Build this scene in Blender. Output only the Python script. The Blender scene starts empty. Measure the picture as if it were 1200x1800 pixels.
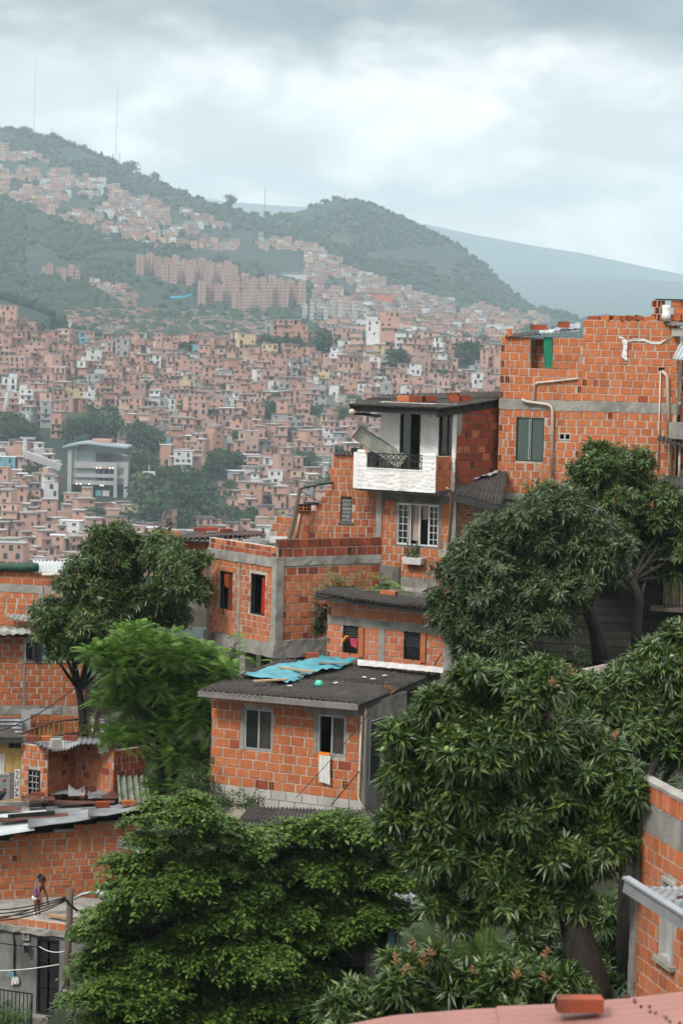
import bpy, math, random
import numpy as np
from mathutils import Vector, Matrix
random.seed(7); RNG = np.random.default_rng(7)
SC = bpy.context.scene
COL = SC.collection
V = Vector
# ------------------------------------------------------------------ camera (85 mm on an upright 24x36 frame)
F = 4250.0                                   # focal length in pixels of the 1200 x 1800 photograph
PITCH = math.atan(300 / F); ROLL = math.radians(1.4)
_r, _u = V((1, 0, 0)), V((0, math.sin(PITCH), math.cos(PITCH)))
FW = V((0, math.cos(PITCH), -math.sin(PITCH)))
RT = _r * math.cos(ROLL) + _u * math.sin(ROLL)
UP = _u * math.cos(ROLL) - _r * math.sin(ROLL)
cam = bpy.data.cameras.new('camera'); co = bpy.data.objects.new('camera', cam); COL.objects.link(co)
co.matrix_world = Matrix((RT, UP, -FW)).transposed().to_4x4()
cam.sensor_fit = 'VERTICAL'; cam.sensor_height = 36; cam.lens = 85
cam.clip_start = .5; cam.clip_end = 30000
cam.dof.use_dof = True; cam.dof.focus_distance = 58; cam.dof.aperture_fstop = 4
SC.camera = co
HAZE_COL = (.68, .86, .97, 1); HAZE_DEN = .000145
def ray(px, py): return (RT * ((px - 600) / F) + UP * ((900 - py) / F) + FW)
def P(px, py, D):                            # the point at depth D (metres along +Y) seen at that pixel of the photo
    d = ray(px, py); return d * (D / d.y)
def proj(v):
    z = v.dot(FW); return 600 + F * v.dot(RT) / z, 900 - F * v.dot(UP) / z
# ------------------------------------------------------------------ sky, sun, exposure
SUN_EL, SUN_AZ = math.radians(46), math.radians(-138)   # azimuth from +Y, clockwise: behind the camera, to its left
sdir = V((math.sin(SUN_AZ) * math.cos(SUN_EL), math.cos(SUN_AZ) * math.cos(SUN_EL), math.sin(SUN_EL)))
W = bpy.data.worlds.new('World'); SC.world = W; W.use_nodes = True
nt = W.node_tree; N = nt.nodes; L = nt.links; N.clear()
def nd(t, **k):
    n = N.new(t)
    for a, b in k.items(): setattr(n, a, b)
    return n
out = nd('ShaderNodeOutputWorld'); bg = nd('ShaderNodeBackground'); bg.inputs[1].default_value = .1
L.new(bg.outputs[0], out.inputs[0])
sky = nd('ShaderNodeTexSky', sky_type='NISHITA', sun_disc=False, sun_elevation=SUN_EL, sun_rotation=SUN_AZ, altitude=1500)
tc = nd('ShaderNodeTexCoord')
def mp(scale, loc=(0, 0, 0)):
    m = nd('ShaderNodeMapping'); m.inputs['Scale'].default_value = scale; m.inputs['Location'].default_value = loc
    L.new(tc.outputs['Generated'], m.inputs[0]); return m.outputs[0]
def noise(vec, s, det=6, rough=.55, dist=0):
    n = nd('ShaderNodeTexNoise'); n.inputs['Scale'].default_value = s; n.inputs['Detail'].default_value = det
    n.inputs['Roughness'].default_value = rough; n.inputs['Distortion'].default_value = dist
    L.new(vec, n.inputs['Vector']); return n.outputs['Fac']
def mth(op, a, b=None, c=None, clamp=False):
    n = nd('ShaderNodeMath', operation=op, use_clamp=clamp)
    for i, x in enumerate((a, b, c)):
        if x is None: continue
        if isinstance(x, (int, float)): n.inputs[i].default_value = x
        else: L.new(x, n.inputs[i])
    return n.outputs[0]
def rng(x, a, b, c, d, smooth=True):
    n = nd('ShaderNodeMapRange', interpolation_type='SMOOTHSTEP' if smooth else 'LINEAR')
    for i, q in enumerate((a, b, c, d)): n.inputs[i + 1].default_value = q
    L.new(x, n.inputs[0]); return n.outputs[0]
def mixc(f, a, b):
    n = nd('ShaderNodeMix', data_type='RGBA')
    if isinstance(f, float): n.inputs[0].default_value = f
    else: L.new(f, n.inputs[0])
    for i, x in ((6, a), (7, b)):
        if isinstance(x, tuple): n.inputs[i].default_value = (*x, 1)
        else: L.new(x, n.inputs[i])
    return n.outputs[2]
sep = nd('ShaderNodeSeparateXYZ'); L.new(tc.outputs['Generated'], sep.inputs[0])
el = sep.outputs[2]
n_big = noise(mp((1, 1, 2.6), (3.1, 0, 1.7)), 8, 7, .55, .2)
n_mid = noise(mp((1, 1, 2.2), (0.4, 2, 5.2)), 19, 8, .62, .4)
n_soft = noise(mp((1, 1, 1.9), (7, 1, 2)), 13, 9, .6, .5)
edge = mth('ADD', el, mth('MULTIPLY', mth('SUBTRACT', n_big, .5), .085))
edge = mth('ADD', edge, mth('MULTIPLY', mth('SUBTRACT', n_mid, .5), .035))
deck = rng(edge, .108, .132, 0, 1)                       # a grey cloud deck over a paler layer near the horizon
pale = mixc(rng(n_soft, .35, .68, 0, 1), (4.5, 4.2, 3.9), (9.2, 8.7, 8.1))
grey = mixc(rng(n_mid, .3, .7, 0, 1), (.3, .28, .26), (1.9, 1.8, 1.7))
high = mixc(rng(el, .16, .85, 0, 1, False), grey, (13, 13, 12.9))   # overcast dome, about three times brighter overhead than at the horizon
cloud = mixc(deck, pale, high)
L.new(mixc(.94, sky.outputs[0], cloud), bg.inputs[0])
sun = bpy.data.lights.new('sun', 'SUN'); so = bpy.data.objects.new('sun', sun); COL.objects.link(so)
sun.energy = 1.5; sun.angle = math.radians(10); sun.color = (1, .95, .88)
so.rotation_euler = (-sdir).to_track_quat('-Z', 'Y').to_euler(); so.location = (0, 0, 60)
SC.view_settings.view_transform = 'Standard'; SC.view_settings.look = 'None'
SC.view_settings.gamma = 1; SC.view_settings.use_curve_mapping = False
SC.view_settings.exposure = 0.86
try:
    SC.cycles.max_bounces = 6; SC.cycles.diffuse_bounces = 3; SC.cycles.volume_bounces = 1
    SC.cycles.transparent_max_bounces = 8; SC.cycles.use_denoising = True; SC.cycles.caustics_reflective = False
except Exception: pass
# ------------------------------------------------------------------ materials
def M(name, c1, c2=None, scale=3., rough=.9, bump=0., bscale=60., rnd=None, island=None, stain=0., stscale=1.2, stcol=(.03, .028, .022),
      spec=.3, trans=0., grooves=0., metal=0., stretch=None, spots=None):
    m = bpy.data.materials.new(name); m.use_nodes = True
    t = m.node_tree; n = t.nodes; l = t.links; b = n['Principled BSDF']
    b.inputs['Roughness'].default_value = rough; b.inputs['Specular IOR Level'].default_value = spec; b.inputs['Metallic'].default_value = metal
    geo = n.new('ShaderNodeNewGeometry'); pos = geo.outputs['Position']
    def ns(s, det=4, st=None):
        x = n.new('ShaderNodeTexNoise'); x.inputs['Scale'].default_value = s; x.inputs['Detail'].default_value = det; x.inputs['Roughness'].default_value = .6
        if st:
            mm = n.new('ShaderNodeMapping'); mm.inputs['Scale'].default_value = st; l.new(pos, mm.inputs[0]); l.new(mm.outputs[0], x.inputs['Vector'])
        else: l.new(pos, x.inputs['Vector'])
        return x.outputs['Fac']
    def ramp(f, stops, const=False):
        r = n.new('ShaderNodeValToRGB'); e = r.color_ramp.elements
        r.color_ramp.interpolation = 'CONSTANT' if const else 'LINEAR'
        while len(e) < len(stops): e.new(.5)
        for q, (p, c) in zip(e, stops): q.position = p; q.color = (*c, 1)
        l.new(f, r.inputs[0]); return r.outputs[0]
    def mix(f, a, c, bt='MIX'):
        x = n.new('ShaderNodeMix'); x.data_type = 'RGBA'; x.blend_type = bt
        if isinstance(f, (int, float)): x.inputs[0].default_value = f
        else: l.new(f, x.inputs[0])
        for i, q in ((6, a), (7, c)):
            if isinstance(q, tuple): x.inputs[i].default_value = (*q, 1)
            else: l.new(q, x.inputs[i])
        return x.outputs[2]
    def mr(f, a, c, lo=0, hi=1):
        x = n.new('ShaderNodeMapRange')
        for i, q in enumerate((a, c, lo, hi)): x.inputs[i + 1].default_value = q
        l.new(f, x.inputs[0]); return x.outputs[0]
    c2 = c2 or tuple(x * .75 for x in c1)
    f = mr(ns(scale, 5, stretch), .3, .7)
    if rnd or island:
        src = n.new('ShaderNodeObjectInfo').outputs['Random'] if rnd else geo.outputs['Random Per Island']
        base = ramp(src, rnd or island)
        col = mix(mix(f, (.45, .45, .45), (0, 0, 0)), base, mix(1., base, tuple(c2), 'MULTIPLY')) if c2[0] > .6 else mix(mr(f, 0, 1, 0, .35), base, c2)
    else: col = mix(f, c1, c2)
    if stain:
        col = mix(mr(ns(stscale, 6, (1, 1, .45)), .52, .72, 0, stain), col, stcol)
    if spots:
        col = mix(mr(ns(spots[0], 5), spots[1], spots[1] + .08, 0, spots[3] if len(spots) > 3 else .8), col, spots[2])
    l.new(col, b.inputs['Base Color'])
    if bump or grooves:
        bn = n.new('ShaderNodeBump'); bn.inputs['Strength'].default_value = bump or .3; bn.inputs['Distance'].default_value = .02
        h = ns(bscale, 6)
        if grooves:
            w = n.new('ShaderNodeTexWave'); w.bands_direction = 'Z'; w.inputs['Scale'].default_value = grooves; w.inputs['Distortion'].default_value = 1.2; w.inputs['Detail'].default_value = 1
            l.new(pos, w.inputs['Vector']); a = n.new('ShaderNodeMath'); a.operation = 'ADD'; l.new(w.outputs['Fac'], a.inputs[0]); l.new(h, a.inputs[1]); h = a.outputs[0]
        l.new(h, bn.inputs['Height']); l.new(bn.outputs[0], b.inputs['Normal'])
    if trans:
        tr = n.new('ShaderNodeBsdfTranslucent'); l.new(mix(.5, col, (.12, .2, .03)), tr.inputs[0])
        ms = n.new('ShaderNodeMixShader'); ms.inputs[0].default_value = trans
        l.new(b.outputs[0], ms.inputs[1]); l.new(tr.outputs[0], ms.inputs[2]); l.new(ms.outputs[0], n['Material Output'].inputs[0])
    return m
R3 = lambda *c: [(i / max(1, len(c) - 1), x) for i, x in enumerate(c)]
BRICK = M('clay brick', (.5, .13, .05), (.26, .07, .032), 6, .85, .35, 90, grooves=22, stain=.42, stscale=1.6,
          rnd=R3((.43, .125, .045), (.52, .155, .055), (.55, .17, .06), (.58, .19, .07), (.54, .165, .058), (.57, .205, .09), (.48, .135, .048)), spots=(9, .59, (.54, .37, .26), .45))
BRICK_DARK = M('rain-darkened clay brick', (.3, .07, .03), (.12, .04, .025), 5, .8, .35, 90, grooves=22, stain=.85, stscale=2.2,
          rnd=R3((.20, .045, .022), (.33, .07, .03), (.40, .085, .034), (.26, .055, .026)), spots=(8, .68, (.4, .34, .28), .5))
BRICK_PALE = M('dusty clay brick', (.55, .2, .1), (.42, .22, .14), 5, .9, .3, 90, grooves=22, stain=.25,
          rnd=R3((.48, .125, .055), (.56, .16, .07), (.60, .20, .095), (.52, .14, .06)), spots=(5, .62, (.52, .42, .34), .55))
VOID = M('cavity shade and eye black', (.025, .012, .009), rough=1)  # shade inside hollow cells given as near-black colour; eyes and mouth use it too
MORTAR = M('cement mortar', (.54, .47, .39), (.33, .28, .23), 7, .95, .8, 30, stain=.6)
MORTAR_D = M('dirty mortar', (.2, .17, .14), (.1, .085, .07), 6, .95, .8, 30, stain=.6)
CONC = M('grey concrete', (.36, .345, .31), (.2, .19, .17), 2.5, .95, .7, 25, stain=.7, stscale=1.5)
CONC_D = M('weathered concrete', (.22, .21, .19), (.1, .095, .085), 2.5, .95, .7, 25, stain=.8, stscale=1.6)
BLOCK = M('grey cement block', (.46, .44, .40), (.3, .285, .26), 4, .95, .5, 50, rnd=R3((.40, .38, .34), (.52, .50, .46), (.46, .44, .40)), stain=.4)
WHITE = M('white painted stucco', (.80, .80, .78), (.66, .66, .64), 3, .8, .35, 22, stain=.35, stscale=2.5, stcol=(.3, .29, .27))
RENDERED = M('grey render', (.26, .26, .25), (.15, .15, .145), 2, .9, .3, 30, stain=.7, stscale=1.0)
BEIGE = M('beige plaster', (.42, .36, .28), (.3, .26, .2), 2, .9, .2, 30, stain=.4)
YELLOW = M('yellow painted plaster', (.72, .52, .17), (.58, .40, .14), 2, .85, .2, 30, stain=.6, stscale=2.2)
FIBRO = M('old fibre-cement sheet', (.085, .075, .066), (.035, .032, .029), 3.5, .9, .4, 40, stain=.6, stscale=2, spots=(9, .68, (.26, .24, .21), .6))
FIBRO_L = M('pale fibre-cement sheet', (.36, .37, .33), (.16, .17, .14), 3, .9, .3, 40, stain=.7, stscale=3)
ZINC = M('galvanised sheet', (.36, .38, .40), (.2, .21, .22), 2.2, .5, .15, 20, metal=.35, spec=.5, stain=.3)
ZINC_L = M('bright zinc sheet', (.55, .57, .58), (.36, .38, .40), 2.2, .45, .1, 20, metal=.25, spec=.5, stain=.2)
RUST = M('rusted sheet', (.16, .065, .04), (.07, .035, .03), 3, .8, .3, 30, stain=.5, spots=(3, .62, (.3, .28, .27), .7))
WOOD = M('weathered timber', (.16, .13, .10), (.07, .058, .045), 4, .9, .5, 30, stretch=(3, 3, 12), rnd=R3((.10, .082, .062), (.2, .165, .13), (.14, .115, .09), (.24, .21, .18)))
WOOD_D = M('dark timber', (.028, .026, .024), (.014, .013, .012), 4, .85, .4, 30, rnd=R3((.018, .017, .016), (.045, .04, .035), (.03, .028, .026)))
WOOD_Y = M('ochre painted timber', (.45, .24, .05), (.22, .1, .03), 5, .8, .3, 30)
PLANK = M('bare plank', (.42, .28, .17), (.28, .18, .11), 6, .85, .3, 40)
BLACK = M('black painted metal', (.012, .014, .014), (.025, .025, .024), 4, .55, .1, 30)
FASCIA = M('dark fascia board', (.02, .024, .024), (.05, .05, .048), 4, .7, .2, 30)
STEEL = M('grey aluminium', (.42, .43, .43), (.3, .31, .31), 4, .5, .05, 30, metal=.3)
WPAINT = M('white window paint', (.75, .75, .73), (.6, .6, .58), 5, .6)
GLASS = M('dark window glass', (.012, .018, .018), (.022, .03, .03), 2, .12, spec=.6)
GLASS_G = M('green-grey window glass', (.03, .06, .052), (.045, .08, .068), 1.5, .15, spec=.6)
GLASS_B = M('brownish window glass', (.075, .066, .055), (.04, .036, .032), 2.5, .18, spec=.6)
PVC = M('cream pvc pipe', (.58, .47, .36), (.46, .37, .29), 3, .5, stain=.3)
PVC_W = M('pale pvc pipe', (.62, .56, .48), (.5, .44, .37), 3, .5, stain=.3)
PIPE_O = M('tan pipe', (.5, .28, .17), (.4, .22, .13), 3, .5)
CABLE = M('black cable', (.008, .008, .008), rough=.6)
TARP = M('turquoise tarpaulin', (.07, .31, .36), (.045, .21, .26), 3, .45, .2, 20, spec=.4, stain=.25)
GREEN_T = M('green cloth', (.02, .22, .12), (.015, .14, .08), 5, .8, .3, 30)
GREEN_D = M('dark green plastic', (.012, .06, .032), (.008, .035, .02), 5, .6, .4, 15)
REDC = M('red curtain', (.42, .03, .02), (.25, .018, .012), 6, .9)
ORANGE = M('orange cloth', (.85, .28, .03), (.7, .2, .02), 6, .9)
CLOTH = M('white cloth', (.75, .74, .72), (.6, .59, .57), 8, .95, .3, 60)
CURT = M('pale curtain', (.5, .40, .36), (.36, .28, .25), 8, .95)
BARK = M('grey bark', (.04, .033, .026), (.016, .014, .011), 8, .95, .9, 25, stretch=(1, 1, .3))
SOIL = M('bare soil', (.1, .075, .05), (.04, .04, .02), .8, 1, .6, 8)
ROOF_P = M('faded red metal roofing', (.30, .145, .12), (.22, .10, .085), 1.2, .55, .05, 30, spec=.4, stain=.15)
TERRA = M('terracotta board', (.48, .17, .07), (.38, .12, .05), 5, .9)
def leafm(name, *cols, rough=.42, trans=.2, spec=.45):
    return M(name, cols[0], tuple(x * .6 for x in cols[0]), 2, rough, island=R3(*cols), trans=trans, spec=spec)
# ------------------------------------------------------------------ mesh helpers
def fast_mesh(name, v, polys, mats, smooth=False, midx=None):
    """polys: one (n,3) or (n,4) integer array, or a list of tuples"""
    me = bpy.data.meshes.new(name)
    if isinstance(polys, np.ndarray):
        v = np.asarray(v, dtype=np.float32); k = polys.shape[1]; n = len(polys)
        me.vertices.add(len(v)); me.vertices.foreach_set('co', v.ravel())
        me.loops.add(n * k); me.loops.foreach_set('vertex_index', polys.astype(np.int32).ravel())
        me.polygons.add(n); me.polygons.foreach_set('loop_start', np.arange(0, n * k, k, dtype=np.int32))
        me.polygons.foreach_set('loop_total', np.full(n, k, dtype=np.int32))
        me.update(calc_edges=True)
    else:
        me.from_pydata([tuple(q) for q in v], [], polys)
    for m in (mats if isinstance(mats, (list, tuple)) else [mats]): me.materials.append(m)
    if midx is not None: me.polygons.foreach_set('material_index', np.asarray(midx, dtype=np.int32))
    if smooth: me.polygons.foreach_set('use_smooth', np.ones(len(me.polygons), dtype=bool))
    me.update(); return me
def link(name, me, parent=None, mat=None):
    o = bpy.data.objects.new(name, me); COL.objects.link(o)
    if mat is not None: o.matrix_world = mat
    if parent is not None:
        o.parent = parent; o.matrix_parent_inverse = PINV.get(parent.name, Matrix())
    return o
PINV = {}
def tag(o, label=None, cat=None, group=None, kind=None):
    if label: o['label'] = label
    if cat: o['category'] = cat
    if group: o['group'] = group
    if kind: o['kind'] = kind
    return o
def thing(name, loc, label, cat, group=None):
    o = bpy.data.objects.new(name, None); COL.objects.link(o); o.location = loc; o.empty_display_size = .2
    PINV[o.name] = Matrix.Translation(-V(loc))
    return tag(o, label, cat, group)
class MB:
    def __init__(s): s.v = []; s.f = []; s.m = []; s.mats = []; s.cur = 0
    def mat(s, m):
        if m not in s.mats: s.mats.append(m)
        s.cur = s.mats.index(m); return s
    def face(s, *idx): s.f.append(tuple(idx)); s.m.append(s.cur)
    def poly(s, pts):
        b = len(s.v); s.v += [V(p) for p in pts]; s.face(*range(b, b + len(pts))); return s
    def hexa(s, p):                                # 8 corners: bottom ring 0-3, top ring 4-7
        b = len(s.v); s.v += [V(q) for q in p]
        for q in ((0, 3, 2, 1), (4, 5, 6, 7), (0, 1, 5, 4), (1, 2, 6, 5), (2, 3, 7, 6), (3, 0, 4, 7)): s.face(*(b + i for i in q))
        return s
    def box(s, c, d, rz=0, ax=None):
        c = V(c); x, y, z = ax or (V((math.cos(rz), math.sin(rz), 0)), V((-math.sin(rz), math.cos(rz), 0)), V((0, 0, 1)))
        h = [e / 2 for e in d]
        return s.hexa([c + x * (a * h[0]) + y * (b * h[1]) + z * (e * h[2]) for e in (-1, 1) for a, b in ((-1, -1), (1, -1), (1, 1), (-1, 1))])
    def bar(s, a, b, w, h=None):                   # box beam from a to b
        a, b = V(a), V(b); d = (b - a); x = d.normalized(); y = x.cross(V((0, 0, 1)))
        y = y.normalized() if y.length > 1e-4 else V((1, 0, 0)); z = x.cross(y)
        return s.box((a + b) / 2, (d.length, w, h or w), ax=(x, y, z))
    def tube(s, pts, r, n=8, cap=True):
        pts = [V(p) for p in pts]; rr = r if isinstance(r, (list, tuple)) else [r] * len(pts); b = len(s.v)
        ref = V((.31, .22, .93))
        for i, p in enumerate(pts):
            t = (pts[min(i + 1, len(pts) - 1)] - pts[max(i - 1, 0)]).normalized()
            x = t.cross(ref)
            if x.length < .05: x = t.cross(V((1, 0, 0)))
            x.normalize(); y = t.cross(x)
            s.v += [p + (x * math.cos(2 * math.pi * k / n) + y * math.sin(2 * math.pi * k / n)) * rr[i] for k in range(n)]
        for i in range(len(pts) - 1):
            for k in range(n):
                q = (k + 1) % n; s.face(b + i * n + k, b + i * n + q, b + (i + 1) * n + q, b + (i + 1) * n + k)
        if cap:
            s.face(*range(b + n - 1, b - 1, -1)); e = b + (len(pts) - 1) * n; s.face(*range(e, e + n))
        return s
    def ball(s, c, r, n=8, sq=1.0):
        c = V(c); b = len(s.v); m = n // 2
        for i in range(m + 1):
            a = math.pi * i / m
            for k in range(n):
                t = 2 * math.pi * k / n; s.v.append(c + V((math.sin(a) * math.cos(t) * r, math.sin(a) * math.sin(t) * r, math.cos(a) * r * sq)))
        for i in range(m):
            for k in range(n):
                q = (k + 1) % n; s.face(b + i * n + k, b + (i + 1) * n + k, b + (i + 1) * n + q, b + i * n + q)
        return s
    def grid(s, fn, nu, nv):                        # fn(u, v) -> point
        b = len(s.v); s.v += [V(fn(i / nu, j / nv)) for j in range(nv + 1) for i in range(nu + 1)]
        for j in range(nv):
            for i in range(nu):
                q = b + j * (nu + 1) + i; s.face(q, q + 1, q + nu + 2, q + nu + 1)
        return s
    def build(s, name, parent=None, mat=None, smooth=False):
        return link(name, fast_mesh(name, s.v, s.f, s.mats, smooth, s.m), parent, mat)
# ------------------------------------------------------------------ far terrain: elevation tangent as a function of azimuth and depth
COLS = [-500, -200, 0, 70, 140, 220, 300, 400, 470, 530, 590, 640, 700, 760, 800, 850, 900, 940, 1020, 1200, 1500, 1900]
DEPS = [95, 300, 680, 760, 850, 950, 1050, 1150, 1230, 1350, 1450, 1600, 1750, 2100, 2500, 3000, 3300, 3600, 4800, 7500, 10000, 10500]
TAB = {
 -500: (570, 515, 560, 600, 540, 430, 320, 218, 215), -200: (572, 517, 560, 600, 540, 430, 322, 222, 222),
 0: (572, 524, 560, 602, 548, 440, 330, 232, 240), 70: (590, 548, 565, 604, 556, 452, 345, 246, 256), 140: (606, 588, 590, 606, 562, 464, 360, 264, 280),
 220: (610, 612, 620, 608, 572, 480, 382, 293, 315), 300: (612, 620, 620, 610, 580, 498, 412, 330, 350), 400: (610, 622, 622, 612, 588, 516, 440, 366, 385),
 470: (602, 622, 622, 612, 592, 530, 462, 392, 382), 530: (606, 622, 622, 614, 594, 538, 478, 400, 366), 590: (612, 624, 622, 614, 595, 548, 494, 406, 344),
 640: (612, 626, 624, 616, 597, 558, 508, 424, 352), 700: (612, 628, 624, 616, 598, 572, 528, 448, 378), 760: (614, 628, 624, 617, 600, 580, 545, 474, 404),
 800: (616, 630, 624, 618, 601, 584, 552, 490, 428), 850: (618, 630, 625, 618, 602, 588, 563, 512, 466), 900: (622, 632, 626, 619, 603, 591, 570, 538, 516),
 940: (626, 634, 628, 620, 604, 593, 578, 556, 545), 1020: (634, 640, 630, 622, 606, 597, 588, 574, 566), 1200: (644, 646, 634, 624, 610, 604, 598, 594, 590),
 1500: (650, 650, 640, 630, 620, 614, 608, 604, 602), 1900: (650, 650, 640, 630, 620, 614, 608, 604, 602)}
FARM = {-500: 338, -200: 335, 0: 335, 300: 334, 420: 350, 590: 360, 640: 368, 760: 392, 850: 412, 940: 434, 1020: 450, 1200: 492, 1500: 550, 1900: 570}
TA, TE = [], []
for c in COLS:
    t = TAB[c]; crest = t[0]
    fm = np.interp(c, sorted(FARM), [FARM[k] for k in sorted(FARM)])
    pys = [1900, 1290, 1045, 1005, 905, 800, crest + (800 - crest) * .46, crest, crest + 22, t[1], t[2], t[3], t[4], t[5], t[6], t[7], t[8], 585, 600, 500, fm, fm + 30]
    pys[4] = min(pys[4], pys[3] - 5)
    col = []
    for D, py in zip(DEPS, pys):
        v = P(c, py, 1.0); col.append(v.z)
    TA.append(P(c, 600, 1.0).x); TE.append(col)
TA = np.array(TA); TE = np.array(TE); DEPA = np.array(DEPS, float)
NA, ND = 240, 300
GA = np.linspace(TA[0], TA[-1], NA); GD = np.exp(np.linspace(math.log(95), math.log(10500), ND))
G1 = np.array([[np.interp(d, DEPA, TE[i]) for d in GD] for i in range(len(TA))])
GE = np.array([np.interp(GA, TA, G1[:, j]) for j in range(ND)])          # [depth, azimuth]
def vnoise(x, y, s, seed):
    r = np.random.default_rng(seed).random((256, 256)); x = x / s; y = y / s
    xi = np.floor(x).astype(int); yi = np.floor(y).astype(int); fx = x - xi; fy = y - yi; fx = fx * fx * (3 - 2 * fx); fy = fy * fy * (3 - 2 * fy)
    g = lambda a, b: r[a % 256, b % 256]
    return (g(xi, yi) * (1 - fx) + g(xi + 1, yi) * fx) * (1 - fy) + (g(xi, yi + 1) * (1 - fx) + g(xi + 1, yi + 1) * fx) * fy - .5
DD, AA = np.meshgrid(GD, GA, indexing='ij')
rel = vnoise(AA * DD, DD, 130, 3) * 22 + vnoise(AA * DD, DD, 45, 4) * 7
amp = np.clip((DD - 1300) / 500, 0, 1) * np.clip((3100 - DD) / 250, .15, 1)
GZ = GE * DD + rel * amp + np.where(DD > 7600, vnoise(AA * DD, DD, 500, 9) * 60, 0)
def zfar(x, y):
    a = np.clip((np.asarray(x) / y - GA[0]) / (GA[1] - GA[0]), 0, NA - 1.001); d = np.clip((np.log(y) - math.log(95)) / (math.log(10500 / 95)) * (ND - 1), 0, ND - 1.001)
    i = a.astype(int); j = d.astype(int) if hasattr(d, 'astype') else int(d); fa = a - i; fd = d - j
    return (GZ[j, i] * (1 - fa) + GZ[j, i + 1] * fa) * (1 - fd) + (GZ[j + 1, i] * (1 - fa) + GZ[j + 1, i + 1] * fa) * fd
def on_far(px, py, d0=700, d1=3700):
    """where the camera ray through a pixel meets the far terrain"""
    r = ray(px, py); a = r.x / r.y; e = r.z / r.y
    ds = np.linspace(d0, d1, 500); h = zfar(a * ds, ds) / ds
    k = np.nonzero(h >= e)[0]
    if not len(k): return None
    D = ds[k[0]]; return V((a * D, D, float(zfar(np.array(a * D), np.array(D)))))
HILL = M('wooded hillside', (.02, .036, .02), (.011, .023, .014), .03, 1, .8, .2, spots=(.012, .58, (.075, .08, .038), .6))
v = np.stack([AA * DD, DD, GZ], -1).reshape(-1, 3)
ii = np.arange((ND - 1) * NA).reshape(ND - 1, NA)[:, :-1].ravel()
link('hills', fast_mesh('hills', v, np.stack([ii, ii + 1, ii + NA + 1, ii + NA], 1), HILL, True))['kind'] = 'structure'
# ------------------------------------------------------------------ the far city
FB = R3((.38, .20, .142), (.46, .25, .182), (.51, .30, .225), (.41, .24, .185), (.56, .38, .30), (.47, .265, .2), (.40, .26, .215))
CB_O = M('far house brick', (.4, .16, .1), (.34, .2, .15), .5, .95, rnd=FB)
CB_I = M('far house brick mass', (.4, .16, .1), (.34, .2, .15), .5, .95, island=FB)
CW = M('far white paint', (.66, .66, .64), (.5, .5, .48), .6, .9)
CG = M('far grey render', (.34, .33, .32), (.24, .24, .23), .6, .9)
CBL = M('far blue paint', (.16, .36, .42), (.12, .27, .32), .6, .9)
CY = M('far cream paint', (.56, .42, .25), (.45, .34, .2), .6, .9)
FWIN = M('far window', (.02, .022, .025), (.04, .045, .05), 1, .4)
FSLAB = M('far slab', (.30, .27, .25), (.2, .18, .165), .7, .95)
FROOFS = [FSLAB, M('far tin roof', (.36, .37, .38), (.22, .2, .2), .4, .7), M('far rusty roof', (.2, .12, .09), (.12, .085, .07), .4, .9), M('far dark roof', (.09, .085, .08), (.05, .05, .05), .4, .9), M('far pale roof', (.6, .62, .63), (.45, .46, .47), .4, .6)]
ROOFW = ['flat concrete roof', 'grey tin roof', 'rusty tin roof', 'dark sheet roof', 'pale tin roof']
def ground_z(px, py): return on_far(px, py)
def in_city_view(px, py):
    return not (px > 915 or (px > 690 and py > 770) or (px > 640 and py > 850) or (px > 540 and py > 960) or py > 1020 or px < -45)
def zone(px, py):                                       # places kept free of houses: station, tree belts, green slopes
    if 92 < px < 250 and 786 < py < 905: return True
    if 232 < px < 390 and 828 < py < 935: return True
    if 105 < px < 205 and 725 < py < 792: return True
    if 232 < px < 285 and 766 < py < 830: return True
    if 40 < px < 100 and 750 < py < 805: return True
    if -50 < px < 40 and 735 < py < 790: return True
    if 360 < px < 430 and 800 < py < 850: return True
    for cx, cy, r in ((505, 625, 38), (575, 622, 26), (90, 590, 30), (815, 640, 24), (700, 655, 20), (640, 735, 16), (470, 735, 18), (420, 930, 24), (525, 830, 18)):
        if ((px - cx) / r) ** 2 + ((py - cy) / (r * .45)) ** 2 < 1: return True
    return False
rr = random.Random(21)
specs = []
D = 748.0
while D < 1165:
    x0 = P(-60, 700, D).x; x1 = P(920, 700, D).x; x = x0 + rr.uniform(0, 5)
    while x < x1:
        w = rr.choice((3.6, 4.2, 4.8, 5.4, 6, 7.4)) * rr.uniform(.92, 1.08)
        y = D + rr.uniform(-4, 4); z = float(zfar(np.array(x + w / 2), np.array(y))); px, py = proj(V((x + w / 2, y, z)))
        if in_city_view(px, py) and not zone(px, py) and rr.random() > .06:
            n = rr.choices((1, 2, 3, 4), (.22, .47, .25, .06))[0]
            if D > 1135: n = min(n, 3)
            specs.append(dict(x=x + w / 2, y=y, z=z, w=w, d=rr.uniform(4.5, 7), n=n, rz=rr.gauss(0, .2) + (.25 if rr.random() < .3 else 0), px=px, py=py))
        x += w * rr.uniform(.86, 1.12)
    D += 9.2
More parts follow.
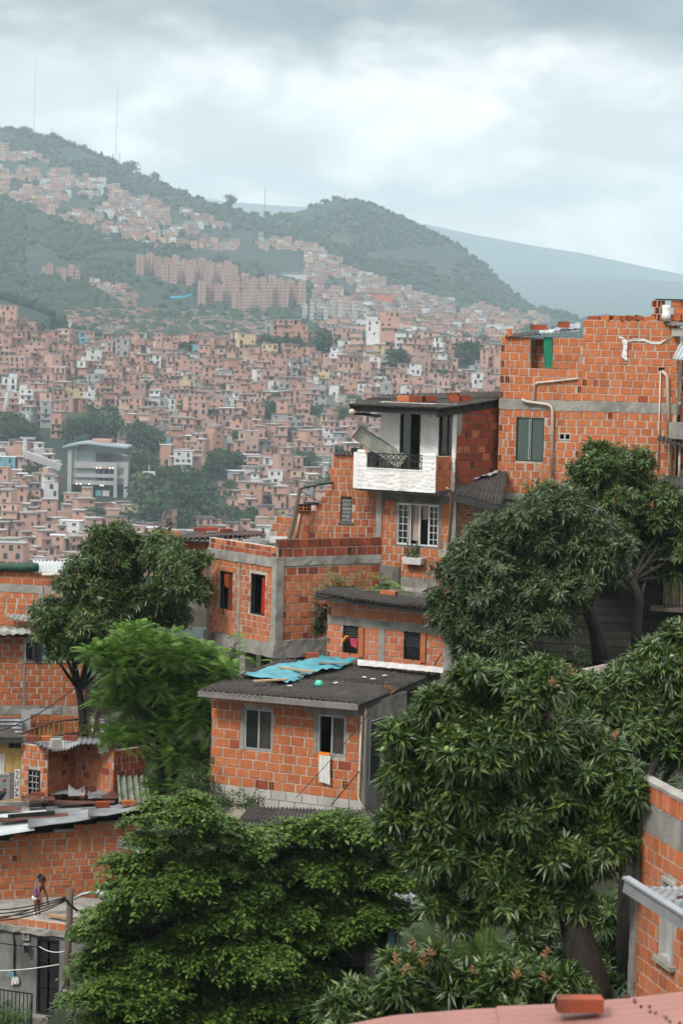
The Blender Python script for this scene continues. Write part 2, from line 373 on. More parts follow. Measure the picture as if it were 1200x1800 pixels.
# houses seen through the crest row on the skyline and the lone landmarks
for px, py, w, n, c in ((660, 592, 9, 4, 'w'), (683, 586, 9, 4, 'b'), (707, 612, 8, 3, 'w'), (600, 605, 9, 3, 'b'), (497, 600, 10, 4, 'b'), (488, 592, 12, 3, 'g'), (525, 600, 8, 4, 'b'), (322, 828, 7, 3, 'w'), (215, 645, 6, 5, 'g'), (255, 945, 14, 2, 'w'), (620, 612, 8, 3, 'b'), (755, 612, 8, 3, 'b'), (15, 575, 8, 4, 'b'), (40, 590, 8, 2, 'b')):
    v = P(px, py, {True: 1140, False: 1050}[py < 615]); v = on_far(px, py, 700, 1250) or v
    specs.append(dict(x=v.x, y=v.y, z=v.z, w=w, d=8, n=n, rz=.05, px=px, py=py, c=c, lead=1))
for s in specs: s['area'] = s['w'] * (s['n'] * 2.55) / s['y'] ** 2 * (1e3 if s.get('lead') else 1)
specs.sort(key=lambda s: -s['area'] if 0 < s['px'] < 900 else 0)
_unit = MB().mat(FWIN); _unit.box((0, 0, 0), (1, 1, 1)); UNITWIN = fast_mesh('window', _unit.v, _unit.f, FWIN)
def house_geo(s, wallmat, roofi, r, mass):
    """wall block, roof slab, window list, all in the house's own frame"""
    H = s['n'] * 2.55; w, d = s['w'], s['d']; wins = []; boxes = [(wallmat, (0, 0, H / 2 - 2), (w, d, H + 4))]
    kind = r.random(); up = 0
    if s['n'] >= 2 and kind < .35:                      # set-back top storey
        boxes = [(wallmat, (0, 0, (H - 2.55) / 2 - 2), (w, d, H - 2.55 + 4))]; ww = w * r.uniform(.45, .75); ox = r.choice((-1, 1)) * (w - ww) / 2
        boxes.append((wallmat, (ox, .4, H - 2.55 / 2), (ww, d - 1, 2.55))); up = (ox, ww)
    th = .25 if roofi == 0 else .14
    if up: roofs = [((up[0], .1, H + th / 2), (up[1] + .7, d - .2, th)), ((0, 0, H - 2.55 + .06), (w + .1, d + .1, .14))]
    else: roofs = [((0, -.15, H + th / 2), (w + r.choice((.1, .8, 1.2)), d + r.choice((.1, .9)), th))]
    for f in range(s['n']):
        z = f * 2.55 + 1.45; lo, hi = -w / 2, w / 2; fy = -d / 2
        if up and f == s['n'] - 1: lo, hi = up[0] - up[1] / 2, up[0] + up[1] / 2; fy = .4 - (d - 1) / 2
        k = max(1, int((hi - lo) / r.uniform(2.0, 2.9)))
        for i in range(k):
            if r.random() < .2: continue
            ww = r.choice((.8, 1.0, 1.3)); hh = r.choice((.95, 1.15, 1.8))
            wins.append((lo + (i + .5) * (hi - lo) / k + r.uniform(-.2, .2), fy, z - (0.35 if hh > 1.5 else 0), ww, hh))
        if r.random() < .3 and f > 0: roofs.append(((0, fy - .45, f * 2.55), (w * .9, .9, .14)))
    return boxes, roofs, wins
NIND = 290
big = MB(); ROOFI = {}
LABCOL = {'b': 'bare brick', 'w': 'white painted', 'g': 'grey rendered', 't': 'blue painted', 'y': 'cream painted'}
NUMW = {1: 'single-storey', 2: 'two-storey', 3: 'three-storey', 4: 'four-storey', 5: 'five-storey'}
lead_label = ['white four-storey block on the far hill crest beside a brick block', 'brick four-storey block on the far hill crest just beside the white one', 'white three-storey house lowest on the hill crest below the brick block',
    'wide brick three-storey house on the crest under the round wooded peak', 'wide brick four-storey house under the construction crane', 'grey unfinished concrete building at the foot of the construction crane', 'narrow brick four-storey house just past the crane building',
    'white three-storey house above the dark tree belt beside the station', 'tall narrow grey block of five storeys amid brick houses', 'long white two-storey building just above the mango tree top', 'brick three-storey house beside the widest crest house', 'brick three-storey house on the crest nearest the near brick tower',
    'tall brick four-storey house at the foot of the small green hill', 'low brick two-storey house at the foot of the small green hill']
li = 0; nwin = 0
for k, s in enumerate(specs):
    r = random.Random(k * 13 + 5)
    c = s.get('c') or r.choices('bwgty', (.75, .11, .09, .015, .035))[0]; s['c'] = c
    ri = r.choices(range(5), (.3, .25, .17, .16, .12))[0]
    ROOFI[id(s)] = ri
    m = {'b': CB_O if k < NIND else CB_I, 'w': CW, 'g': CG, 't': CBL, 'y': CY}[c]
    boxes, roofs, wins = house_geo(s, m, ri, r, k >= NIND)
    mat = Matrix.Translation((s['x'], s['y'], s['z'])) @ Matrix.Rotation(s['rz'], 4, 'Z')
    if k < NIND:
        b = MB()
        for mm, cc, dd in boxes: b.mat(mm).box(cc, dd)
        o = b.build('brick_house' if c == 'b' else 'painted_house', None, mat)
        if s.get('lead'): lab = lead_label[[q for q in specs if q.get('lead')].index(s)] if False else None
        lab = '%s %s house with a %s on the far hillside' % (LABCOL[c], NUMW[s['n']], ROOFW[ri])
        s['obj'] = o; tag(o, lab, 'house', 'houses covering the far hillside')
        q = MB().mat(FROOFS[ri])
        for cc, dd in roofs[:1]: q.box(cc, dd)
        link('roof', fast_mesh('roof', q.v, q.f, FROOFS[ri]), o)
        for cc, dd in roofs[1:]:
            q = MB().mat(FSLAB).box(cc, dd); link('slab', fast_mesh('slab', q.v, q.f, FSLAB), o)
        for (x, y, z, ww, hh) in wins:
            wo = bpy.data.objects.new('window', UNITWIN); COL.objects.link(wo); wo.parent = o
            wo.location = (x, y, z); wo.scale = (ww, .08, hh); nwin += 1
    else:
        b0 = len(big.v)
        for mm, cc, dd in boxes: big.mat(mm).box(cc, dd)
        for cc, dd in roofs: big.mat(FROOFS[ri]).box(cc, dd)
        for (x, y, z, ww, hh) in wins:
            big.mat(FWIN).box((x, y, z), (ww, .08, hh))
        for i in range(b0, len(big.v)): big.v[i] = mat @ big.v[i]
for s in specs[:14]:
    if s.get('lead'): pass
leads = [s for s in specs if s.get('lead')]
order = [(660, 592), (683, 586), (707, 612), (600, 605), (497, 600), (488, 592), (525, 600), (322, 828), (215, 645), (255, 945), (620, 612), (755, 612), (15, 575), (40, 590)]
for s in leads:
    i = order.index((s['px'], s['py'])); s['obj']['label'] = lead_label[i]
    if 'group' in s['obj']: del s['obj']['group']
LMK = [(172, 830, 'the cable car station'), (310, 880, 'the big tree belt'), (22, 760, 'the cable car pylons'), (42, 712, 'the white retaining wall'), (322, 815, 'the white three-storey house'), (215, 630, 'the tall grey block'), (255, 945, 'the long white building'), (497, 595, 'the crane building'), (660, 590, 'the white crest block'),
       (707, 605, 'the lone white crest house'), (600, 600, 'the wide crest house'), (505, 628, 'the crest grove'), (815, 642, 'the trees nearest the brick tower'), (420, 930, 'the pale trees over the stepped wall'), (525, 832, 'the trees past the leaning pole'), (470, 737, 'the small tree amid the slope'), (640, 738, 'the balcony roof'), (80, 590, 'the small green hill'), (160, 765, 'the trees over the station'), (395, 830, 'the trees beyond the belt'), (60, 900, 'the frame edge houses'), (300, 680, 'the middle of the slope'), (600, 700, 'the slope by the balcony house'), (120, 680, 'the upper slope'), (760, 615, 'the crest nearest the tower'), (380, 630, 'the plain part of the crest'), (560, 780, 'the slope above the stepped wall'), (30, 850, 'the low frame edge'), (420, 690, 'the slope below the crest grove')]
used = {}
for s in sorted((s for s in specs if s.get('obj') and not s.get('lead')), key=lambda s: s['py']):
    px, py = s['px'], s['py'] - s['n'] * 5; d_, lx, ly, nm = min((((px - a) ** 2 + ((py - b) * 1.6) ** 2) ** .5, a, b, c) for a, b, c in LMK)
    dr = ('above' if py < ly else 'below') if abs(py - ly) * 1.6 > abs(px - lx) else ('to the left of' if px < lx else 'to the right of')
    far = 'close ' if d_ < 40 else 'a little way ' if d_ < 85 else 'well '
    base = '%s %s house, %s' % (LABCOL[s['c']], NUMW[s['n']], ROOFW[ROOFI[id(s)]])
    lab = base + ', ' + far + dr + ' ' + nm; k_ = used.get(lab, 0); used[lab] = k_ + 1
    if k_: lab = base + ', ' + ('lower ' if k_ == 1 else 'lowest ' if k_ == 2 else 'last ') + far + dr + ' ' + nm
    s['obj']['label'] = ' '.join(lab.split()[:16])
# settlement on the big hill, beyond
POLY = [[(-40, 262), (0, 256), (60, 276), (200, 330), (330, 376), (470, 418), (560, 436), (640, 488), (760, 525), (900, 548), (965, 562), (900, 600), (560, 590), (545, 500), (430, 462), (330, 440), (250, 432), (170, 415), (60, 368), (-40, 330)],
        [(150, 492), (215, 505), (300, 548), (260, 562), (180, 528)], [(110, 545), (300, 552), (480, 572), (470, 600), (240, 600), (110, 575)], [(330, 548), (470, 560), (480, 592), (380, 590)]]
def inside(px, py, poly):
    c = False; j = len(poly) - 1
    for i in range(len(poly)):
        (x1, y1), (x2, y2) = poly[i], poly[j]
        if (y1 > py) != (y2 > py) and px < (x2 - x1) * (py - y1) / (y2 - y1) + x1: c = not c
        j = i
    return c
HGREEN = [(95, 420, 90, 14), (330, 420, 30, 8), (200, 440, 60, 12), (590, 500, 25, 12), (290, 560, 30, 8), (440, 465, 40, 10), (615, 515, 20, 14)]
WROOF = M('far orange roof', (.42, .22, .16), (.3, .17, .13), .3, .9)
r = random.Random(77)
hn = 0
for _ in range(15000):
    pi = r.choices((0, 1, 2, 3), (.8, .06, .1, .04))[0]
    xs = [p[0] for p in POLY[pi]]; ys = [p[1] for p in POLY[pi]]
    px, py = r.uniform(min(xs), max(xs)), r.uniform(min(ys), max(ys))
    if not inside(px, py, POLY[pi]) or (230 < px < 540 and 440 < py < 548): continue
    if any(((px - a) / b) ** 2 + ((py - c) / d) ** 2 < 1 for a, c, b, d in HGREEN): continue
    if pi and r.random() < .6: continue
    if pi == 0 and vnoise(np.array([px * 1.]), np.array([py * 1.6]), 26, 5)[0] > (.25 if px > 170 else .04): continue
    v = on_far(px, py, 1380, 3300)
    if v is None: continue
    w, d, h = r.uniform(5, 10), r.uniform(6, 9), r.choices((2.8, 5, 7.4), (.4, .45, .15))[0]
    if pi in (1, 2, 3): h = 2.8; w *= 1.2
    rz = r.gauss(.1, .3); mat = Matrix.Translation(v) @ Matrix.Rotation(rz, 4, 'Z'); b0 = len(big.v)
    wm = r.choices((CB_I, CW, CG, CY), (.74, .14, .08, .04))[0]
    big.mat(wm).box((0, 0, h / 2 - 2), (w, d, h + 4))
    big.mat(WROOF if pi in (1, 2) and r.random() < .7 else FROOFS[r.choices(range(5), (.35, .2, .2, .12, .13))[0]]).box((0, -.1, h + .1), (w + .5, d + .5, .22))
    for i in range(max(1, int(w / 2.6))):
        for f in range(max(1, int(h / 2.5))):
            if r.random() < .7: big.mat(FWIN).box((-w / 2 + (i + .5) * w / max(1, int(w / 2.6)), -d / 2, f * 2.5 + 1.5), (1.2, .1, 1.2))
    for i in range(b0, len(big.v)): big.v[i] = mat @ big.v[i]
    hn += 1
tag(big.build('distant_houses'), kind='stuff')
print('far houses', len(specs), 'individual', NIND, 'windows', nwin, 'hill houses', hn)
# ------------------------------------------------------------------ apartment towers on the far slope
TOWER = M('pale brick tower', (.44, .27, .21), (.36, .22, .17), .3, .95, rnd=R3((.40, .24, .19), (.47, .30, .24), (.43, .25, .19)))
TOWER_W = M('pale grey tower', (.52, .5, .48), (.4, .39, .38), .3, .95, rnd=R3((.45, .43, .42), (.58, .56, .54)))
TWIN = M('tower window', (.10, .085, .08), (.07, .06, .06), 1, .5)
_towers = {}
def tower_mesh(w, d, h, mat, key):
    if key in _towers: return _towers[key]
    b = MB().mat(mat); b.box((-w * .27, 0, h / 2 - 3), (w * .46, d, h + 6)); b.box((w * .27, .4, h / 2 - 3.2), (w * .46, d, h + 5.6)); b.box((0, .9, h / 2 - 3), (w * .2, d * .8, h + 7))
    wb = MB().mat(TWIN)
    for f in range(int(h / 2.7)):
        for x in (-.42, -.28, -.14, .14, .28, .42): wb.box((x * w, -d / 2 + (.4 if x > 0 else 0), f * 2.7 + 1.6), (w * .075, .1, 1.3))
    _towers[key] = (fast_mesh('apartment_tower', b.v, b.f, mat), fast_mesh('windows', wb.v, wb.f, TWIN)); return _towers[key]
rows = []
for x in np.arange(247, 412, 15.3): rows.append((x, 482 + (x - 247) * .085, 32, 'brick', 'upper row of the terraced slab cluster'))
for x in np.arange(290, 412, 15.0): rows.append((x, 497 + (x - 290) * .07, 33, 'brick', 'lower row of the terraced slab cluster'))
for x in np.arange(398, 520, 16): rows.append((x, 512 + (x - 398) * .05, 28, 'brick', 'rear row of the long front cluster'))
for x in np.arange(355, 532, 14.6): rows.append((x, 540 + (x - 355) * .0, 38, 'brick', 'front row of the long cluster'))
for x in np.arange(417, 470, 14.5): rows.append((x, 547, 36, 'brick', 'foremost short row of the cluster'))
for x in np.arange(76, 138, 12): rows.append((x, 493 + (x - 76) * .05, 24, 'redtop', 'lone row below the wooded slope'))
for x in np.arange(535, 660, 12.5): rows.append((x, 572 + (x - 535) * .05, 42 - (x % 3) * 3, 'grey', 'grey row in the valley behind the crest'))
seen = {}
for i, (px, py, hp, kind, lab) in enumerate(rows):
    v = on_far(px, py, 1300, 3200) or P(px, py, 1900)
    k = v.y / F; h = round(hp * k / 2.7) * 2.7 + (2.7 if i % 3 == 1 else 0); v = v + V((0, (i % 2) * 9, 0)); w = (12.2 if kind == 'brick' else 9.8) * k
    if kind == 'grey': w = 8 * k
    me = tower_mesh(round(w, 0), 9, h, TOWER_W if kind == 'grey' else TOWER, (round(w, 0), h, kind))
    o = link('apartment_tower', me[0], None, Matrix.Translation(v) @ Matrix.Rotation(random.uniform(-.12, .12), 4, 'Z'))
    col = {'brick': 'pale brick', 'grey': 'pale grey', 'redtop': 'reddish'}[kind]
    seen[lab] = seen.get(lab, 0) + 1; ORD = 'first second third fourth fifth sixth seventh eighth ninth tenth eleventh twelfth thirteenth'.split()
    tag(o, '%s tower block, %s along in the %s' % (col, ORD[min(seen[lab] - 1, 12)], lab), 'apartment block', 'tower blocks in the ' + lab)
    wq = link('windows', me[1], o); wq['kind'] = 'stuff'
# long low sheds, stone walls and pale roofs on the slope
for px, py, wp, hp, m, lab in ((650, 528, 80, 12, TERRA, 'long terracotta coloured hall below the round wooded peak'), (508, 486, 60, 5, FROOFS[4], 'low pale roofed hall behind the tower clusters'), (190, 428, 14, 6, CW, 'small white house alone on the dark wooded slope')):
    v = on_far(px, py, 1300, 3300); k = v.y / F; b = MB().mat(m).box((0, 0, hp * k / 2 - 2), (wp * k, 12, hp * k + 4)); b.mat(FROOFS[1]).box((0, 0, hp * k + .4), (wp * k + 2, 14, .5))
    tag(b.build('hall', None, Matrix.Translation(v)), lab, 'building')
# ------------------------------------------------------------------ far trees
def sprays(lobes, n, size, seed):
    """leaf clumps as small crossed triangles spread through the lobes of a crown"""
    g = np.random.default_rng(seed); vs, fs = [], []
    w = np.array([l[3] * l[4] for l in lobes]); w = w / w.sum(); pick = g.choice(len(lobes), n, p=w)
    d = g.normal(size=(n, 3)); d /= np.linalg.norm(d, axis=1)[:, None]
    L_ = np.array(lobes, float); rad = g.random(n) ** .35 * 1.02
    c = L_[pick, :3] + d * L_[pick][:, [3, 3, 4]] * rad[:, None]
    a = g.normal(size=(n, 3)); a /= np.linalg.norm(a, axis=1)[:, None]; a = a * .8 + d * .2 + np.array((0, 0, -.1)); b = np.cross(a, g.normal(size=(n, 3))); b /= np.linalg.norm(b, axis=1)[:, None]
    s = (size * g.uniform(.6, 1.4, n))[:, None]
    v = np.stack([c - a * s * .6, c + b * s * .45, c + a * s * .7, c - b * s * .45 + np.cross(a, b) * s * .2], 1).reshape(-1, 3)
    f = np.arange(n * 4).reshape(n, 4); return v, f
FOL = [leafm('far foliage', (.022, .044, .016), (.04, .068, .022), (.032, .058, .022), rough=.7, trans=.1, spec=.15), leafm('far pale foliage', (.04, .068, .024), (.065, .095, .035), (.05, .08, .03), rough=.7, trans=.1, spec=.15)]
crowns = []
for i in range(6):
    g = random.Random(i + 50); lob = [(g.uniform(-.26, .26), g.uniform(-.26, .26), g.uniform(.34, .82), g.uniform(.16, .34), g.uniform(.14, .26)) for _ in range(9)]
    if i == 5: lob = [(0, 0, .3 + .14 * q, .26 - .05 * q, .16) for q in range(5)]
    v, f = sprays(lob, 620, .085, i); crowns.append(fast_mesh('crown', v, f, FOL[i % 2]))
tb = MB().mat(BARK).tube([(0, 0, -.05), (.01, 0, .3), (0, .02, .62)], [.035, .028, .016], 6); TRUNKM = fast_mesh('trunk', tb.v, tb.f, BARK)
def far_tree(v, h, wx, i, label, group):
    o = bpy.data.objects.new('tree', None); COL.objects.link(o); tag(o, label, 'tree', group)
    o.location = v; o.scale = (h * wx, h * wx, h); o.rotation_euler = (0, 0, i * 2.1)
    for nme, me in (('trunk', TRUNKM), ('crown', crowns[i % 6])):
        c = bpy.data.objects.new(nme, me); COL.objects.link(c); c.parent = o
        if nme == 'crown': c['kind'] = 'stuff'
r = random.Random(5); k = 0
for px, py, n, sx, sy, h, lab, grp in ((310, 925, 16, 52, 22, 15, 'tall dark green tree in the belt beside the station building', 'trees in the belt beside the station'), (275, 850, 9, 34, 22, 13, 'bushy tree on the slope right behind the station building', 'trees behind the station'),
        (160, 770, 8, 45, 14, 12, 'round tree on the slope over the curved station roof', 'trees over the station roof'), (258, 800, 6, 22, 16, 12, 'dark tree below the white terrace houses beside the station', 'trees below the white terrace'), (20, 770, 7, 25, 20, 12, 'tree beside the cable car pylons', 'trees beside the pylons'),
        (505, 628, 9, 34, 9, 11, 'tree in the grove below the crest houses', 'grove below the crest'), (575, 622, 5, 22, 9, 10, 'tree between the brick houses of the crest', 'trees between the crest houses'), (815, 642, 5, 20, 9, 10, 'tree on the slope nearest the brick tower', 'trees near the brick tower'), (700, 655, 4, 15, 8, 9, 'tree under the white crest house', 'trees under the white crest house'),
        (90, 596, 5, 22, 9, 12, 'dark tree at the edge of the small green hill', 'trees at the green hill'), (395, 830, 5, 30, 16, 10, 'tree by the brick houses beyond the tree belt', 'trees beyond the belt'), (420, 935, 5, 26, 10, 9, 'pale tree between houses just over the stepped brick wall', 'pale trees over the stepped wall'), (525, 832, 4, 18, 8, 9, 'tree amid houses past the leaning pole', 'trees past the leaning pole'),
        (640, 738, 4, 14, 9, 9, 'tree beside the roof of the balcony house', 'trees beside the balcony roof'), (470, 738, 4, 18, 8, 8, 'small tree in the middle of the dense brick slope', 'trees in the dense slope'), (360, 995, 5, 30, 8, 8, 'tree showing over the near roofs by the mango', 'trees over the near roofs'), (200, 940, 6, 40, 12, 7, 'low tree amid the lowest far houses', 'trees amid the lowest houses')):
    for _ in range(n):
        v = on_far(px + r.uniform(-sx, sx), py + r.uniform(-sy, sy), 700, 1300)
        if v: far_tree(v, h * r.uniform(.7, 1.2), r.uniform(.85, 1.3), k, lab, grp); k += 1
for _ in range(80):
    px, py = r.uniform(0, 860), r.uniform(620, 900)
    if in_city_view(px, py):
        v = on_far(px, py, 700, 1300)
        if v: far_tree(v, r.uniform(4, 8), r.uniform(.9, 1.4), k, 'small tree squeezed between far brick houses', 'small trees between the far houses'); k += 1
def ridge_at(px, d0=2400, d1=3700):
    a = P(px, 500, 1).x; ds = np.linspace(d0, d1, 300); e = zfar(a * ds, ds) / ds; i = int(np.argmax(e)); return V((a * ds[i], ds[i], e[i] * ds[i]))
for px, h, wx, ci, lab in ((400, 20, .9, 0, 'lone rounded tree standing highest in the saddle of the ridge'), (195, 16, .4, 5, 'narrow dark tree on the ridge beside the tall mast'), (470, 14, 1.1, 1, 'rounded tree at the lowest dip of the ridge'), (228, 18, 1.2, 2, 'broad tree on the ridge past the tall mast'), (270, 20, .8, 3, 'tall tree ending the ridge tree row'), (92, 18, 1.1, 4, 'large round tree on the ridge between the masts'), (40, 16, 1.2, 0, 'round tree on the ridge under the first mast')):
    far_tree(ridge_at(px) - V((0, 0, .22 * h)), h, wx, ci, lab, None)
for px in list(np.arange(-20, 330, 7.5)) + list(np.arange(540, 760, 7)) + list(np.arange(765, 900, 9)) + list(np.arange(905, 1080, 7)):
    q = ridge_at(px + r.uniform(-3, 3)); hh = r.uniform(7, 14) * (1.3 if px > 940 or px < 200 else .8); far_tree(q - V((0, 0, 1 + .3 * hh)), hh, r.uniform(.7, 1.3), k, 'small dark tree in the row along the mountain ridge', 'trees along the mountain ridge'); k += 1
ORD = 'first second third fourth fifth sixth seventh eighth ninth tenth eleventh twelfth thirteenth fourteenth fifteenth sixteenth'.split()
grp_ = {}; cnt_ = {}
for o in [o for o in bpy.data.objects if o.get('category') == 'tree' and o.get('group')]: grp_.setdefault(o['group'], []).append(o)
for gname, os_ in grp_.items():
    os_.sort(key=lambda o: proj(o.location)[0])
    if 'ridge' in gname:
        for o in os_:
            x = proj(o.location)[0]; o['label'] = 'small dark tree in the ridge row ' + ('at the frame edge' if x < 50 else 'between the two tall masts' if x < 195 else 'descending past the second mast' if x < 335 else 'climbing to the round peak' if x < 600 else 'going down from the round peak' if x < 760 else 'on the steep end of the ridge' if x < 900 else 'on the low ridge end by the tower')
            seg_ = o['label'][33:]; o['group'] = 'trees of the ridge row ' + seg_; cnt_[seg_] = cnt_.get(seg_, 0) + 1
            if cnt_[seg_] <= 16: o['label'] = 'dark ridge tree, ' + ORD[cnt_[seg_] - 1] + ' of those ' + seg_
            else: o['label'] = 'dark ridge tree among the last of those ' + seg_
    elif len(os_) <= 16:
        for i, o in enumerate(os_): o['label'] = ' '.join((o['label'].split() + ['--'])[:-1][:10]) + ', ' + ORD[i] + ' from the left'
    else:
        for i, o in enumerate(os_):
            x, y = proj(o.location); d_, nm = min((((x - a) ** 2 + ((y - b) * 1.6) ** 2) ** .5, c) for a, b, c in LMK); o['label'] = 'small tree squeezed between far houses ' + ('above ' if i % 2 else 'near ') + nm
dup_ = {}
for o in [o for o in bpy.data.objects if o.get('category') == 'tree' and 'squeezed' in o.get('label', '')]:
    n_ = dup_.get(o['label'], 0); dup_[o['label']] = n_ + 1
    if n_: o['label'] = o['label'] + ', ' + ORD[n_] + ' of them'
# forest cover of the big hill, one mass
def ico():
    t = (1 + 5 ** .5) / 2; v = np.array([(-1, t, 0), (1, t, 0), (-1, -t, 0), (1, -t, 0), (0, -1, t), (0, 1, t), (0, -1, -t), (0, 1, -t), (t, 0, -1), (t, 0, 1), (-t, 0, -1), (-t, 0, 1)], float); v /= np.linalg.norm(v[0])
    f = [(0, 11, 5), (0, 5, 1), (0, 1, 7), (0, 7, 10), (0, 10, 11), (1, 5, 9), (5, 11, 4), (11, 10, 2), (10, 7, 6), (7, 1, 8), (3, 9, 4), (3, 4, 2), (3, 2, 6), (3, 6, 8), (3, 8, 9), (4, 9, 5), (2, 4, 11), (6, 2, 10), (8, 6, 7), (9, 8, 1)]
    return v, np.array(f)
iv, jf = ico(); g = np.random.default_rng(8); fv, ff = [], []; nb = 0
for _ in range(15000):
    px, py = g.uniform(-60, 1040), g.uniform(225, 600)
    if any(inside(px, py, q) for q in POLY[:2]) and g.random() > .12: continue
    if any(inside(px, py, q) for q in POLY[2:]) and g.random() > .6: continue
    if 230 < px < 540 and 440 < py < 550 and g.random() > .1: continue
    if vnoise(np.array([px]), np.array([py * 2.]), 60, 31)[0] > .26: continue
    v = on_far(px, py, 1360, 3500)
    if v is None: continue
    if v.y < 1400 and g.random() > .3: continue
    rd = g.uniform(1.8, 4.6); s = iv * np.array((rd, rd, rd * g.uniform(.7, 1.2))) * g.uniform(.7, 1.25, (12, 1)); fv.append(s + np.array(v) + (0, 0, rd * .5)); ff.append(jf + nb); nb += 12
FORM = M('forest foliage', (.03, .05, .02), (.018, .034, .014), .1, 1, .8, .6, island=R3((.014, .03, .013), (.03, .05, .02), (.021, .04, .016)))
tag(link('forest', fast_mesh('forest', np.concatenate(fv), np.concatenate(ff), FORM, False)), kind='stuff')
# ------------------------------------------------------------------ near hillside
CTRL = [(600, 5, -6), (300, 14, -8), (900, 14, -6.5), (1150, 16, -6.2), (0, 25, -16), (600, 27, -11.5), (1100, 28, -8.2), (1050, 33, -9.2), (700, 36, -12.5), (300, 38, -16.5), (0, 45, -18), (250, 46, -16.2), (520, 46, -14.6), (700, 47, -13.4),
        (900, 44, -10), (1150, 44, -8), (500, 51.5, -11.0), (300, 52, -11.5), (30, 53, -17.8), (60, 58, -16.8), (0, 57, -18), (180, 56, -16.8), (250, 56, -12.4), (0, 63.4, -11.2), (60, 61.5, -13), (650, 56, -9), (900, 53, -8.2), (1120, 54, -7.9), (1000, 59, -8.3), (1160, 59, -8.3), (480, 60, -8.6), (700, 63, -6.8), (880, 64, -5.6), (1150, 67, -5.8), (140, 63.4, -10.9), (300, 64, -10.2), (300, 68, -9.5), (1150, 75, -4.5), (700, 75, -7), (100, 75, -11), (600, 88, -14), (100, 90, -19), (1200, 90, -9), (-300, 50, -18), (1600, 50, -6), (-300, 80, -16), (1600, 85, -6)]
CX = np.array([P(c[0], 900, c[1]).x for c in CTRL]); CY_ = np.array([c[1] for c in CTRL], float); CZ = np.array([c[2] for c in CTRL], float)
def znear(x, y):
    x = np.asarray(x, float); y = np.asarray(y, float)
    d2 = (x[..., None] - CX) ** 2 + (y[..., None] - CY_) ** 2 + .6; w = d2 ** -1.7
    return (w * CZ).sum(-1) / w.sum(-1)
gx, gy = np.linspace(-45, 45, 120), np.linspace(-20, 100, 150)
XX, YY = np.meshgrid(gx, gy); ZZ = znear(XX, YY) + vnoise(XX + 90, YY + 90, 1.3, 12) * .35
ZZ = np.where(YY > 86, ZZ - (YY - 86) ** 1.35 * .6, ZZ); ZZ = np.where(YY < 0, np.minimum(ZZ, -6.2), ZZ)
nx = len(gx); ii = np.arange((len(gy) - 1) * nx).reshape(-1, nx)[:, :-1].ravel()
link('ground', fast_mesh('ground', np.stack([XX, YY, ZZ], -1).reshape(-1, 3), np.stack([ii, ii + 1, ii + nx + 1, ii + nx], 1), M('ground soil and weeds', (.035, .032, .02), (.014, .022, .009), 1.2, 1, .7, 6), True))['kind'] = 'structure'
# ------------------------------------------------------------------ walls and their bricks
Z = V((0, 0, 1))
class Wall:                                              # a vertical plane from A to B (A on the viewer's left), outward towards the viewer
    def __init__(s, pa, pb):
        a, b = (P(*q) if len(q) == 3 and isinstance(q, tuple) else V(q) for q in (pa, pb)); s.a = V((a.x, a.y, 0)); d = V((b.x - a.x, b.y - a.y, 0)); s.L = d.length; s.u = d.normalized(); s.n = V((s.u.y, -s.u.x, 0))
    def pt(s, u, z, d=0): return s.a + s.u * u + s.n * d + Z * z
    def hit(s, px, py, d=0):
        r = ray(px, py); return r * ((s.a + s.n * d).dot(s.n) / r.dot(s.n))
    def uz(s, px, py, d=0):
        h = s.hit(px, py, d); return (h - s.a).dot(s.u), h.z
    def z(s, px, py, d=0): return s.uz(px, py, d)[1]
    def rect(s, x0, y0, x1, y1, d=0):
        ym, xm = (y0 + y1) / 2, (x0 + x1) / 2; return s.uz(x0, ym, d)[0], s.uz(xm, y1, d)[1], s.uz(x1, ym, d)[0], s.uz(xm, y0, d)[1]
    def off(s, d):
        w = object.__new__(Wall); w.a = s.a + s.n * d; w.L = s.L; w.u = s.u; w.n = s.n; return w
    def box(s, b, u0, u1, z0, z1, d0, d1):
        p = s.pt; return b.hexa([p(u0, z0, d1), p(u1, z0, d1), p(u1, z0, d0), p(u0, z0, d0), p(u0, z1, d1), p(u1, z1, d1), p(u1, z1, d0), p(u0, z1, d0)])
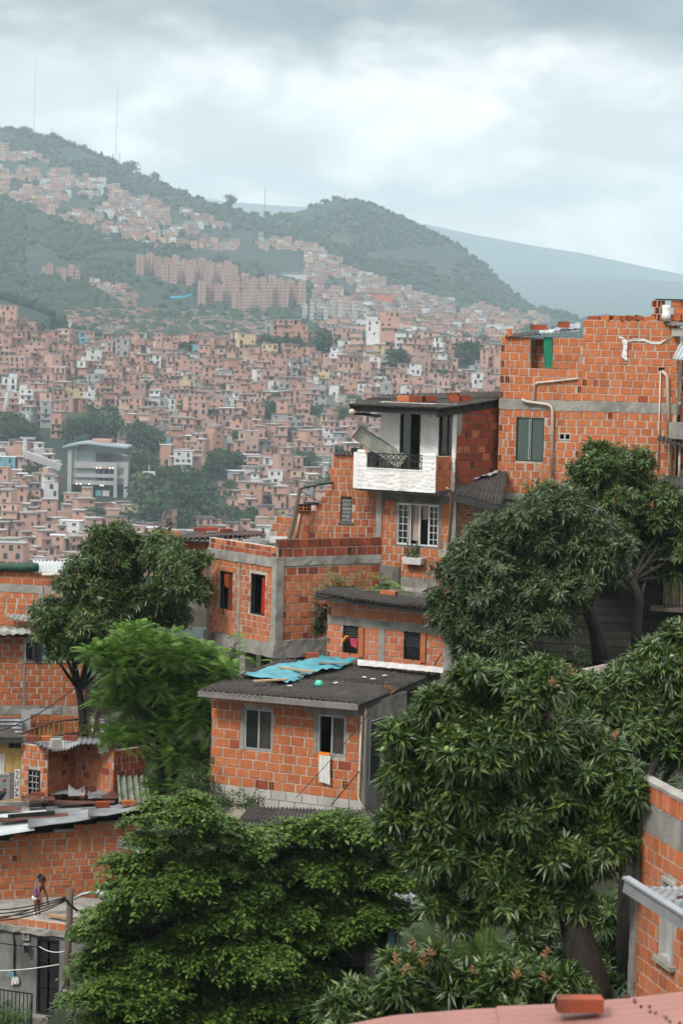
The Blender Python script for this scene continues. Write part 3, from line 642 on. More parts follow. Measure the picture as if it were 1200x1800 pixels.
def brick_meshes(key, mat):
    out_ = []; g = random.Random(key)
    for q in range(4):                                   # y = 0 is the face, y = 1 the back
        c = .02 if q else .035; j = lambda: g.uniform(-.012, .012)
        b = MB().mat(mat)
        fr = [(c + j(), 0, c * 1.4 + j()), (1 - c + j(), 0, c * 1.4 + j()), (1 - c + j(), 0, 1 - c * 1.4 + j()), (c + j(), 0, 1 - c * 1.4 + j())]
        if q == 3: fr[2] = (1 - .12, .02, 1 - .03); fr[1] = (1 - .03, 0, .05)
        ed = [(0, .12, 0), (1, .12, 0), (1, .12, 1), (0, .12, 1)]; bk = [(0, 1, 0), (1, 1, 0), (1, 1, 1), (0, 1, 1)]
        b.v += [V(p) for p in fr + ed + bk]; b.face(0, 1, 2, 3)
        for i in range(4):
            k = (i + 1) % 4; b.face(4 + i, 4 + k, k, i); b.face(8 + i, 8 + k, 4 + k, 4 + i)
        b.face(11, 10, 9, 8); out_.append(fast_mesh('brick', b.v, b.f, mat))
    b = MB().mat(mat)                                    # laid with its hollow end outwards
    xs = [0, .14, .46, .54, .86, 1]; zs = [0, .08, .33, .37, .63, .67, .92, 1]
    for i in range(5):
        for k in range(7):
            hole = i in (1, 3) and k in (1, 3, 5); y = .22 if hole else 0
            b.mat(VOID if hole else mat).poly([(xs[i], y, zs[k]), (xs[i + 1], y, zs[k]), (xs[i + 1], y, zs[k + 1]), (xs[i], y, zs[k + 1])])
    b.mat(mat)
    for p in ([(0, 0, 1), (1, 0, 1), (1, 1, 1), (0, 1, 1)], [(0, 1, 0), (1, 1, 0), (1, 0, 0), (0, 0, 0)], [(0, 0, 0), (0, 0, 1), (0, 1, 1), (0, 1, 0)], [(1, 1, 0), (1, 1, 1), (1, 0, 1), (1, 0, 0)]): b.poly(p)
    out_.append(fast_mesh('brick', b.v, b.f, b.mats, False, b.m)); return out_
BM = {}
NBRICK = [0]
def put_brick(parent, Wl, a, b, z0, z1, mat, g, end=False, proud=.012, depth=.05):
    if mat.name not in BM: BM[mat.name] = brick_meshes(len(BM), mat)
    me = BM[mat.name][4] if end else BM[mat.name][g.choices((0, 1, 2, 3), (.4, .3, .22, .08))[0]]
    o = bpy.data.objects.new('brick', me); COL.objects.link(o); d = proud + g.uniform(-.005, .005)
    m = Matrix((Wl.u * (b - a), -Wl.n * depth, Z * (z1 - z0))).transposed().to_4x4(); m.translation = Wl.pt(a, z0, d)
    ti = Matrix.Rotation(g.gauss(0, .006), 4, Wl.n); m = Matrix.Translation(m.translation) @ ti @ Matrix.Translation(-m.translation) @ m
    o.parent = parent; o.matrix_parent_inverse = PINV.get(parent.name, Matrix()); o.matrix_basis = m; NBRICK[0] += 1
    return o
def lay(parent, Wl, u0, u1, z0, z1, holes=(), bl=.3, bh=.2, mat=None, seed=1, joint=.024, slop=.016, endp=.03, miss=.0, bond=.5, cornerL=False, cornerR=False, top=None, mats=None, proud=.012):
    """courses of bricks between z0 and z1; holes are (u0, z0, u1, z1); top(u) limits the height"""
    g = random.Random(seed); mat = mat or BRICK; rows = max(1, round((z1 - z0) / bh)); h = (z1 - z0) / rows
    for r in range(rows):
        za, zb = z0 + r * h + joint * .5, z0 + (r + 1) * h - joint * .5; zm = (za + zb) / 2
        u = u0 - (bl * bond if r % 2 and not cornerL else 0) - g.uniform(0, .05)
        if cornerL and r % 2 == 0:
            put_brick(parent, Wl, u0 + .005, u0 + .11, za, zb, mat, g, True); u = u0 + .12
        while u < u1:
            L_ = bl * g.choices((1, .8, .55), (.93, .04, .03))[0]; a, b = max(u + joint * .5 + g.uniform(0, slop), u0), min(u + L_ - joint * .5 - g.uniform(0, slop) * .5, u1); u += L_
            seg = [(a, b)]
            for (ha, hza, hb, hzb) in holes:
                if hza - .02 < zm < hzb + .02:
                    ns_ = []
                    for (p, q) in seg:
                        if q <= ha or p >= hb: ns_.append((p, q)); continue
                        if p < ha - .05: ns_.append((p, ha - .006))
                        if q > hb + .05: ns_.append((hb + .006, q))
                    seg = ns_
            for (p, q) in seg:
                if q - p < .06 or (top and zb > top((p + q) / 2) + .03) or g.random() < miss: continue
                m = mat
                if mats and g.random() < mats[1]: m = mats[0]
                if cornerR and r % 2 == 1 and q > u1 - .02 and q - p > .12:
                    put_brick(parent, Wl, q - .11, q, za, zb, m, g, True); q -= .12
                    if q - p < .06: continue
                if g.random() < endp and q - p > .2: put_brick(parent, Wl, p, p + .14, za, zb, m, g, True, proud); p += .155
                if q - p > .06: put_brick(parent, Wl, p, q, za, zb, m, g, False, proud)
def core(parent, Wl, u0, u1, z0, z1, holes=(), th=.13, mat=None, name='wall', top=None):
    """the mortar body of a wall with true openings"""
    us = sorted({u0, u1} | {q for h in holes for q in (h[0], h[2]) if u0 < q < u1}); zs = sorted({z0, z1} | {q for h in holes for q in (h[1], h[3]) if z0 < q < z1})
    b = MB().mat(mat or MORTAR); nu, nz = len(us), len(zs)
    for d in (0, -th):
        for zz in zs:
            for uu in us: b.v.append(Wl.pt(uu, zz, d))
    solid = lambda i, k: 0 <= i < nu - 1 and 0 <= k < nz - 1 and not any(h[0] < (us[i] + us[i + 1]) / 2 < h[2] and h[1] < (zs[k] + zs[k + 1]) / 2 < h[3] for h in holes)
    B = nu * nz; q = lambda i, k: k * nu + i
    for i in range(nu - 1):
        for k in range(nz - 1):
            if not solid(i, k): continue
            b.face(q(i, k), q(i + 1, k), q(i + 1, k + 1), q(i, k + 1)); b.face(B + q(i, k + 1), B + q(i + 1, k + 1), B + q(i + 1, k), B + q(i, k))
            if not solid(i - 1, k): b.face(q(i, k), q(i, k + 1), B + q(i, k + 1), B + q(i, k))
            if not solid(i + 1, k): b.face(q(i + 1, k + 1), q(i + 1, k), B + q(i + 1, k), B + q(i + 1, k + 1))
            if not solid(i, k - 1): b.face(q(i + 1, k), q(i, k), B + q(i, k), B + q(i + 1, k))
            if not solid(i, k + 1): b.face(q(i, k + 1), q(i + 1, k + 1), B + q(i + 1, k + 1), B + q(i, k + 1))
    return b.build(name, parent)
def rough(parent, Wl, u0, u1, z0, z1, d0=-.1, d1=.03, name='beam', mat=None, j=.007, step=.14, seed=0, bulge=0.):
    """a cast concrete piece with uneven faces and edges"""
    g = random.Random(seed + int(u0 * 100) + int(z0 * 37)); nu, nz = max(2, int((u1 - u0) / step)), max(2, int((z1 - z0) / step)); b = MB().mat(mat or CONC)
    def fr(s, t):
        e = s in (0, 1) or t in (0, 1); k = j * (1.3 if e else 1)
        return Wl.pt(u0 + (u1 - u0) * s + (g.uniform(-k, k) if 0 < t < 1 or 1 else 0), z0 + (z1 - z0) * t + g.uniform(-k, k), d1 + g.uniform(-k, k) * .7)
    b.grid(fr, nu, nz); n = (nu + 1) * (nz + 1)
    edge_ = [i for i in range(nu + 1)] + [k * (nu + 1) + nu for k in range(1, nz + 1)] + [nz * (nu + 1) + i for i in range(nu - 1, -1, -1)] + [k * (nu + 1) for k in range(nz - 1, 0, -1)]
    bk = len(b.v); b.v += [b.v[i] - Wl.n * (d1 - d0) for i in edge_]; m = len(edge_)
    for i in range(m): b.face(edge_[(i + 1) % m], edge_[i], bk + i, bk + (i + 1) % m)
    b.face(*[bk + i for i in range(m - 1, -1, -1)])
    return b.build(name, parent)
def rrough(parent, Wl, rect, d0=-.1, d1=.03, name='beam', **k):
    u0, z0, u1, z1 = Wl.rect(*rect, d1); return rough(parent, Wl, u0, u1, z0, z1, d0, d1, name, **k)
def frame_ring(b, Wl, u0, z0, u1, z1, fw, d0, d1):
    Wl.box(b, u0, u1, z1 - fw, z1, d0, d1); Wl.box(b, u0, u1, z0, z0 + fw, d0, d1); Wl.box(b, u0, u0 + fw, z0 + fw, z1 - fw, d0, d1); Wl.box(b, u1 - fw, u1, z0 + fw, z1 - fw, d0, d1)
def pane(parent, Wl, u0, z0, u1, z1, d, mat=None, th=.008, name='pane'):
    b = MB().mat(mat or GLASS); Wl.box(b, u0, u1, z0, z1, d - th, d); return b.build(name, parent)
def slider(parent, Wl, r, fmat, fw=.035, d=-.03, glass=None, mull=1, open_=None):
    """framed sliding window: frame (part) with two panes (sub-parts)"""
    u0, z0, u1, z1 = r; b = MB().mat(fmat); frame_ring(b, Wl, u0, z0, u1, z1, fw, d - .05, d + .02); um = (u0 + u1) / 2
    Wl.box(b, um - fw * .5, um + fw * .5, z0 + fw, z1 - fw, d - .04, d + .012); w = b.build('window', parent)
    if open_ != 'L': pane(w, Wl, u0 + fw, z0 + fw, um - fw * .5, z1 - fw, d - .012, glass)
    if open_ != 'R': pane(w, Wl, um + fw * .5, z0 + fw, u1 - fw, z1 - fw, d - .022, GLASS_B if glass is GLASS else glass)
    return w
def louver(parent, Wl, r, fmat, slat, n, frac=1., fw=.03, d=-.03):
    u0, z0, u1, z1 = r; b = MB().mat(fmat); frame_ring(b, Wl, u0, z0, u1, z1, fw, d - .05, d + .02); w = b.build('window', parent); zb = z1 - (z1 - z0) * frac + fw
    for i in range(n):
        zz = zb + (z1 - fw - zb) * (i + .5) / n; h = (z1 - fw - zb) / n * .78; q = MB().mat(slat); p = Wl.pt
        q.hexa([p(u0 + fw, zz - h / 2, d + .01), p(u1 - fw, zz - h / 2, d + .01), p(u1 - fw, zz - h / 2 + .004, d + .004), p(u0 + fw, zz - h / 2 + .004, d + .004), p(u0 + fw, zz + h / 2, d - .035), p(u1 - fw, zz + h / 2, d - .035), p(u1 - fw, zz + h / 2 + .004, d - .041), p(u0 + fw, zz + h / 2 + .004, d - .041)])
        q.build('slat', w)
    return w
def corr(name, p00, p10, p01, p11, nw, amp, mat, parent=None, nl=3, th=.012, sag=0., jit=0., seed=0, lab=None):
    """corrugated sheet; waves counted from p00 to p10, ridges run from p00 to p01"""
    p00, p10, p01, p11 = map(V, (p00, p10, p01, p11)); nrm = (p10 - p00).cross(p01 - p00).normalized(); g = random.Random(seed)
    if nrm.z < 0: nrm = -nrm
    k = 6; nu = int(nw * k); b = MB().mat(mat); off = [g.uniform(-jit, jit) for _ in range(nl + 1)]
    def f(s, t, dz):
        p = p00.lerp(p10, s).lerp(p01.lerp(p11, s), t); i = min(int(t * nl), nl)
        return p + nrm * (amp * math.sin(2 * math.pi * nw * s) + dz - sag * 4 * t * (1 - t) + off[i] * math.sin(3.1 * s + i))
    n1 = (nu + 1) * (nl + 1); b.grid(lambda s, t: f(s, t, 0), nu, nl); b.grid(lambda s, t: f(s, t, -th), nu, nl)
    for i in range(nu):
        b.face(i, i + 1, n1 + i + 1, n1 + i); q = nl * (nu + 1) + i; b.face(q + 1, q, n1 + q, n1 + q + 1)
    for j in range(nl):
        q = j * (nu + 1); b.face(q + nu + 1, q, n1 + q, n1 + q + nu + 1); q += nu; b.face(q, q + nu + 1, n1 + q + nu + 1, n1 + q)
    return b.build(name, parent, None, True)
def roof(parent, p00, p10, p01, p11, ns, nw, amp, mats, rows=1, seed=0, name='roof_sheet', jit=.02, sag=0.):
    """sheets side by side from p00 to p10, lapped, each a part"""
    g = random.Random(seed); p00, p10, p01, p11 = map(V, (p00, p10, p01, p11)); A = lambda s, t: p00.lerp(p10, s).lerp(p01.lerp(p11, s), t)
    for i in range(ns):
        for r in range(rows):
            s0, s1 = i / ns, (i + 1) / ns + .012; t0, t1 = r / rows, (r + 1) / rows + (.06 if r < rows - 1 else 0)
            dz = Z * (g.uniform(0, jit) + .006 * (i % 2) + .014 * r); e = g.uniform(-.02, .05) / max(.5, (p01 - p00).length)
            corr(name, A(s0, t0 - (e if r == 0 else 0)) + dz, A(s1, t0 - (e if r == 0 else 0)) + dz, A(s0, t1) + dz * (1.5 if r == 0 else 1), A(s1, t1) + dz, nw, amp, g.choice(mats), parent, sag=sag, seed=i * 7 + r + seed, jit=jit * .4)
def slab(parent, pts, z0, z1, name='slab', mat=None):
    b = MB().mat(mat or CONC_D); n = len(pts); b.v += [V((p[0], p[1], z0)) for p in pts] + [V((p[0], p[1], z1)) for p in pts]
    b.face(*range(n - 1, -1, -1)); b.face(*range(n, 2 * n))
    for i in range(n): b.face(i, (i + 1) % n, n + (i + 1) % n, n + i)
    return b.build(name, parent)
def pipe(parent, pts, r, mat, name='pipe', n=8):
    b = MB().mat(mat).tube(pts, r, n); return b.build(name, parent, None, True)
def loose_brick(p, rz, label, group=None, mat=None, dims=(.3, .14, .19), tilt=0.):
    """a hollow brick with its cells visible at both ends"""
    b = MB().mat(mat or BRICK); l, w, h = dims; t = .018; X = lambda x, y, z: V((x * l / 2, y * w / 2, z * h / 2 + h / 2))
    for sx in (-1, 1):
        ys = [-1, -.78, -.08, .08, .78, 1]; zs = [-1, -.84, -.08, .08, .84, 1]
        for i in range(5):
            for k in range(5):
                ho = i in (1, 3) and k in (1, 3); x = sx * (.8 if ho else 1); b.mat(VOID if ho else (mat or BRICK)); b.poly([X(x, ys[i], zs[k]), X(x, ys[i + 1], zs[k]), X(x, ys[i + 1], zs[k + 1]), X(x, ys[i], zs[k + 1])])
    b.mat(mat or BRICK)
    for q in ([(-1, -1, 1), (1, -1, 1), (1, 1, 1), (-1, 1, 1)], [(-1, -1, -1), (1, -1, -1), (1, 1, -1), (-1, 1, -1)], [(-1, -1, -1), (1, -1, -1), (1, -1, 1), (-1, -1, 1)], [(-1, 1, -1), (1, 1, -1), (1, 1, 1), (-1, 1, 1)]): b.poly([X(*e) for e in q])
    o = b.build('loose_brick', None, Matrix.Translation(V(p)) @ Matrix.Rotation(rz, 4, 'Z') @ Matrix.Rotation(tilt, 4, 'Y')); return tag(o, label, 'brick', group)
def cloth(name, Wl, u0, u1, z0, z1, d, mat, label, cat, amp=.02, n=5, seed=0, parent=None, taper=0., thick=.006):
    g = random.Random(seed); ph = g.uniform(0, 6); b = MB().mat(mat); nu, nv = 14, 8
    def f(s, t, dd):
        um = (u0 + u1) / 2; w = 1 - taper * (1 - t); u = um + (u0 + (u1 - u0) * s - um) * w
        return Wl.pt(u + .012 * math.sin(5 * t + ph), z0 + (z1 - z0) * t + .02 * math.sin(3 * s + ph) * (1 - t), d + dd + amp * math.sin(n * 6.28 * s + ph + 1.5 * t) * (1 - .5 * t) + amp)
    b.grid(lambda s, t: f(s, t, 0), nu, nv); b.grid(lambda s, t: f(s, t, -thick), nu, nv); o = b.build(name, parent, None, True)
    if label: tag(o, label, cat)
    return o
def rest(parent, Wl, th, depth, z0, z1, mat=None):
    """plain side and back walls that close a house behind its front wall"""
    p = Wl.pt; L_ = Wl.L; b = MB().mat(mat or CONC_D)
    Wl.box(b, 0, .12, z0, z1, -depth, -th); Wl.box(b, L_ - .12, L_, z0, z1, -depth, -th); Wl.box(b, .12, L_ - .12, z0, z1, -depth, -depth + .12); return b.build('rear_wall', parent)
# ================================================================== the tall brick house at the top of the slope
A_, C_, R_ = (877, 720, 65.0), (1020, 720, 64.0), (1187, 735, 63.0)
TL = Wall(A_, C_); TR = Wall(C_, R_)
zb = TL.z(930, 868); zt = TL.z(900, 592); zt2 = TR.z(1030, 562)
T = thing('brick_house', TL.pt(0, zb - 1.6), 'tall brick house with concrete band, green window and white pipes, highest of the near houses', 'house')
win = TL.rect(906, 734, 955, 811); vent = TL.rect(981, 761, 1003, 774); rec = TL.rect(931, 594, 971, 648)
bz0, bz1 = TL.z(950, 721), TL.z(950, 703)
rec = (rec[0], rec[1], rec[2], zt)
core(T, TL, 0, TL.L, zb, zt, [win, vent, rec])
lay(T, TL, 0, TL.L, zb, bz0, [win, (vent[0], vent[1], vent[2], vent[3])], .275, .2, BRICK, 11, cornerL=True, cornerR=True, slop=.035)
lay(T, TL, 0, TL.L, bz1, zt, [rec], .275, .2, BRICK, 12, cornerL=True, cornerR=True)
rough(T, TL, .0, TL.L, bz0, bz1, -.05, .022, 'beam', seed=1, j=.01)
b2 = TR.z(1100, 725), TR.z(1100, 707)
core(T, TR, 0, TR.L, TR.z(1050, 880), zt2)
lay(T, TR, 0, TR.L, b2[0] - .2 * 12, b2[0], [], .305, .2, BRICK, 13, slop=.035)
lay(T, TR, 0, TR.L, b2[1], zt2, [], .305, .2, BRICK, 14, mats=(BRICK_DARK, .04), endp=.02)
rough(T, TR, .0, TR.L, b2[0], b2[1], -.05, .022, 'beam', seed=2, j=.01)
jag = random.Random(3); u = .1
slider(T, TL, win, BLACK, .03, -.03, GLASS_G)
q = MB().mat(STEEL); um = (win[0] + win[2]) / 2; TL.box(q, um - .035, um - .012, win[1] + .03, win[3] - .03, -.02, -.002); q.build('window_mullion', T)
q = MB().mat(STEEL); TL.box(q, um + .01, um + .03, win[1] + .03, win[3] - .03, -.02, -.002); q.build('window_mullion', T)
q = MB().mat(BLOCK); frame_ring(q, TL, vent[0], vent[1], vent[2], vent[3], .035, -.05, .018); TL.box(q, (vent[0] + vent[2]) / 2 - .02, (vent[0] + vent[2]) / 2 + .02, vent[1] + .035, vent[3] - .035, -.05, .012); q.build('vent', T)
TB = TL.off(-.42); core(T, TB, rec[0] - .3, rec[2] + .5, rec[1] - .2, zt - .05, th=.1); lay(T, TB, rec[0] - .3, rec[2] + .4, rec[1] - .2, zt - .05, [], .275, .2, BRICK, 15)
slab(T, [TL.pt(-.06, 0, .1), TL.pt(TL.L, 0, .1), TR.pt(TR.L, 0, .1), TR.pt(TR.L, 0, -4), TL.pt(-.06, 0, -4)], zb - .17, zb - .005, 'floor_slab', CONC)
slab(T, [TL.pt(.05, 0, -.2), TL.pt(TL.L - .1, 0, -.2), TR.pt(TR.L, 0, -.2), TR.pt(TR.L, 0, -3.9), TL.pt(.1, 0, -3.9)], bz0, bz1 - .02, 'floor_slab', CONC)
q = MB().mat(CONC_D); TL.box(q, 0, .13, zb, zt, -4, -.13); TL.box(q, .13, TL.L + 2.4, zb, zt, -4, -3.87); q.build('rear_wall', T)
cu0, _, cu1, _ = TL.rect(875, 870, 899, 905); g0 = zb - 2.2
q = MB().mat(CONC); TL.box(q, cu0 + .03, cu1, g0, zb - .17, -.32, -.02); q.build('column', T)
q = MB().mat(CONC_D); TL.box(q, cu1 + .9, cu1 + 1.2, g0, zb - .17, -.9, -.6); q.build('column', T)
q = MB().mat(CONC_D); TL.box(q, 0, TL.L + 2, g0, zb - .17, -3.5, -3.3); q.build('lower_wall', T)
# pipes on its face
pp = lambda w, x, y, d=.06: w.hit(x, y, d)
pipe(T, [pp(TL, 1015, 666, .0), pp(TL, 1012, 666), pp(TL, 942, 673), pp(TL, 939, 676), pp(TL, 938, 702)], .028, PVC_W)
pipe(T, [pp(TL, 916, 702, .1), pp(TL, 925, 706, .1), pp(TL, 962, 711, .1), pp(TL, 968, 715, .1), pp(TL, 970, 722, .1), pp(TL, 969, 842, .1)], .04, PVC)
pipe(T, [pp(TR, 1160, 652, .05), pp(TR, 1155, 828, .05)], .02, PVC_W)
pipe(T, [pp(TR, 1164, 653, .0), pp(TR, 1166, 655, .1), pp(TR, 1171, 661, .1), pp(TR, 1172, 672, .1), pp(TR, 1174, 764, .1)], .045, PVC)
pipe(T, [pp(TR, 1152 + 24, 764 + 8, .1), pp(TR, 1176, 832, .1)], .045, PVC)
q = MB().mat(VOID); u, z = TR.uz(1163, 650); TR.box(q, u - .1, u + .06, z - .02, z + .06, 0, .016); q.build('pipe_hole_shade', T)  # dark box laid on the wall, painting the shade of the hole
# second volume set back at its far edge
R2 = Wall(TR.pt(TR.L + .02, 0, -.35), TR.pt(TR.L + 2.5, 0, -.5))
core(T, R2, 0, R2.L, zb, zt2 - .15); lay(T, R2, 0, R2.L, zb + .8, zt2 - .2, [], .3, .2, BRICK, 16, cornerL=True)
pipe(T, [pp(R2, 1200, 665), pp(R2, 1195, 665), pp(R2, 1193, 668), pp(R2, 1186, 757)], .022, PVC_W)
# loose bricks along the wall top
for i, (px, py, rz, tl, m) in enumerate(((1042, 555, .1, 0, BRICK_DARK), (1064, 558, -.5, .0, BRICK), (1085, 557, .5, .1, BRICK), (1097, 555, .8, 0, BRICK), (1108, 557, .7, .1, BRICK_DARK), (1122, 558, 1.0, .25, BRICK), (1140, 557, .2, -.2, BRICK))):
    u, _ = TR.uz(px, py)
    loose_brick(TR.pt(u, zt2 + .002, -.09), math.atan2(TR.u.y, TR.u.x) + rz, ['brick lying flat at the corner of the tall house wall top', 'brick tipped askew, second from the corner on the wall top', 'brick turned outward, third from the corner on the wall top', 'brick in the middle of the loose row on the wall top', 'dark brick, fifth in the loose row on the wall top', 'brick with its cells showing, sixth in the loose row on the wall top', 'last brick of the loose row beside the rooftop brick stack'][i], 'loose bricks on the wall top', m, (.3, .15, .12 if i else .1), tl)
# roof tins over the recess
q00, q10, q01, q11 = TL.hit(887, 592, .12), TL.hit(1018, 583, .12), TL.hit(889, 587, -1.0), TL.hit(1020, 576, -1.0)
for i, (a, b, m) in enumerate(((0, .48, FIBRO), (.45, 1., ZINC_L))):
    A2 = lambda s, t: q00.lerp(q10, s).lerp(q01.lerp(q11, s), t)
    corr('roof_sheet', A2(a, 0) + Z * .02 * i, A2(b, 0) + Z * .02 * i, A2(a, 1) + Z * .02 * i, A2(b, 1) + Z * .02 * i, 9, .011, m, T)
corr('roof_sheet', TL.hit(972, 583, -.1), TL.hit(1019, 577, -.1), TL.hit(976, 576, -.9), TL.hit(1020, 566, -.9), 4, .012, ZINC, T, jit=.02)
loose_brick(TL.hit(946, 580, -.25), .1, 'red brick lying on the dark tin edge of the tall house roof', None, BRICK_DARK, (.42, .16, .14))
loose_brick(TL.hit(990, 576, -.3), .05, 'upright brick on the white tin roof of the tall house', None, BRICK_DARK, (.3, .14, .16))
q = MB().mat(BRICK); q.bar(TL.hit(896, 592, .06), TL.hit(894, 578, .06), .07, .12); q.build('leaning_brick', T)
g_ = TL.rect(955, 593, 970, 647); cloth('cloth', TL, g_[0], g_[2], g_[1], g_[3], -.03, GREEN_T, 'green cloth hanging in the opening at the top of the tall brick house', 'cloth', .015, 2, 1)
# torn whitish plastic strip stuck across the bricks
q = MB().mat(CLOTH); gg = random.Random(4)
pts_ = [(1086, 592), (1094, 594), (1101, 600), (1112, 597), (1130, 597), (1143, 602), (1158, 602), (1172, 597), (1184, 586)]
for s_ in (0,):
    up_ = [TR.hit(x, y - gg.uniform(1, 3), .03 + gg.uniform(0, .04)) for x, y in pts_]; lo_ = [TR.hit(x + 1, y + gg.uniform(1, 3.5), .03) for x, y in pts_]
    for i in range(len(pts_) - 1): q.poly([lo_[i], lo_[i + 1], up_[i + 1], up_[i]]); q.poly([up_[i] - TR.n * .01, up_[i + 1] - TR.n * .01, lo_[i + 1] - TR.n * .01, lo_[i] - TR.n * .01])
ln = [(1096, 597, 5), (1098, 606, 4), (1097, 616, 3.5), (1096, 626, 5), (1100, 634, 2)]
for i in range(4):
    a, b = ln[i], ln[i + 1]; q.poly([TR.hit(a[0] - a[2], a[1], .05), TR.hit(b[0] - b[2], b[1], .03), TR.hit(b[0] + b[2], b[1], .06), TR.hit(a[0] + a[2], a[1], .03)])
tag(q.build('plastic_strip'), 'torn whitish plastic sheet caught across bricks of the tall house', 'plastic sheet')
# the upper stack, barrel and tin at the far edge
us0 = TR.uz(1142, 560)[0]; US = thing('brick_stack', TR.pt(us0, zt2, -.2), 'stack of hollow bricks with a dark cover on the roof of the tall house', 'brick stack')
for r in range(3):
    for i in range(6):
        a = us0 + i * .3 + (.08 if r % 2 else 0) + (.22 if i else 0); put_brick(US, TR, a, a + .285, zt2 + .02 + r * .175, zt2 + .185 + r * .175, BRICK, jag, jag.random() < .3 or i == 0, -.05, .3)
q = MB().mat(BLACK); TR.box(q, us0 + .1, us0 + 2.2, zt2 + .55, zt2 + .58, -.5, .0); q.build('cover_sheet', US)
bw = MB().mat(CLOTH); c_ = TR.pt(us0 + .44, zt2, .08)
bw.tube([c_, c_ + Z * .06, c_ + Z * .07, c_ + Z * .2, c_ + Z * .21, c_ + Z * .34, c_ + Z * .35, c_ + Z * .42], [.09, .1, .115, .115, .1, .115, .115, .1], 12); tag(bw.build('container', None, None, True), 'white ribbed plastic container on the wall beside the rooftop bricks', 'container')
corr('tin_sheet', TR.hit(1176, 572, .3), TR.hit(1235, 575, .3), TR.hit(1150, 568, -.5) + Z * .1, TR.hit(1235, 566, -.5) + Z * .1, 7, .02, ZINC, None, jit=.02); tag(bpy.data.objects['tin_sheet'], 'grey tin sheet laid over the recessed part of the tall house', 'tin sheet')
q = MB().mat(BLOCK); TR.box(q, TR.uz(1183, 585)[0], TR.uz(1240, 585)[0], TR.z(1185, 591), TR.z(1185, 577), .0, .2); q.build('ledge', T)
tag(corr('hanging_tin', TR.hit(1180, 631, .5), TR.hit(1230, 636, .2), TR.hit(1196, 600, .1), TR.hit(1250, 604, .1), 8, .025, ZINC_L, None), 'bright corrugated tin hanging under the ledge of the tall house', 'tin sheet')
# lean-to by the tall house with posts
AW = thing('lean_to', TR.hit(1190, 880, .6), 'dark corrugated lean-to roof on thin posts against the tall brick house', 'shelter')
corr('roof_sheet', TR.hit(1157, 765, .2), TR.hit(1260, 792, .2), TR.hit(1153, 772, 1.1) - Z * .02, TR.hit(1250, 800, 1.1), 14, .03, FIBRO, AW, jit=.02)
for px, d, m in ((1180, .35, WOOD_Y), (1194, .8, PVC_W), (1203, .5, WOOD_Y)): pipe(AW, [TR.hit(px, 786, d), TR.hit(px - 2, 845, d)], .03, m, 'post')
q = MB().mat(CONC); q.box(TR.hit(1197, 757, .3), (.5, .5, .42), .3); tag(q.build('water_tank'), 'grey concrete tank sitting over the lean-to roof', 'tank')
corr('roof_sheet', TR.hit(1160, 857, 2.0), TR.hit(1260, 862, 2.0), TR.hit(1165, 835, .6), TR.hit(1260, 838, .6), 12, .022, FIBRO, AW); pipe(AW, [TR.hit(1160, 851, 2.1), TR.hit(1185, 859, 2.1)], .035, PIPE_O, 'roof_pipe')
# ================================================================== the house with the white balcony
BW = Wall((668, 770, 65.3), (801, 770, 64.05)); BR_ = Wall((801, 770, 64.05), (892, 770, 65.6)); BF = Wall((627, 865, 64.6), (765, 870, 63.3)); BS = Wall((765, 870, 63.3), (812, 860, 64.8)); BL = Wall((662, 930, 65.1), (800, 940, 63.9)); BN = Wall((801, 900, 63.95), (832, 900, 64.35))
B_ = thing('balcony_house', BL.pt(0, BL.z(700, 1065)), 'house with a white stucco balcony and white upper wall under a dark corrugated roof', 'house')
uz0 = BW.z(735, 868); uz1 = BW.z(735, 708)
d1 = BW.rect(703, 725, 739, 800); d2 = BW.rect(771, 729, 799, 803); fz = BW.z(720, 850); d1 = (d1[0], fz, d1[2], d1[3]); d2 = (d2[0], d2[1], d2[2], d2[3])
core(B_, BW, 0, BW.L, uz0, uz1, [d1, d2], .13, RENDERED, 'wall')
# wavy white stucco over the openings, as one modelled skin
def stucco(parent, Wl, u0, u1, z0, z1, holes, d, amp, s, seed, name='stucco', horiz=True):
    nu, nz = max(2, int((u1 - u0) / .035)), max(2, int((z1 - z0) / .035)); us = np.linspace(u0, u1, nu + 1); zs = np.linspace(z0, z1, nz + 1)
    for h in holes:
        for k in (0, 2): i = np.argmin(abs(us - h[k])); us[i] = h[k]
        for k in (1, 3): i = np.argmin(abs(zs - h[k])); zs[i] = h[k]
    U, Zz = np.meshgrid(us, zs); w = vnoise(U + 40, Zz + 40, .3, seed) * .9
    n_ = (np.abs(np.sin((Zz if horiz else U * .5 + Zz * .8) * s + w * 3.4 + vnoise(U + 9, Zz + 9, .14, seed + 1) * 2)) ** .7 - .5) * amp + vnoise(U + 5, Zz + 5, .07, seed + 2) * amp * .7
    b = MB().mat(WHITE); p = [Wl.pt(a, c, d + e) for a, c, e in zip(U.ravel(), Zz.ravel(), n_.ravel())]; b.v = p
    for k in range(nz):
        for i in range(nu):
            um_, zm_ = (us[i] + us[i + 1]) / 2, (zs[k] + zs[k + 1]) / 2
            if any(h[0] < um_ < h[2] and h[1] < zm_ < h[3] for h in holes): continue
            q_ = k * (nu + 1) + i; b.face(q_, q_ + 1, q_ + nu + 2, q_ + nu + 1)
    return b.build(name, parent, None, True)
stucco(B_, BW, 0, BW.L, uz0, uz1, [d1, d2], .014, .02, 26, 3, horiz=False)
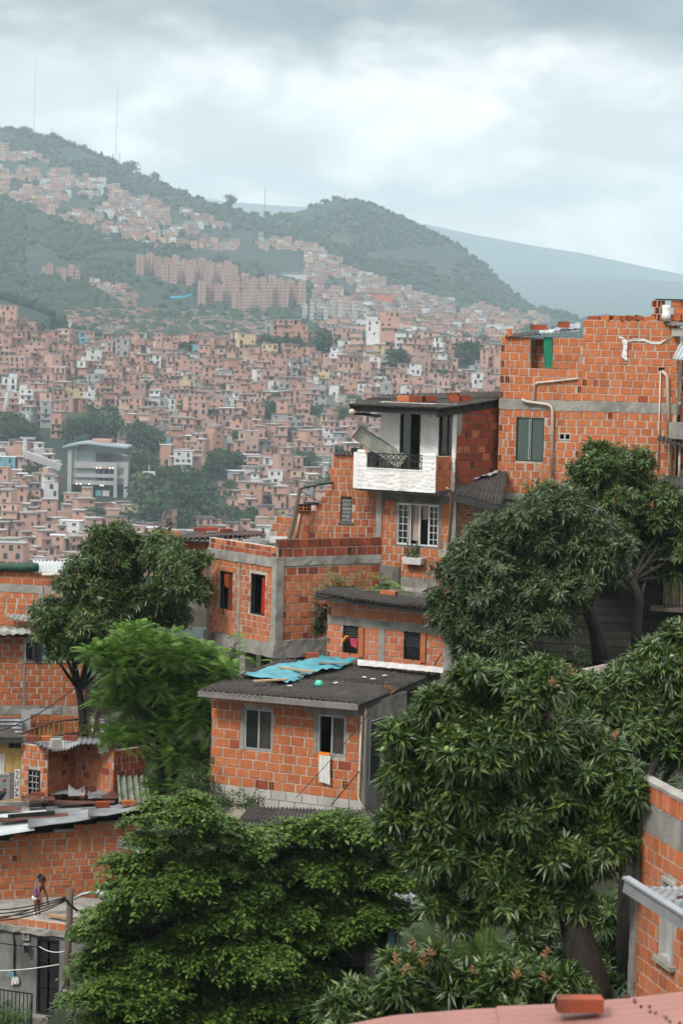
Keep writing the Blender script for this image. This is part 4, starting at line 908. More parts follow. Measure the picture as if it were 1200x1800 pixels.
for dd, nm in ((d1, 1), (d2, 2)):
    q = MB().mat(BLACK); frame_ring(q, BW, dd[0], dd[1], dd[2], dd[3], .045, -.1, .0); BW.box(q, (dd[0] + dd[2]) / 2 - .02, (dd[0] + dd[2]) / 2 + .02, dd[1] + .05, dd[3] - .05, -.09, -.03); do = q.build('door', B_)
    pane(do, BW, dd[0] + .05, dd[1] + .05, (dd[0] + dd[2]) / 2 - .02, dd[3] - .05, -.05, GLASS_G if nm == 1 else GLASS); 
    if nm == 2: pane(do, BW, (dd[0] + dd[2]) / 2 + .02, dd[1] + .05, dd[2] - .05, dd[3] - .05, -.06, GLASS)
q = MB().mat(WPAINT); q.ball(BW.hit(753.5, 730, .04), .075, 12); q.build('wall_lamp', B_, None, True)
rough(B_, BW, BW.L - .1, BW.L + .01, d2[1] - .05, uz1, -.02, .03, 'wall_edge', WHITE, .006)
core(B_, BR_, 0, BR_.L, BR_.z(840, 880), uz1 + .05, mat=MORTAR_D); lay(B_, BR_, .02, BR_.L, BR_.z(840, 850), BR_.z(840, 716), [], .31, .205, BRICK_DARK, 21, mats=(BRICK, .1)); rough(B_, BR_, .02, .2, BR_.z(812, 765), BR_.z(812, 718), -.02, .02, 'mortar_patch', CONC)  # wet brick, dirty mortar; their dark colour also holds the eave's shade
q = MB().mat(CONC_D); BW.box(q, 0, .12, uz0 - 2.6, uz1, -4, -.13); BW.box(q, 0, 3.8, uz0 - 2.6, uz1, -4.1, -4); q.build('rear_wall', B_)
# balcony
by0, by1, byw = BF.z(700, 862), BF.z(735, 802), BF.z(690, 826)
u_a, u_b = BF.uz(645, 812)[0], BF.uz(743, 812)[0]
core(B_, BF, 0, BF.L, by0, by1 + .02, [(u_a, byw, u_b, by1 + .05)], .12, RENDERED, 'balcony_wall'); stucco(B_, BF, -.004, BF.L, by0 - .01, by1 + .03, [(u_a, byw, u_b, by1 + .1)], .012, .02, 31, 8)
q = MB().mat(WHITE); BF.box(q, 0, u_a, by1 + .022, by1 + .05, -.13, .03); BF.box(q, u_b, BF.L, by1 + .022, by1 + .05, -.13, .03); BF.box(q, u_a, u_b, byw, byw + .03, -.13, .03); q.build('balcony_cap', B_)
q = MB().mat(WHITE); BF.box(q, -.13, -.005, by0, by1 + .02, -1.4, .0); q.build('balcony_side', B_)
core(B_, BS, 0, BS.L, by0 + .02, by1); lay(B_, BS, .01, BS.L, by0 + .03, by1 + .0, [], .32, .2, BRICK, 23, slop=.004, joint=.01, endp=.12)
slab(B_, [BF.pt(0, 0, -.1), BF.pt(BF.L, 0, -.1), BS.pt(BS.L, 0, -.1), BW.pt(BW.L, 0, -.2), BW.pt(0, 0, -.2)], by0 - .08, by0 + .12, 'balcony_slab', CONC_D)
rl = MB().mat(BLACK); za, zb_ = byw + .06, by1 + .03
BF.box(rl, u_a, u_b, zb_ - .03, zb_, -.07, -.04); BF.box(rl, u_a, u_b, zb_ - .19, zb_ - .165, -.065, -.045); BF.box(rl, u_a, u_b, za, za + .025, -.065, -.045); RL = rl.build('balcony_railing', B_)
nb_ = 20
for i in range(nb_ + 1):
    u = u_a + (u_b - u_a) * i / nb_; q = MB().mat(BLACK); BF.box(q, u - .009, u + .009, za, zb_ - .17, -.062, -.048); q.build('baluster', RL)
for i in range(11):
    u0, u1 = u_a + (u_b - u_a) * i / 11, u_a + (u_b - u_a) * (i + 1) / 11; q = MB().mat(BLACK)
    q.bar(BF.pt(u0, zb_ - .17, -.05), BF.pt(u1, zb_ - .03, -.05), .016); q.bar(BF.pt(u0, zb_ - .03, -.058), BF.pt(u1, zb_ - .17, -.058), .016); q.build('cross_brace', RL)
# lower storey
lz0, lz1, lzb = BL.z(730, 1062), BL.z(730, 866), BL.z(730, 1016)
w_ = BL.rect(699, 886, 771, 959)
core(B_, BL, 0, BL.L, lz0, lz1, [w_]); uc = BL.uz(671, 930)[0]
lay(B_, BL, uc, BL.L - .16, lzb, BL.z(730, 882), [w_], .275, .2, BRICK, 24, endp=.06, slop=.03, miss=.01)
rough(B_, BL, -.02, uc, lz0, lz1 - .02, -.1, .04, 'column', CONC, seed=3); rough(B_, BL, BL.L - .17, BL.L + .02, lz0, BL.z(795, 868), -.1, .04, 'column', CONC, seed=4)
rough(B_, BL, uc, BL.L - .17, BL.z(730, 883), lz1 - .04, -.05, .03, 'beam', CONC_D, seed=5); rough(B_, BL, uc, BL.L - .1, lz0, lzb, -.1, .022, 'plinth', CONC, seed=6, j=.006)
for i in range(5):
    for k in range(2):
        q = MB().mat(BLOCK); a = uc + .1 + i * .38 + (.19 if k else 0)
        if a + .36 < BL.L - .12: BL.box(q, a, a + .36, lz0 + .06 + k * .2, lz0 + .245 + k * .2, .0, .034); q.build('block', B_)
q = MB().mat(RENDERED); frame_ring(q, BL, w_[0] - .05, w_[1] - .04, w_[2] + .08, w_[3] + .05, .06, -.05, .02); q.build('window_surround', B_)
q = MB().mat(WPAINT); frame_ring(q, BL, *w_, .03, -.06, .03); wq = q.build('window', B_)
L_ = w_[2] - w_[0]; gl = lambda f: w_[0] + L_ * f
for (fa, fb) in ((0, .27), (.77, 1.)):
    q = MB().mat(WPAINT); frame_ring(q, BL, gl(fa) + .005, w_[1] + .03, gl(fb) - .005, w_[3] - .03, .018, .005, .03)
    for i in range(1, 6): zz = w_[1] + (w_[3] - w_[1]) * i / 6; BL.box(q, gl(fa) + .02, gl(fb) - .02, zz - .007, zz + .007, .01, .024)
    um = (gl(fa) + gl(fb)) / 2; BL.box(q, um - .007, um + .007, w_[1] + .05, w_[3] - .05, .012, .026); q.build('grille', wq)
for f in (.3, .535, .76): q = MB().mat(WPAINT); BL.box(q, gl(f) - .018, gl(f) + .018, w_[1] + .03, w_[3] - .03, -.04, .01); q.build('mullion', wq)
pane(wq, BL, gl(.02), w_[1] + .03, gl(.29), w_[3] - .03, -.03); pane(wq, BL, gl(.77), w_[1] + .03, gl(.98), w_[3] - .03, -.03, GLASS)
for (fa, fb, tp, sd, lab) in ((.16, .52, .35, 1, 'dusty pink curtain gathered in the grille window under the balcony'), (.54, .74, .1, 2, 'short pale curtain in the open half of the grille window'), (.74, .98, .2, 3, 'lace curtain behind the far grille of the white window')):
    z0_ = w_[1] + (w_[3] - w_[1]) * (.1 if sd != 2 else .62); cloth('curtain', BL, gl(fa), gl(fb), z0_, w_[3] - .04, -.12, CURT if sd != 3 else CLOTH, lab, 'curtain', .018, 3, sd, taper=tp)
# planter with cactus under the window
pu0, pz0, pu1, pz1 = BL.rect(707, 980, 742, 992, .2); q = MB().mat(CLOTH)
p_ = BL.pt; b0 = [p_(pu0 + .04, pz0, .06), p_(pu1 - .04, pz0, .06), p_(pu1 - .04, pz0, .24), p_(pu0 + .04, pz0, .24)]; b1 = [p_(pu0, pz1, .03), p_(pu1, pz1, .03), p_(pu1, pz1, .27), p_(pu0, pz1, .27)]
q.hexa(b0[::-1] + b1[::-1]); tag(q.build('planter'), 'white trough planter fixed under the grille window', 'planter')
CAC = leafm('cactus skin', (.04, .075, .03), (.06, .1, .04), (.05, .085, .04), trans=0); q = MB().mat(CAC)
gg = random.Random(6); cpos = BL.pt((pu0 + pu1) / 2 - .02, pz1, .15); ct = thing('cactus', cpos, 'tall spiky cactus growing from the white trough planter', 'plant')
for i in range(9):
    x = gg.uniform(-.13, .13); y = gg.uniform(-.06, .06); h = gg.uniform(.25, .62) * (1 - abs(x) * 2.2); a = cpos + BL.u * x + BL.n * y - Z * .02; q = MB().mat(CAC)
    q.tube([a, a + Z * h * .5 + BL.u * x * .25, a + Z * h + BL.u * x * .5], [.022, .03, .012], 6); q.build('stem', ct, None, True)
for i in range(16):
    s_ = -1 if i < 10 else 1; a = cpos + BL.u * gg.uniform(-.2, .2); e = gg.uniform(.1, .3); d_ = BL.u * gg.uniform(-.25, .12) + BL.n * gg.uniform(0, .15); q = MB().mat(CAC); sd = BL.u * .03
    q.poly([a, a + d_ * .5 + Z * e * .4 - sd, a + d_ + Z * (e * .3 - .05), a + d_ * .5 + Z * e * .4 + sd]); q.build('leaf', ct)
pipe(B_, [BL.hit(784, 858, .5), BL.hit(790, 861, .34), BL.hit(793, 866, .12), BL.hit(793, 874, .08), BL.hit(786, 980, .08)], .035, PIPE_O, 'drain_pipe')
# narrow wall and recessed plaster beside it
core(B_, BN, 0, BN.L, BN.z(815, 1000), BN.z(815, 872)); lay(B_, BN, .02, BN.L, BN.z(815, 975), BN.z(815, 880), [], .3, .085, BRICK, 26, slop=.05, joint=.03)
BE = Wall(BN.pt(BN.L - .03, 0, -.7), TL.pt(.1, 0, -.6)); core(B_, BE, 0, BE.L, BE.z(850, 1000), BE.z(850, 868), mat=BEIGE, name='recess_wall')
q = MB().mat(GREEN_T).box(BE.hit(835, 921, .06), (.12, .08, .16)); tag(q.build('box'), 'small green box on the beige recess wall', 'box')
q = MB().mat(REDC).tube([BE.hit(841, 928, .08), BE.hit(841, 923, .08), BE.hit(841, 919, .08)], [.05, .055, .02], 8); tag(q.build('bottle'), 'small red bottle beside the green box in the recess', 'bottle')
# main roof
r00, r10, r01, r11 = P(612, 712, 64.6), P(771, 719, 63.3), P(672, 696, 68.2), P(975, 687, 67.0)
roof(B_, r00, r10, r01, r11, 4, 9, .028, [FIBRO], 2, 5, sag=.02)
q = MB().mat(FASCIA); q.bar(r00 - Z * .09 + V((.05, .12, 0)), r10 - Z * .09 + V((-.03, .12, 0)), .05, .15); q.build('fascia', B_); q = MB().mat(FASCIA); q.bar(r10 - Z * .12 + V((-.06, .1, 0)), r10.lerp(r11, .55) - Z * .12 + V((-.06, .1, 0)), .05, .2); q.build('fascia', B_)
for i in range(5):
    t = .08 + i * .21; q = MB().mat(WOOD_D); q.bar(r00.lerp(r01, t) - Z * .08, r10.lerp(r11, t * .8) - Z * .08 + V((-.1, 0, 0)), .07, .1); q.build('purlin', B_)
pipe(B_, [P(618, 721, 64.2), P(622, 727, 64.3), P(640, 728, 64.8), P(670, 732, 65.9)], .04, BLACK, 'gutter_pipe'); q = MB().mat(PVC).ball(P(618, 724, 64.15), .085, 10); q.build('pipe_elbow', B_, None, True)
pipe(B_, [P(655, 729, 65.4), P(672, 742, 66.0), P(690, 744, 66.0), P(702, 741, 65.9)], .008, CABLE, 'wire', 5)
S0 = lambda s, t: r00.lerp(r10, s).lerp(r01.lerp(r11, s), t)
for i, (s, t, rz, m) in enumerate(((.40, .30, -.5, BRICK), (.51, .29, -.5, BRICK_DARK), (.60, .33, .1, BRICK_DARK), (.66, .5, -.4, BRICK_DARK), (.80, .33, -.2, BRICK_DARK), (.86, .36, .4, BRICK_DARK))):
    loose_brick(S0(s, t) + Z * .03, rz, ['bright red brick, first from the eave end on the balcony roof', 'dark brick lying second in the roof brick row', 'short dark brick in the middle of the roof brick row', 'brick standing up behind the roof brick row', 'dark hollow brick toward the front corner of the balcony roof', 'brick end on, last of the roof brick row'][i], 'bricks weighing down the balcony roof', m, (.4 if i < 2 else .3, .16, .16))
# lower roof between it and the tall house
k00, k10, k01, k11 = P(793, 868, 63.2), P(880, 888, 62.6), P(812, 848, 64.8), P(890, 826, 65.0)
roof(B_, k00, k10, k01, k11, 2, 7, .024, [FIBRO], 1, 9); q = MB().mat(FASCIA); q.bar(k00 - Z * .1, k10 - Z * .09, .06, .16); q.build('fascia', B_)
q = MB().mat(ZINC_L)
q.grid(lambda s, t: k01.lerp(k11, .3 + .5 * s) + (k00 - k01) * .22 * t + Z * (.05 + .02 * math.sin(9 * s + 4 * t) + .015 * math.sin(23 * s)), 16, 4); tag(q.build('plastic_sheet', None, None, True), 'crumpled whitish sheet on the small roof beside the tall house', 'plastic sheet')
# sheet leaning on the balcony, dark block and its own wall stump
a0, a1, b0, b1 = P(618, 768, 64.9), P(633, 764, 65.3), P(700, 824, 64.45), P(716, 818, 64.9)
tag(corr('leaning_sheet', a0, a1 + Z * .25, b0, b1 + Z * .25, 4, .03, FIBRO_L, None, 4), 'pale corrugated sheet leaning over the balcony railing', 'roof sheet')
q = MB().mat(PLANK).bar(P(645, 800, 64.4), P(640, 778, 64.5), .04, .02); tag(q.build('stick'), 'thin wooden stick standing at the balcony corner', 'stick')
# ================================================================== the stepped brick wall beside the balcony
ST = Wall((470, 950, 65.6), (664, 950, 65.2)); S_ = thing('stepped_wall', ST.pt(1, ST.z(560, 950)), 'stepped unfinished brick wall with a small louvre window below the balcony', 'wall')
sz0 = ST.z(600, 949); uu = lambda x, y=870: ST.uz(x, y)[0]
steps = [(476, 936), (482, 921), (505, 898), (533, 896), (560, 882), (560, 869), (567, 869), (567, 858), (578, 858), (582, 797), (632, 797), (632, 859), (664, 862)]
prof = lambda u: (ST.z(600, 798) if uu(581) < u < uu(630) else ST.z(600, 859) if u > uu(575) else ST.z(560, 870) if u > uu(558) else ST.z(520, 897) if u > uu(518) else ST.z(490, 909) if u > uu(483) else ST.z(480, 935))
lw = ST.rect(598, 873, 618, 918)
segs = [(uu(474), uu(483), ST.z(480, 935)), (uu(483), uu(518), ST.z(490, 909)), (uu(518), uu(559), ST.z(520, 897)), (uu(559), uu(576), ST.z(560, 870)), (uu(576), uu(582), ST.z(600, 859)), (uu(582), uu(631), ST.z(600, 798)), (uu(631), uu(664), ST.z(640, 862))]
allh = [(a, t, b, 99) for a, b, t in segs]
core(S_, ST, segs[0][0], segs[-1][1], sz0, segs[5][2] - .02, allh + [lw]); lay(S_, ST, segs[0][0], segs[-1][1], sz0, segs[5][2], [lw], .215, .19, BRICK, 31, endp=.07, top=prof, mats=(BRICK_DARK, .05))
louver(S_, ST, lw, BLACK, M('dull grey slat', (.12, .12, .115), (.08, .08, .078), 5, .5), 6, 1., .025); q = MB().mat(CONC_D); ST.box(q, lw[0] - .05, lw[2] + .05, lw[1] - .04, lw[1] - .003, -.05, .05); q.build('sill', S_)
corr('cap_sheet', ST.hit(587, 798, .1), ST.hit(630, 799, .1), ST.hit(587, 795, -.3) + Z * .06, ST.hit(630, 796, -.3) + Z * .06, 6, .03, FIBRO, S_)
q = MB().mat(BLACK); q.box(ST.hit(624, 791, -.1), (.22, .16, .11)); tag(q.build('dark_block'), 'small dark block on the top step of the brick wall', 'block')
q = MB().mat(WHITE); ST.box(q, uu(476, 947), uu(509, 947), ST.z(490, 956), ST.z(490, 942), .16, .2); q.build('white_panel', S_)
for i, (px, py, lab) in enumerate(((540, 898, 'flat brick pile end on the lower step of the stepped wall'), (527, 900, 'second brick standing on the lower step of the stepped wall'))):
    u, z = ST.uz(px, py); loose_brick(ST.pt(u, ST.z(520, 897) + .003, .0), 1.5, lab, None, BRICK, (.22, .2, .17))
q = MB().mat(FASCIA); ST.box(q, uu(534), uu(562), ST.z(545, 896) + .16, ST.z(545, 893) + .16, -.15, .1); tag(q.build('dark_board'), 'short dark board lying over the bricks of the lower step', 'board')
q = MB().mat(WOOD); q.tube([P(506, 960, 64.9), P(517, 912, 64.95), P(527, 858, 65)], [.07, .06, .05], 8); tag(q.build('leaning_pole'), 'leaning wooden pole with cables tied to the stepped wall', 'pole')
q = MB().mat(BLACK).tube([P(528, 859, 65), P(560, 852, 65.1), P(586, 849, 65.3)], .03, 6); tag(q.build('dark_pipe'), 'dark pipe from the pole top to the stepped wall', 'pipe')
q = MB().mat(WOOD_D).tube([P(524, 888, 64.95), P(558, 885, 65.4)], .03, 6); tag(q.build('wooden_rail'), 'short dark rail from the pole to the middle step', 'rail')
q = MB().mat(CABLE).tube([P(529, 862, 65), P(545, 874, 65.1), P(556, 879, 65.3), P(566, 883, 65.4)], .01, 5); tag(q.build('cable'), 'thin slack cable below the dark pipe at the leaning pole', 'cable')
pipe(S_, [ST.hit(527, 903, .05), ST.hit(519, 950, .05)], .025, PVC, 'drain_pipe')
# ================================================================== the house with red curtains
CL = Wall((366, 1050, 62.6), (486, 1050, 60.0)); CR = Wall((486, 1050, 60.0), (668, 1050, 61.6))
Cc = thing('corner_house', CL.pt(CL.L, CL.z(480, 1190)), 'brick corner house with red curtains in two tall windows and a concrete corner post', 'house')
def cz(w, x, y): return w.z(x, y)
z_top, z_b1, z_b0, z_f, z_f0 = cz(CL, 485, 962), cz(CL, 485, 981), cz(CL, 485, 998), cz(CL, 485, 1133), cz(CL, 485, 1156)
w1, w2 = CL.rect(386, 1004, 409, 1074), CL.rect(440, 1009, 466, 1081)
core(Cc, CL, 0, CL.L, z_f, z_top, [w1, w2]); core(Cc, CR, 0, CR.L, z_f, z_top - .01)
cw = .17; um = CL.uz(421, 1050)[0]
lay(Cc, CL, .1, um - .06, z_f, z_b0, [w1], .26, .165, BRICK, 41, slop=.03); lay(Cc, CL, um + .06, CL.L - cw, z_f, z_b0, [w2], .26, .165, BRICK, 42, slop=.03, miss=.01)
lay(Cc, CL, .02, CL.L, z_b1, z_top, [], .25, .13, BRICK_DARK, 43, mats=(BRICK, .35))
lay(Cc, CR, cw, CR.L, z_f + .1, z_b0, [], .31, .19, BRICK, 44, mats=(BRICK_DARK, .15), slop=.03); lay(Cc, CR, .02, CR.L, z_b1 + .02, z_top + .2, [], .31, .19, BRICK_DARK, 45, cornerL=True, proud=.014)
core(Cc, CR.off(-.03), 0, CR.L, z_top - .0, z_top + .2, th=.08, mat=MORTAR_D, name='parapet')
rough(Cc, CL, -.02, CL.L - cw, z_b0, z_b1, -.05, .035, 'beam', CONC, seed=7, j=.01); rough(Cc, CR, cw, CR.L, z_b0 + .05, z_b1 + .02, -.05, .03, 'beam', CONC, seed=8, j=.01)
rough(Cc, CL, CL.L - cw, CL.L + .05, z_f, z_b1 + .02, -.1, .045, 'corner_post', CONC, seed=9); rough(Cc, CR, -.05, cw, z_f, z_b1 + .02, -.1, .045, 'corner_post', CONC, seed=10)
rough(Cc, CL, um - .055, um + .055, z_f, z_b0, -.03, .025, 'stiffener', CONC, seed=11, j=.01); rough(Cc, CL, -.02, .1, z_f + .02, z_b0, -.1, .03, 'stiffener', CONC, seed=12)
for zz in (.3, .72): q = MB().mat(WOOD); CL.box(q, -.07, .05, z_f + (z_b0 - z_f) * zz - .0, z_f + (z_b0 - z_f) * (zz + .26), .03, .06); q.build('board', Cc)
rough(Cc, CL, -.06, CL.L + .06, z_f0, z_f, -.3, .09, 'floor_edge', CONC, seed=13, j=.011); rough(Cc, CR, -.06, CR.L, z_f0 - .02, z_f + .1, -.3, .08, 'floor_edge', CONC, seed=14, j=.011)
slab(Cc, [CL.pt(.05, 0, -.25), CL.pt(CL.L, 0, -.28), CR.pt(CR.L, 0, -.25), CR.pt(CR.L, 0, -3.2), CL.pt(.05, 0, -3)], z_f0 + .02, z_f - .02, 'floor_slab'); slab(Cc, [CL.pt(.05, 0, -.12), CL.pt(CL.L, 0, -.15), CR.pt(CR.L, 0, -.12), CR.pt(CR.L, 0, -3.2), CL.pt(.05, 0, -3)], z_b0 + .04, z_b1 - .03, 'roof_slab')
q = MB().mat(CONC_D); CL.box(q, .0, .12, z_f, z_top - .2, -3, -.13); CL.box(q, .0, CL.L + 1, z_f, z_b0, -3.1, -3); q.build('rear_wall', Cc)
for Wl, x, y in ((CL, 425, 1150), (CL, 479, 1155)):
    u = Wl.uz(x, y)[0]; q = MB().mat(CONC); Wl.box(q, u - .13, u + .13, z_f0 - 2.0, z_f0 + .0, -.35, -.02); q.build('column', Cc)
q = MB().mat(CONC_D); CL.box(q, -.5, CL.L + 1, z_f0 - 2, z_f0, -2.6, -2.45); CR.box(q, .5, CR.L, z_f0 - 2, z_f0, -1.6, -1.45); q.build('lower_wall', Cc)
for ww, sd in ((w1, 1), (w2, 2)):
    q = MB().mat(BLACK); frame_ring(q, CL, *ww, .03, -.1, -.02); wq = q.build('window', Cc); wd = ww[2] - ww[0]
    if sd == 1:
        q = MB().mat(M('red brown shutter', (.16, .045, .03), (.09, .03, .022), 6, .8)); CL.box(q, ww[0] + wd * .5, ww[2] - .035, ww[1] + .04, ww[3] - .04, -.09, -.06); q.build('shutter', wq)
        cloth('towel', CL, ww[0] + wd * .2, ww[0] + wd * .5, ww[1] + (ww[3] - ww[1]) * .58, ww[3] - .06, -.08, M('orange red towel', (.75, .16, .03), (.6, .1, .02), 5), 'orange towel hanging in the narrower curtain window', 'towel', .012, 2, 3)
    else:
        cloth('curtain', CL, ww[0] + wd * .55, ww[2] - .04, ww[1] + .05, ww[3] - .06, -.12, REDC, 'red curtain drawn aside in the window by the concrete corner post', 'curtain', .03, 3, 5); 
# dark tin roofs and beam behind it
BH = Wall((296, 958, 65.0), (368, 950, 64.4)); bh = thing('brick_wall', BH.pt(0, BH.z(330, 1050)), 'brick wall with a pale band under stacked dark tins behind the corner house', 'wall')
core(bh, BH, 0, BH.L, BH.z(330, 1100), BH.z(330, 951)); lay(bh, BH, 0, BH.L, BH.z(330, 966), BH.z(330, 952), [], .3, .2, BRICK, 46); rough(bh, BH, 0, BH.L, BH.z(330, 979), BH.z(330, 966), -.03, .02, 'beam', CONC); lay(bh, BH, 0, BH.L, BH.z(330, 1045), BH.z(330, 979), [], .3, .2, BRICK, 47)
for i in range(4):
    o_ = corr('tin_sheet', P(296 + i * 30, 949 - i * 1.5, 64.6), P(392 + i * 22, 946 - i * 2, 63.6), P(330 + i * 30, 938 - i * 1.2, 67.5), P(418 + i * 16, 937 - i, 66.8), 10, .03, RUST if i % 2 else FIBRO, None, jit=.03, seed=i)
    tag(o_, ['dark corrugated sheet lowest in the tin pile behind the mango tree', 'rusted sheet second in the tin pile behind the mango tree', 'dark sheet third in the tin pile, nearer the corner house', 'rusted sheet on top of the tin pile beside the stepped wall'][i], 'tin sheet')
loose_brick(P(302, 944, 64.6), .2, 'orange brick on the dark roof tins above the mango crown', None, BRICK, (.4, .2, .16))
for i, (x, y, lab) in enumerate(((352, 934, 'first flat red brick weighing down the tin pile'), (372, 933, 'middle red brick weighing down the tin pile'), (398, 936, 'red brick at the low end of the tin pile'))): loose_brick(P(x, y, 66.6), .1, lab, None, BRICK_DARK, (.36, .18, .1))
# ================================================================== the small pale brick house with two louvre windows
DF = Wall((575, 1110, 58.4), (795, 1110, 56.5)); Dh = thing('small_house', DF.pt(0, DF.z(680, 1172)), 'small pale brick house with two part-louvred windows and terracotta boards', 'house')
dz0, dzb0, dzb1, dz1 = DF.z(680, 1168), DF.z(680, 1106), DF.z(680, 1092), DF.z(680, 1058)
v1, v2 = DF.rect(602, 1100, 632, 1152), DF.rect(709, 1109, 740, 1162); v1 = (v1[0], v1[1], v1[2], dzb0 - .0); v2 = (v2[0], v2[1], v2[2], dzb0 - .0)
core(Dh, DF, 0, DF.L, dz0, dz1, [v1, v2]); us_ = DF.uz(671, 1130)[0]
t1, t2 = DF.rect(631, 1103, 640, 1155), DF.rect(740, 1112, 749, 1165)
lay(Dh, DF, 0, us_ - .09, dz0 + .02, dzb0, [v1, (t1[0], t1[1], t1[2], dzb0)], .275, .175, BRICK_PALE, 51, cornerL=True); lay(Dh, DF, us_ + .09, DF.L - .2, dz0 + .02, dzb0, [v2, (t2[0], t2[1], t2[2], dzb0)], .275, .175, BRICK_PALE, 52); lay(Dh, DF, 0, DF.L - .15, dzb1, dz1, [], .28, .2, BRICK_PALE, 53, cornerL=True)
rough(Dh, DF, .02, DF.L, dzb0, dzb1, -.05, .02, 'beam', CONC, seed=15, j=.008); rough(Dh, DF, us_ - .085, us_ + .085, dz0, dzb0, -.05, .02, 'stiffener', CONC, seed=16, j=.008); rough(Dh, DF, DF.L - .2, DF.L + .02, dz0, dzb0, -.05, .02, 'stiffener', CONC, seed=17, j=.008)
for vv, n in ((v1, 5), (v2, 6)): louver(Dh, DF, vv, BLACK, FASCIA, n, .5 if n == 5 else .55, .025, -.04)
for tt in (t1, t2): q = MB().mat(TERRA); DF.box(q, tt[0], tt[2], tt[1], tt[3], -.02, .05); q.build('board', Dh)
rest(Dh, DF, .13, 2.6, dz0 - 2, dz1); q = MB().mat(CONC_D); DF.box(q, 0, DF.L, dz0 - 2, dz0 - .01, -.13, 0); q.build('base_wall', Dh)
q = MB().mat(ORANGE).bar(DF.hit(602, 1129, .06), DF.hit(610, 1118, .1), .09, .05); tag(q.build('cloth'), 'rolled orange cloth at the first louvre window', 'cloth')
cloth('cloth', DF, *DF.rect(616, 1122, 630, 1138)[::2], DF.z(623, 1138), DF.z(623, 1122), .0, M('pink cloth', (.6, .07, .14), (.4, .04, .09), 6), 'pink cloth hanging in the first louvre window', 'cloth', .02, 2, 8, taper=.3)
e00, e10, e01, e11 = P(551, 1044, 57.9), P(768, 1072, 55.9), P(590, 1030, 60.0), P(785, 1058, 58.2)
roof(Dh, e00, e10, e01, e11, 4, 9, .025, [FIBRO], 1, 15)
q = MB().mat(FASCIA); q.bar(e00 - Z * .09 + V((.05, .1, 0)), e10 - Z * .09 + V((0, .1, 0)), .05, .09); q.build('fascia', Dh)
loose_brick(e01.lerp(e11, .48) + Z * .02 - V((0, .5, 0)), -.4, 'terracotta tile chunk on the small roof below the grey plinth', None, TERRA, (.4, .16, .1))
# ================================================================== the house with the turquoise tarpaulin roof
HF = Wall((371, 1330, 53.2), (638, 1330, 51.5)); HS = Wall((638, 1330, 51.5), (712, 1330, 53.6)); Hh = thing('tarp_house', HF.pt(0, HF.z(500, 1425)), 'brick house with two sliding windows under a dark corrugated roof with a turquoise tarpaulin', 'house')
hz0, hzb, hz1 = HF.z(500, 1420), HF.z(500, 1392), HF.z(500, 1226)
x1, x2 = HF.rect(430, 1246, 480, 1319), HF.rect(559, 1257, 608, 1328)
core(Hh, HF, 0, HF.L, hz0 - .6, hz1, [x1, x2]); cb = HF.z(570, 1250); cu = HF.uz(535, 1240)[0]
lay(Hh, HF, 0, HF.L - .03, hzb, hz1 - .0, [x1, x2, (cu, cb - .02, HF.uz(632, 1250)[0], 99)], .335, .218, BRICK, 61, cornerL=True, endp=.035, mats=(BRICK_DARK, .025)); rough(Hh, HF, cu, HF.uz(632, 1250)[0], HF.z(570, 1255), hz1, -.05, .018, 'beam', CONC, seed=18); HB = 8
g = random.Random(19)
for r in range(2):
    u = -.17 * (r % 2)
    while u < HF.L:
        a, b = max(u + .008, .01), min(u + .372, HF.L); u += .385
        if b - a > .08: q = MB().mat(BLOCK); HF.box(q, a, b, hzb - .2 * (r + 1) + .008, hzb - .2 * r - .008, -.02, .02 + g.uniform(-.004, .004)); q.build('block', Hh)
slider(Hh, HF, x1, STEEL, .045, -.01, GLASS); slider(Hh, HF, x2, STEEL, .045, -.01, GLASS, open_='L')
for xx in (x1, x2): q = MB().mat(CONC); HF.box(q, xx[0] - .1, xx[0] - .004, xx[1] - .02, xx[3] + .02, -.02, .022); q.build('window_reveal', Hh)
pipe(Hh, [HF.hit(635, 1258, .06), HF.hit(629, 1398, .06), HF.hit(631, 1408, .1), HF.hit(640, 1422, .16)], .025, PVC_W, 'drain_pipe')
dr = HS.rect(649, 1263, 676, 1374)
core(Hh, HS, 0, HS.L, hz0 - .6, hz1 + .02, [dr], mat=CONC_D); q = MB().mat(STEEL); frame_ring(q, HS, *dr, .035, -.08, .01); dq = q.build('door', Hh); pane(dq, HS, dr[0] + .04, dr[1] + .04, dr[2] - .04, dr[3] - .04, -.09, BLACK, .03, 'door_leaf')
q = MB().mat(CONC_D); HF.box(q, 0, .12, hz0 - .6, hz1, -4.2, -.13); HF.box(q, .12, 4.2, hz0 - .6, hz1, -4.3, -4.2); q.build('rear_wall', Hh)
h00, h10, h01, h11 = P(349, 1214, 52.7), P(629, 1238, 50.9), P(498, 1160, 57.3), P(772, 1182, 56.2)
roof(Hh, h00, h10, h01, h11, 5, 6, .04, [FIBRO], 2, 25, jit=.012)
q = MB().mat(M('grey eave board', (.22, .2, .19), (.15, .14, .13), 4, .8)); q.bar(h00 - Z * .06 + V((0, -.02, 0)), h10 - Z * .06 + V((0, -.02, 0)), .05, .13); q.build('eave_board', Hh)
q = MB().mat(FASCIA); q.bar(h10 - Z * .09 + V((0, .1, 0)), h11 - Z * .09, .05, .12); q.build('fascia', Hh)
for i in range(4): q = MB().mat(WOOD_D); t = .12 + i * .26; q.bar(h00.lerp(h01, t) - Z * .1, h10.lerp(h11, t) - Z * .1, .06, .1); q.build('purlin', Hh)
RFW = lambda px, py: None
hn_ = (h10 - h00).cross(h01 - h00).normalized()
def on_roof(px, py, lift=.03):
    r_ = ray(px, py); return r_ * ((h00 + hn_ * lift).dot(hn_) / r_.dot(hn_))
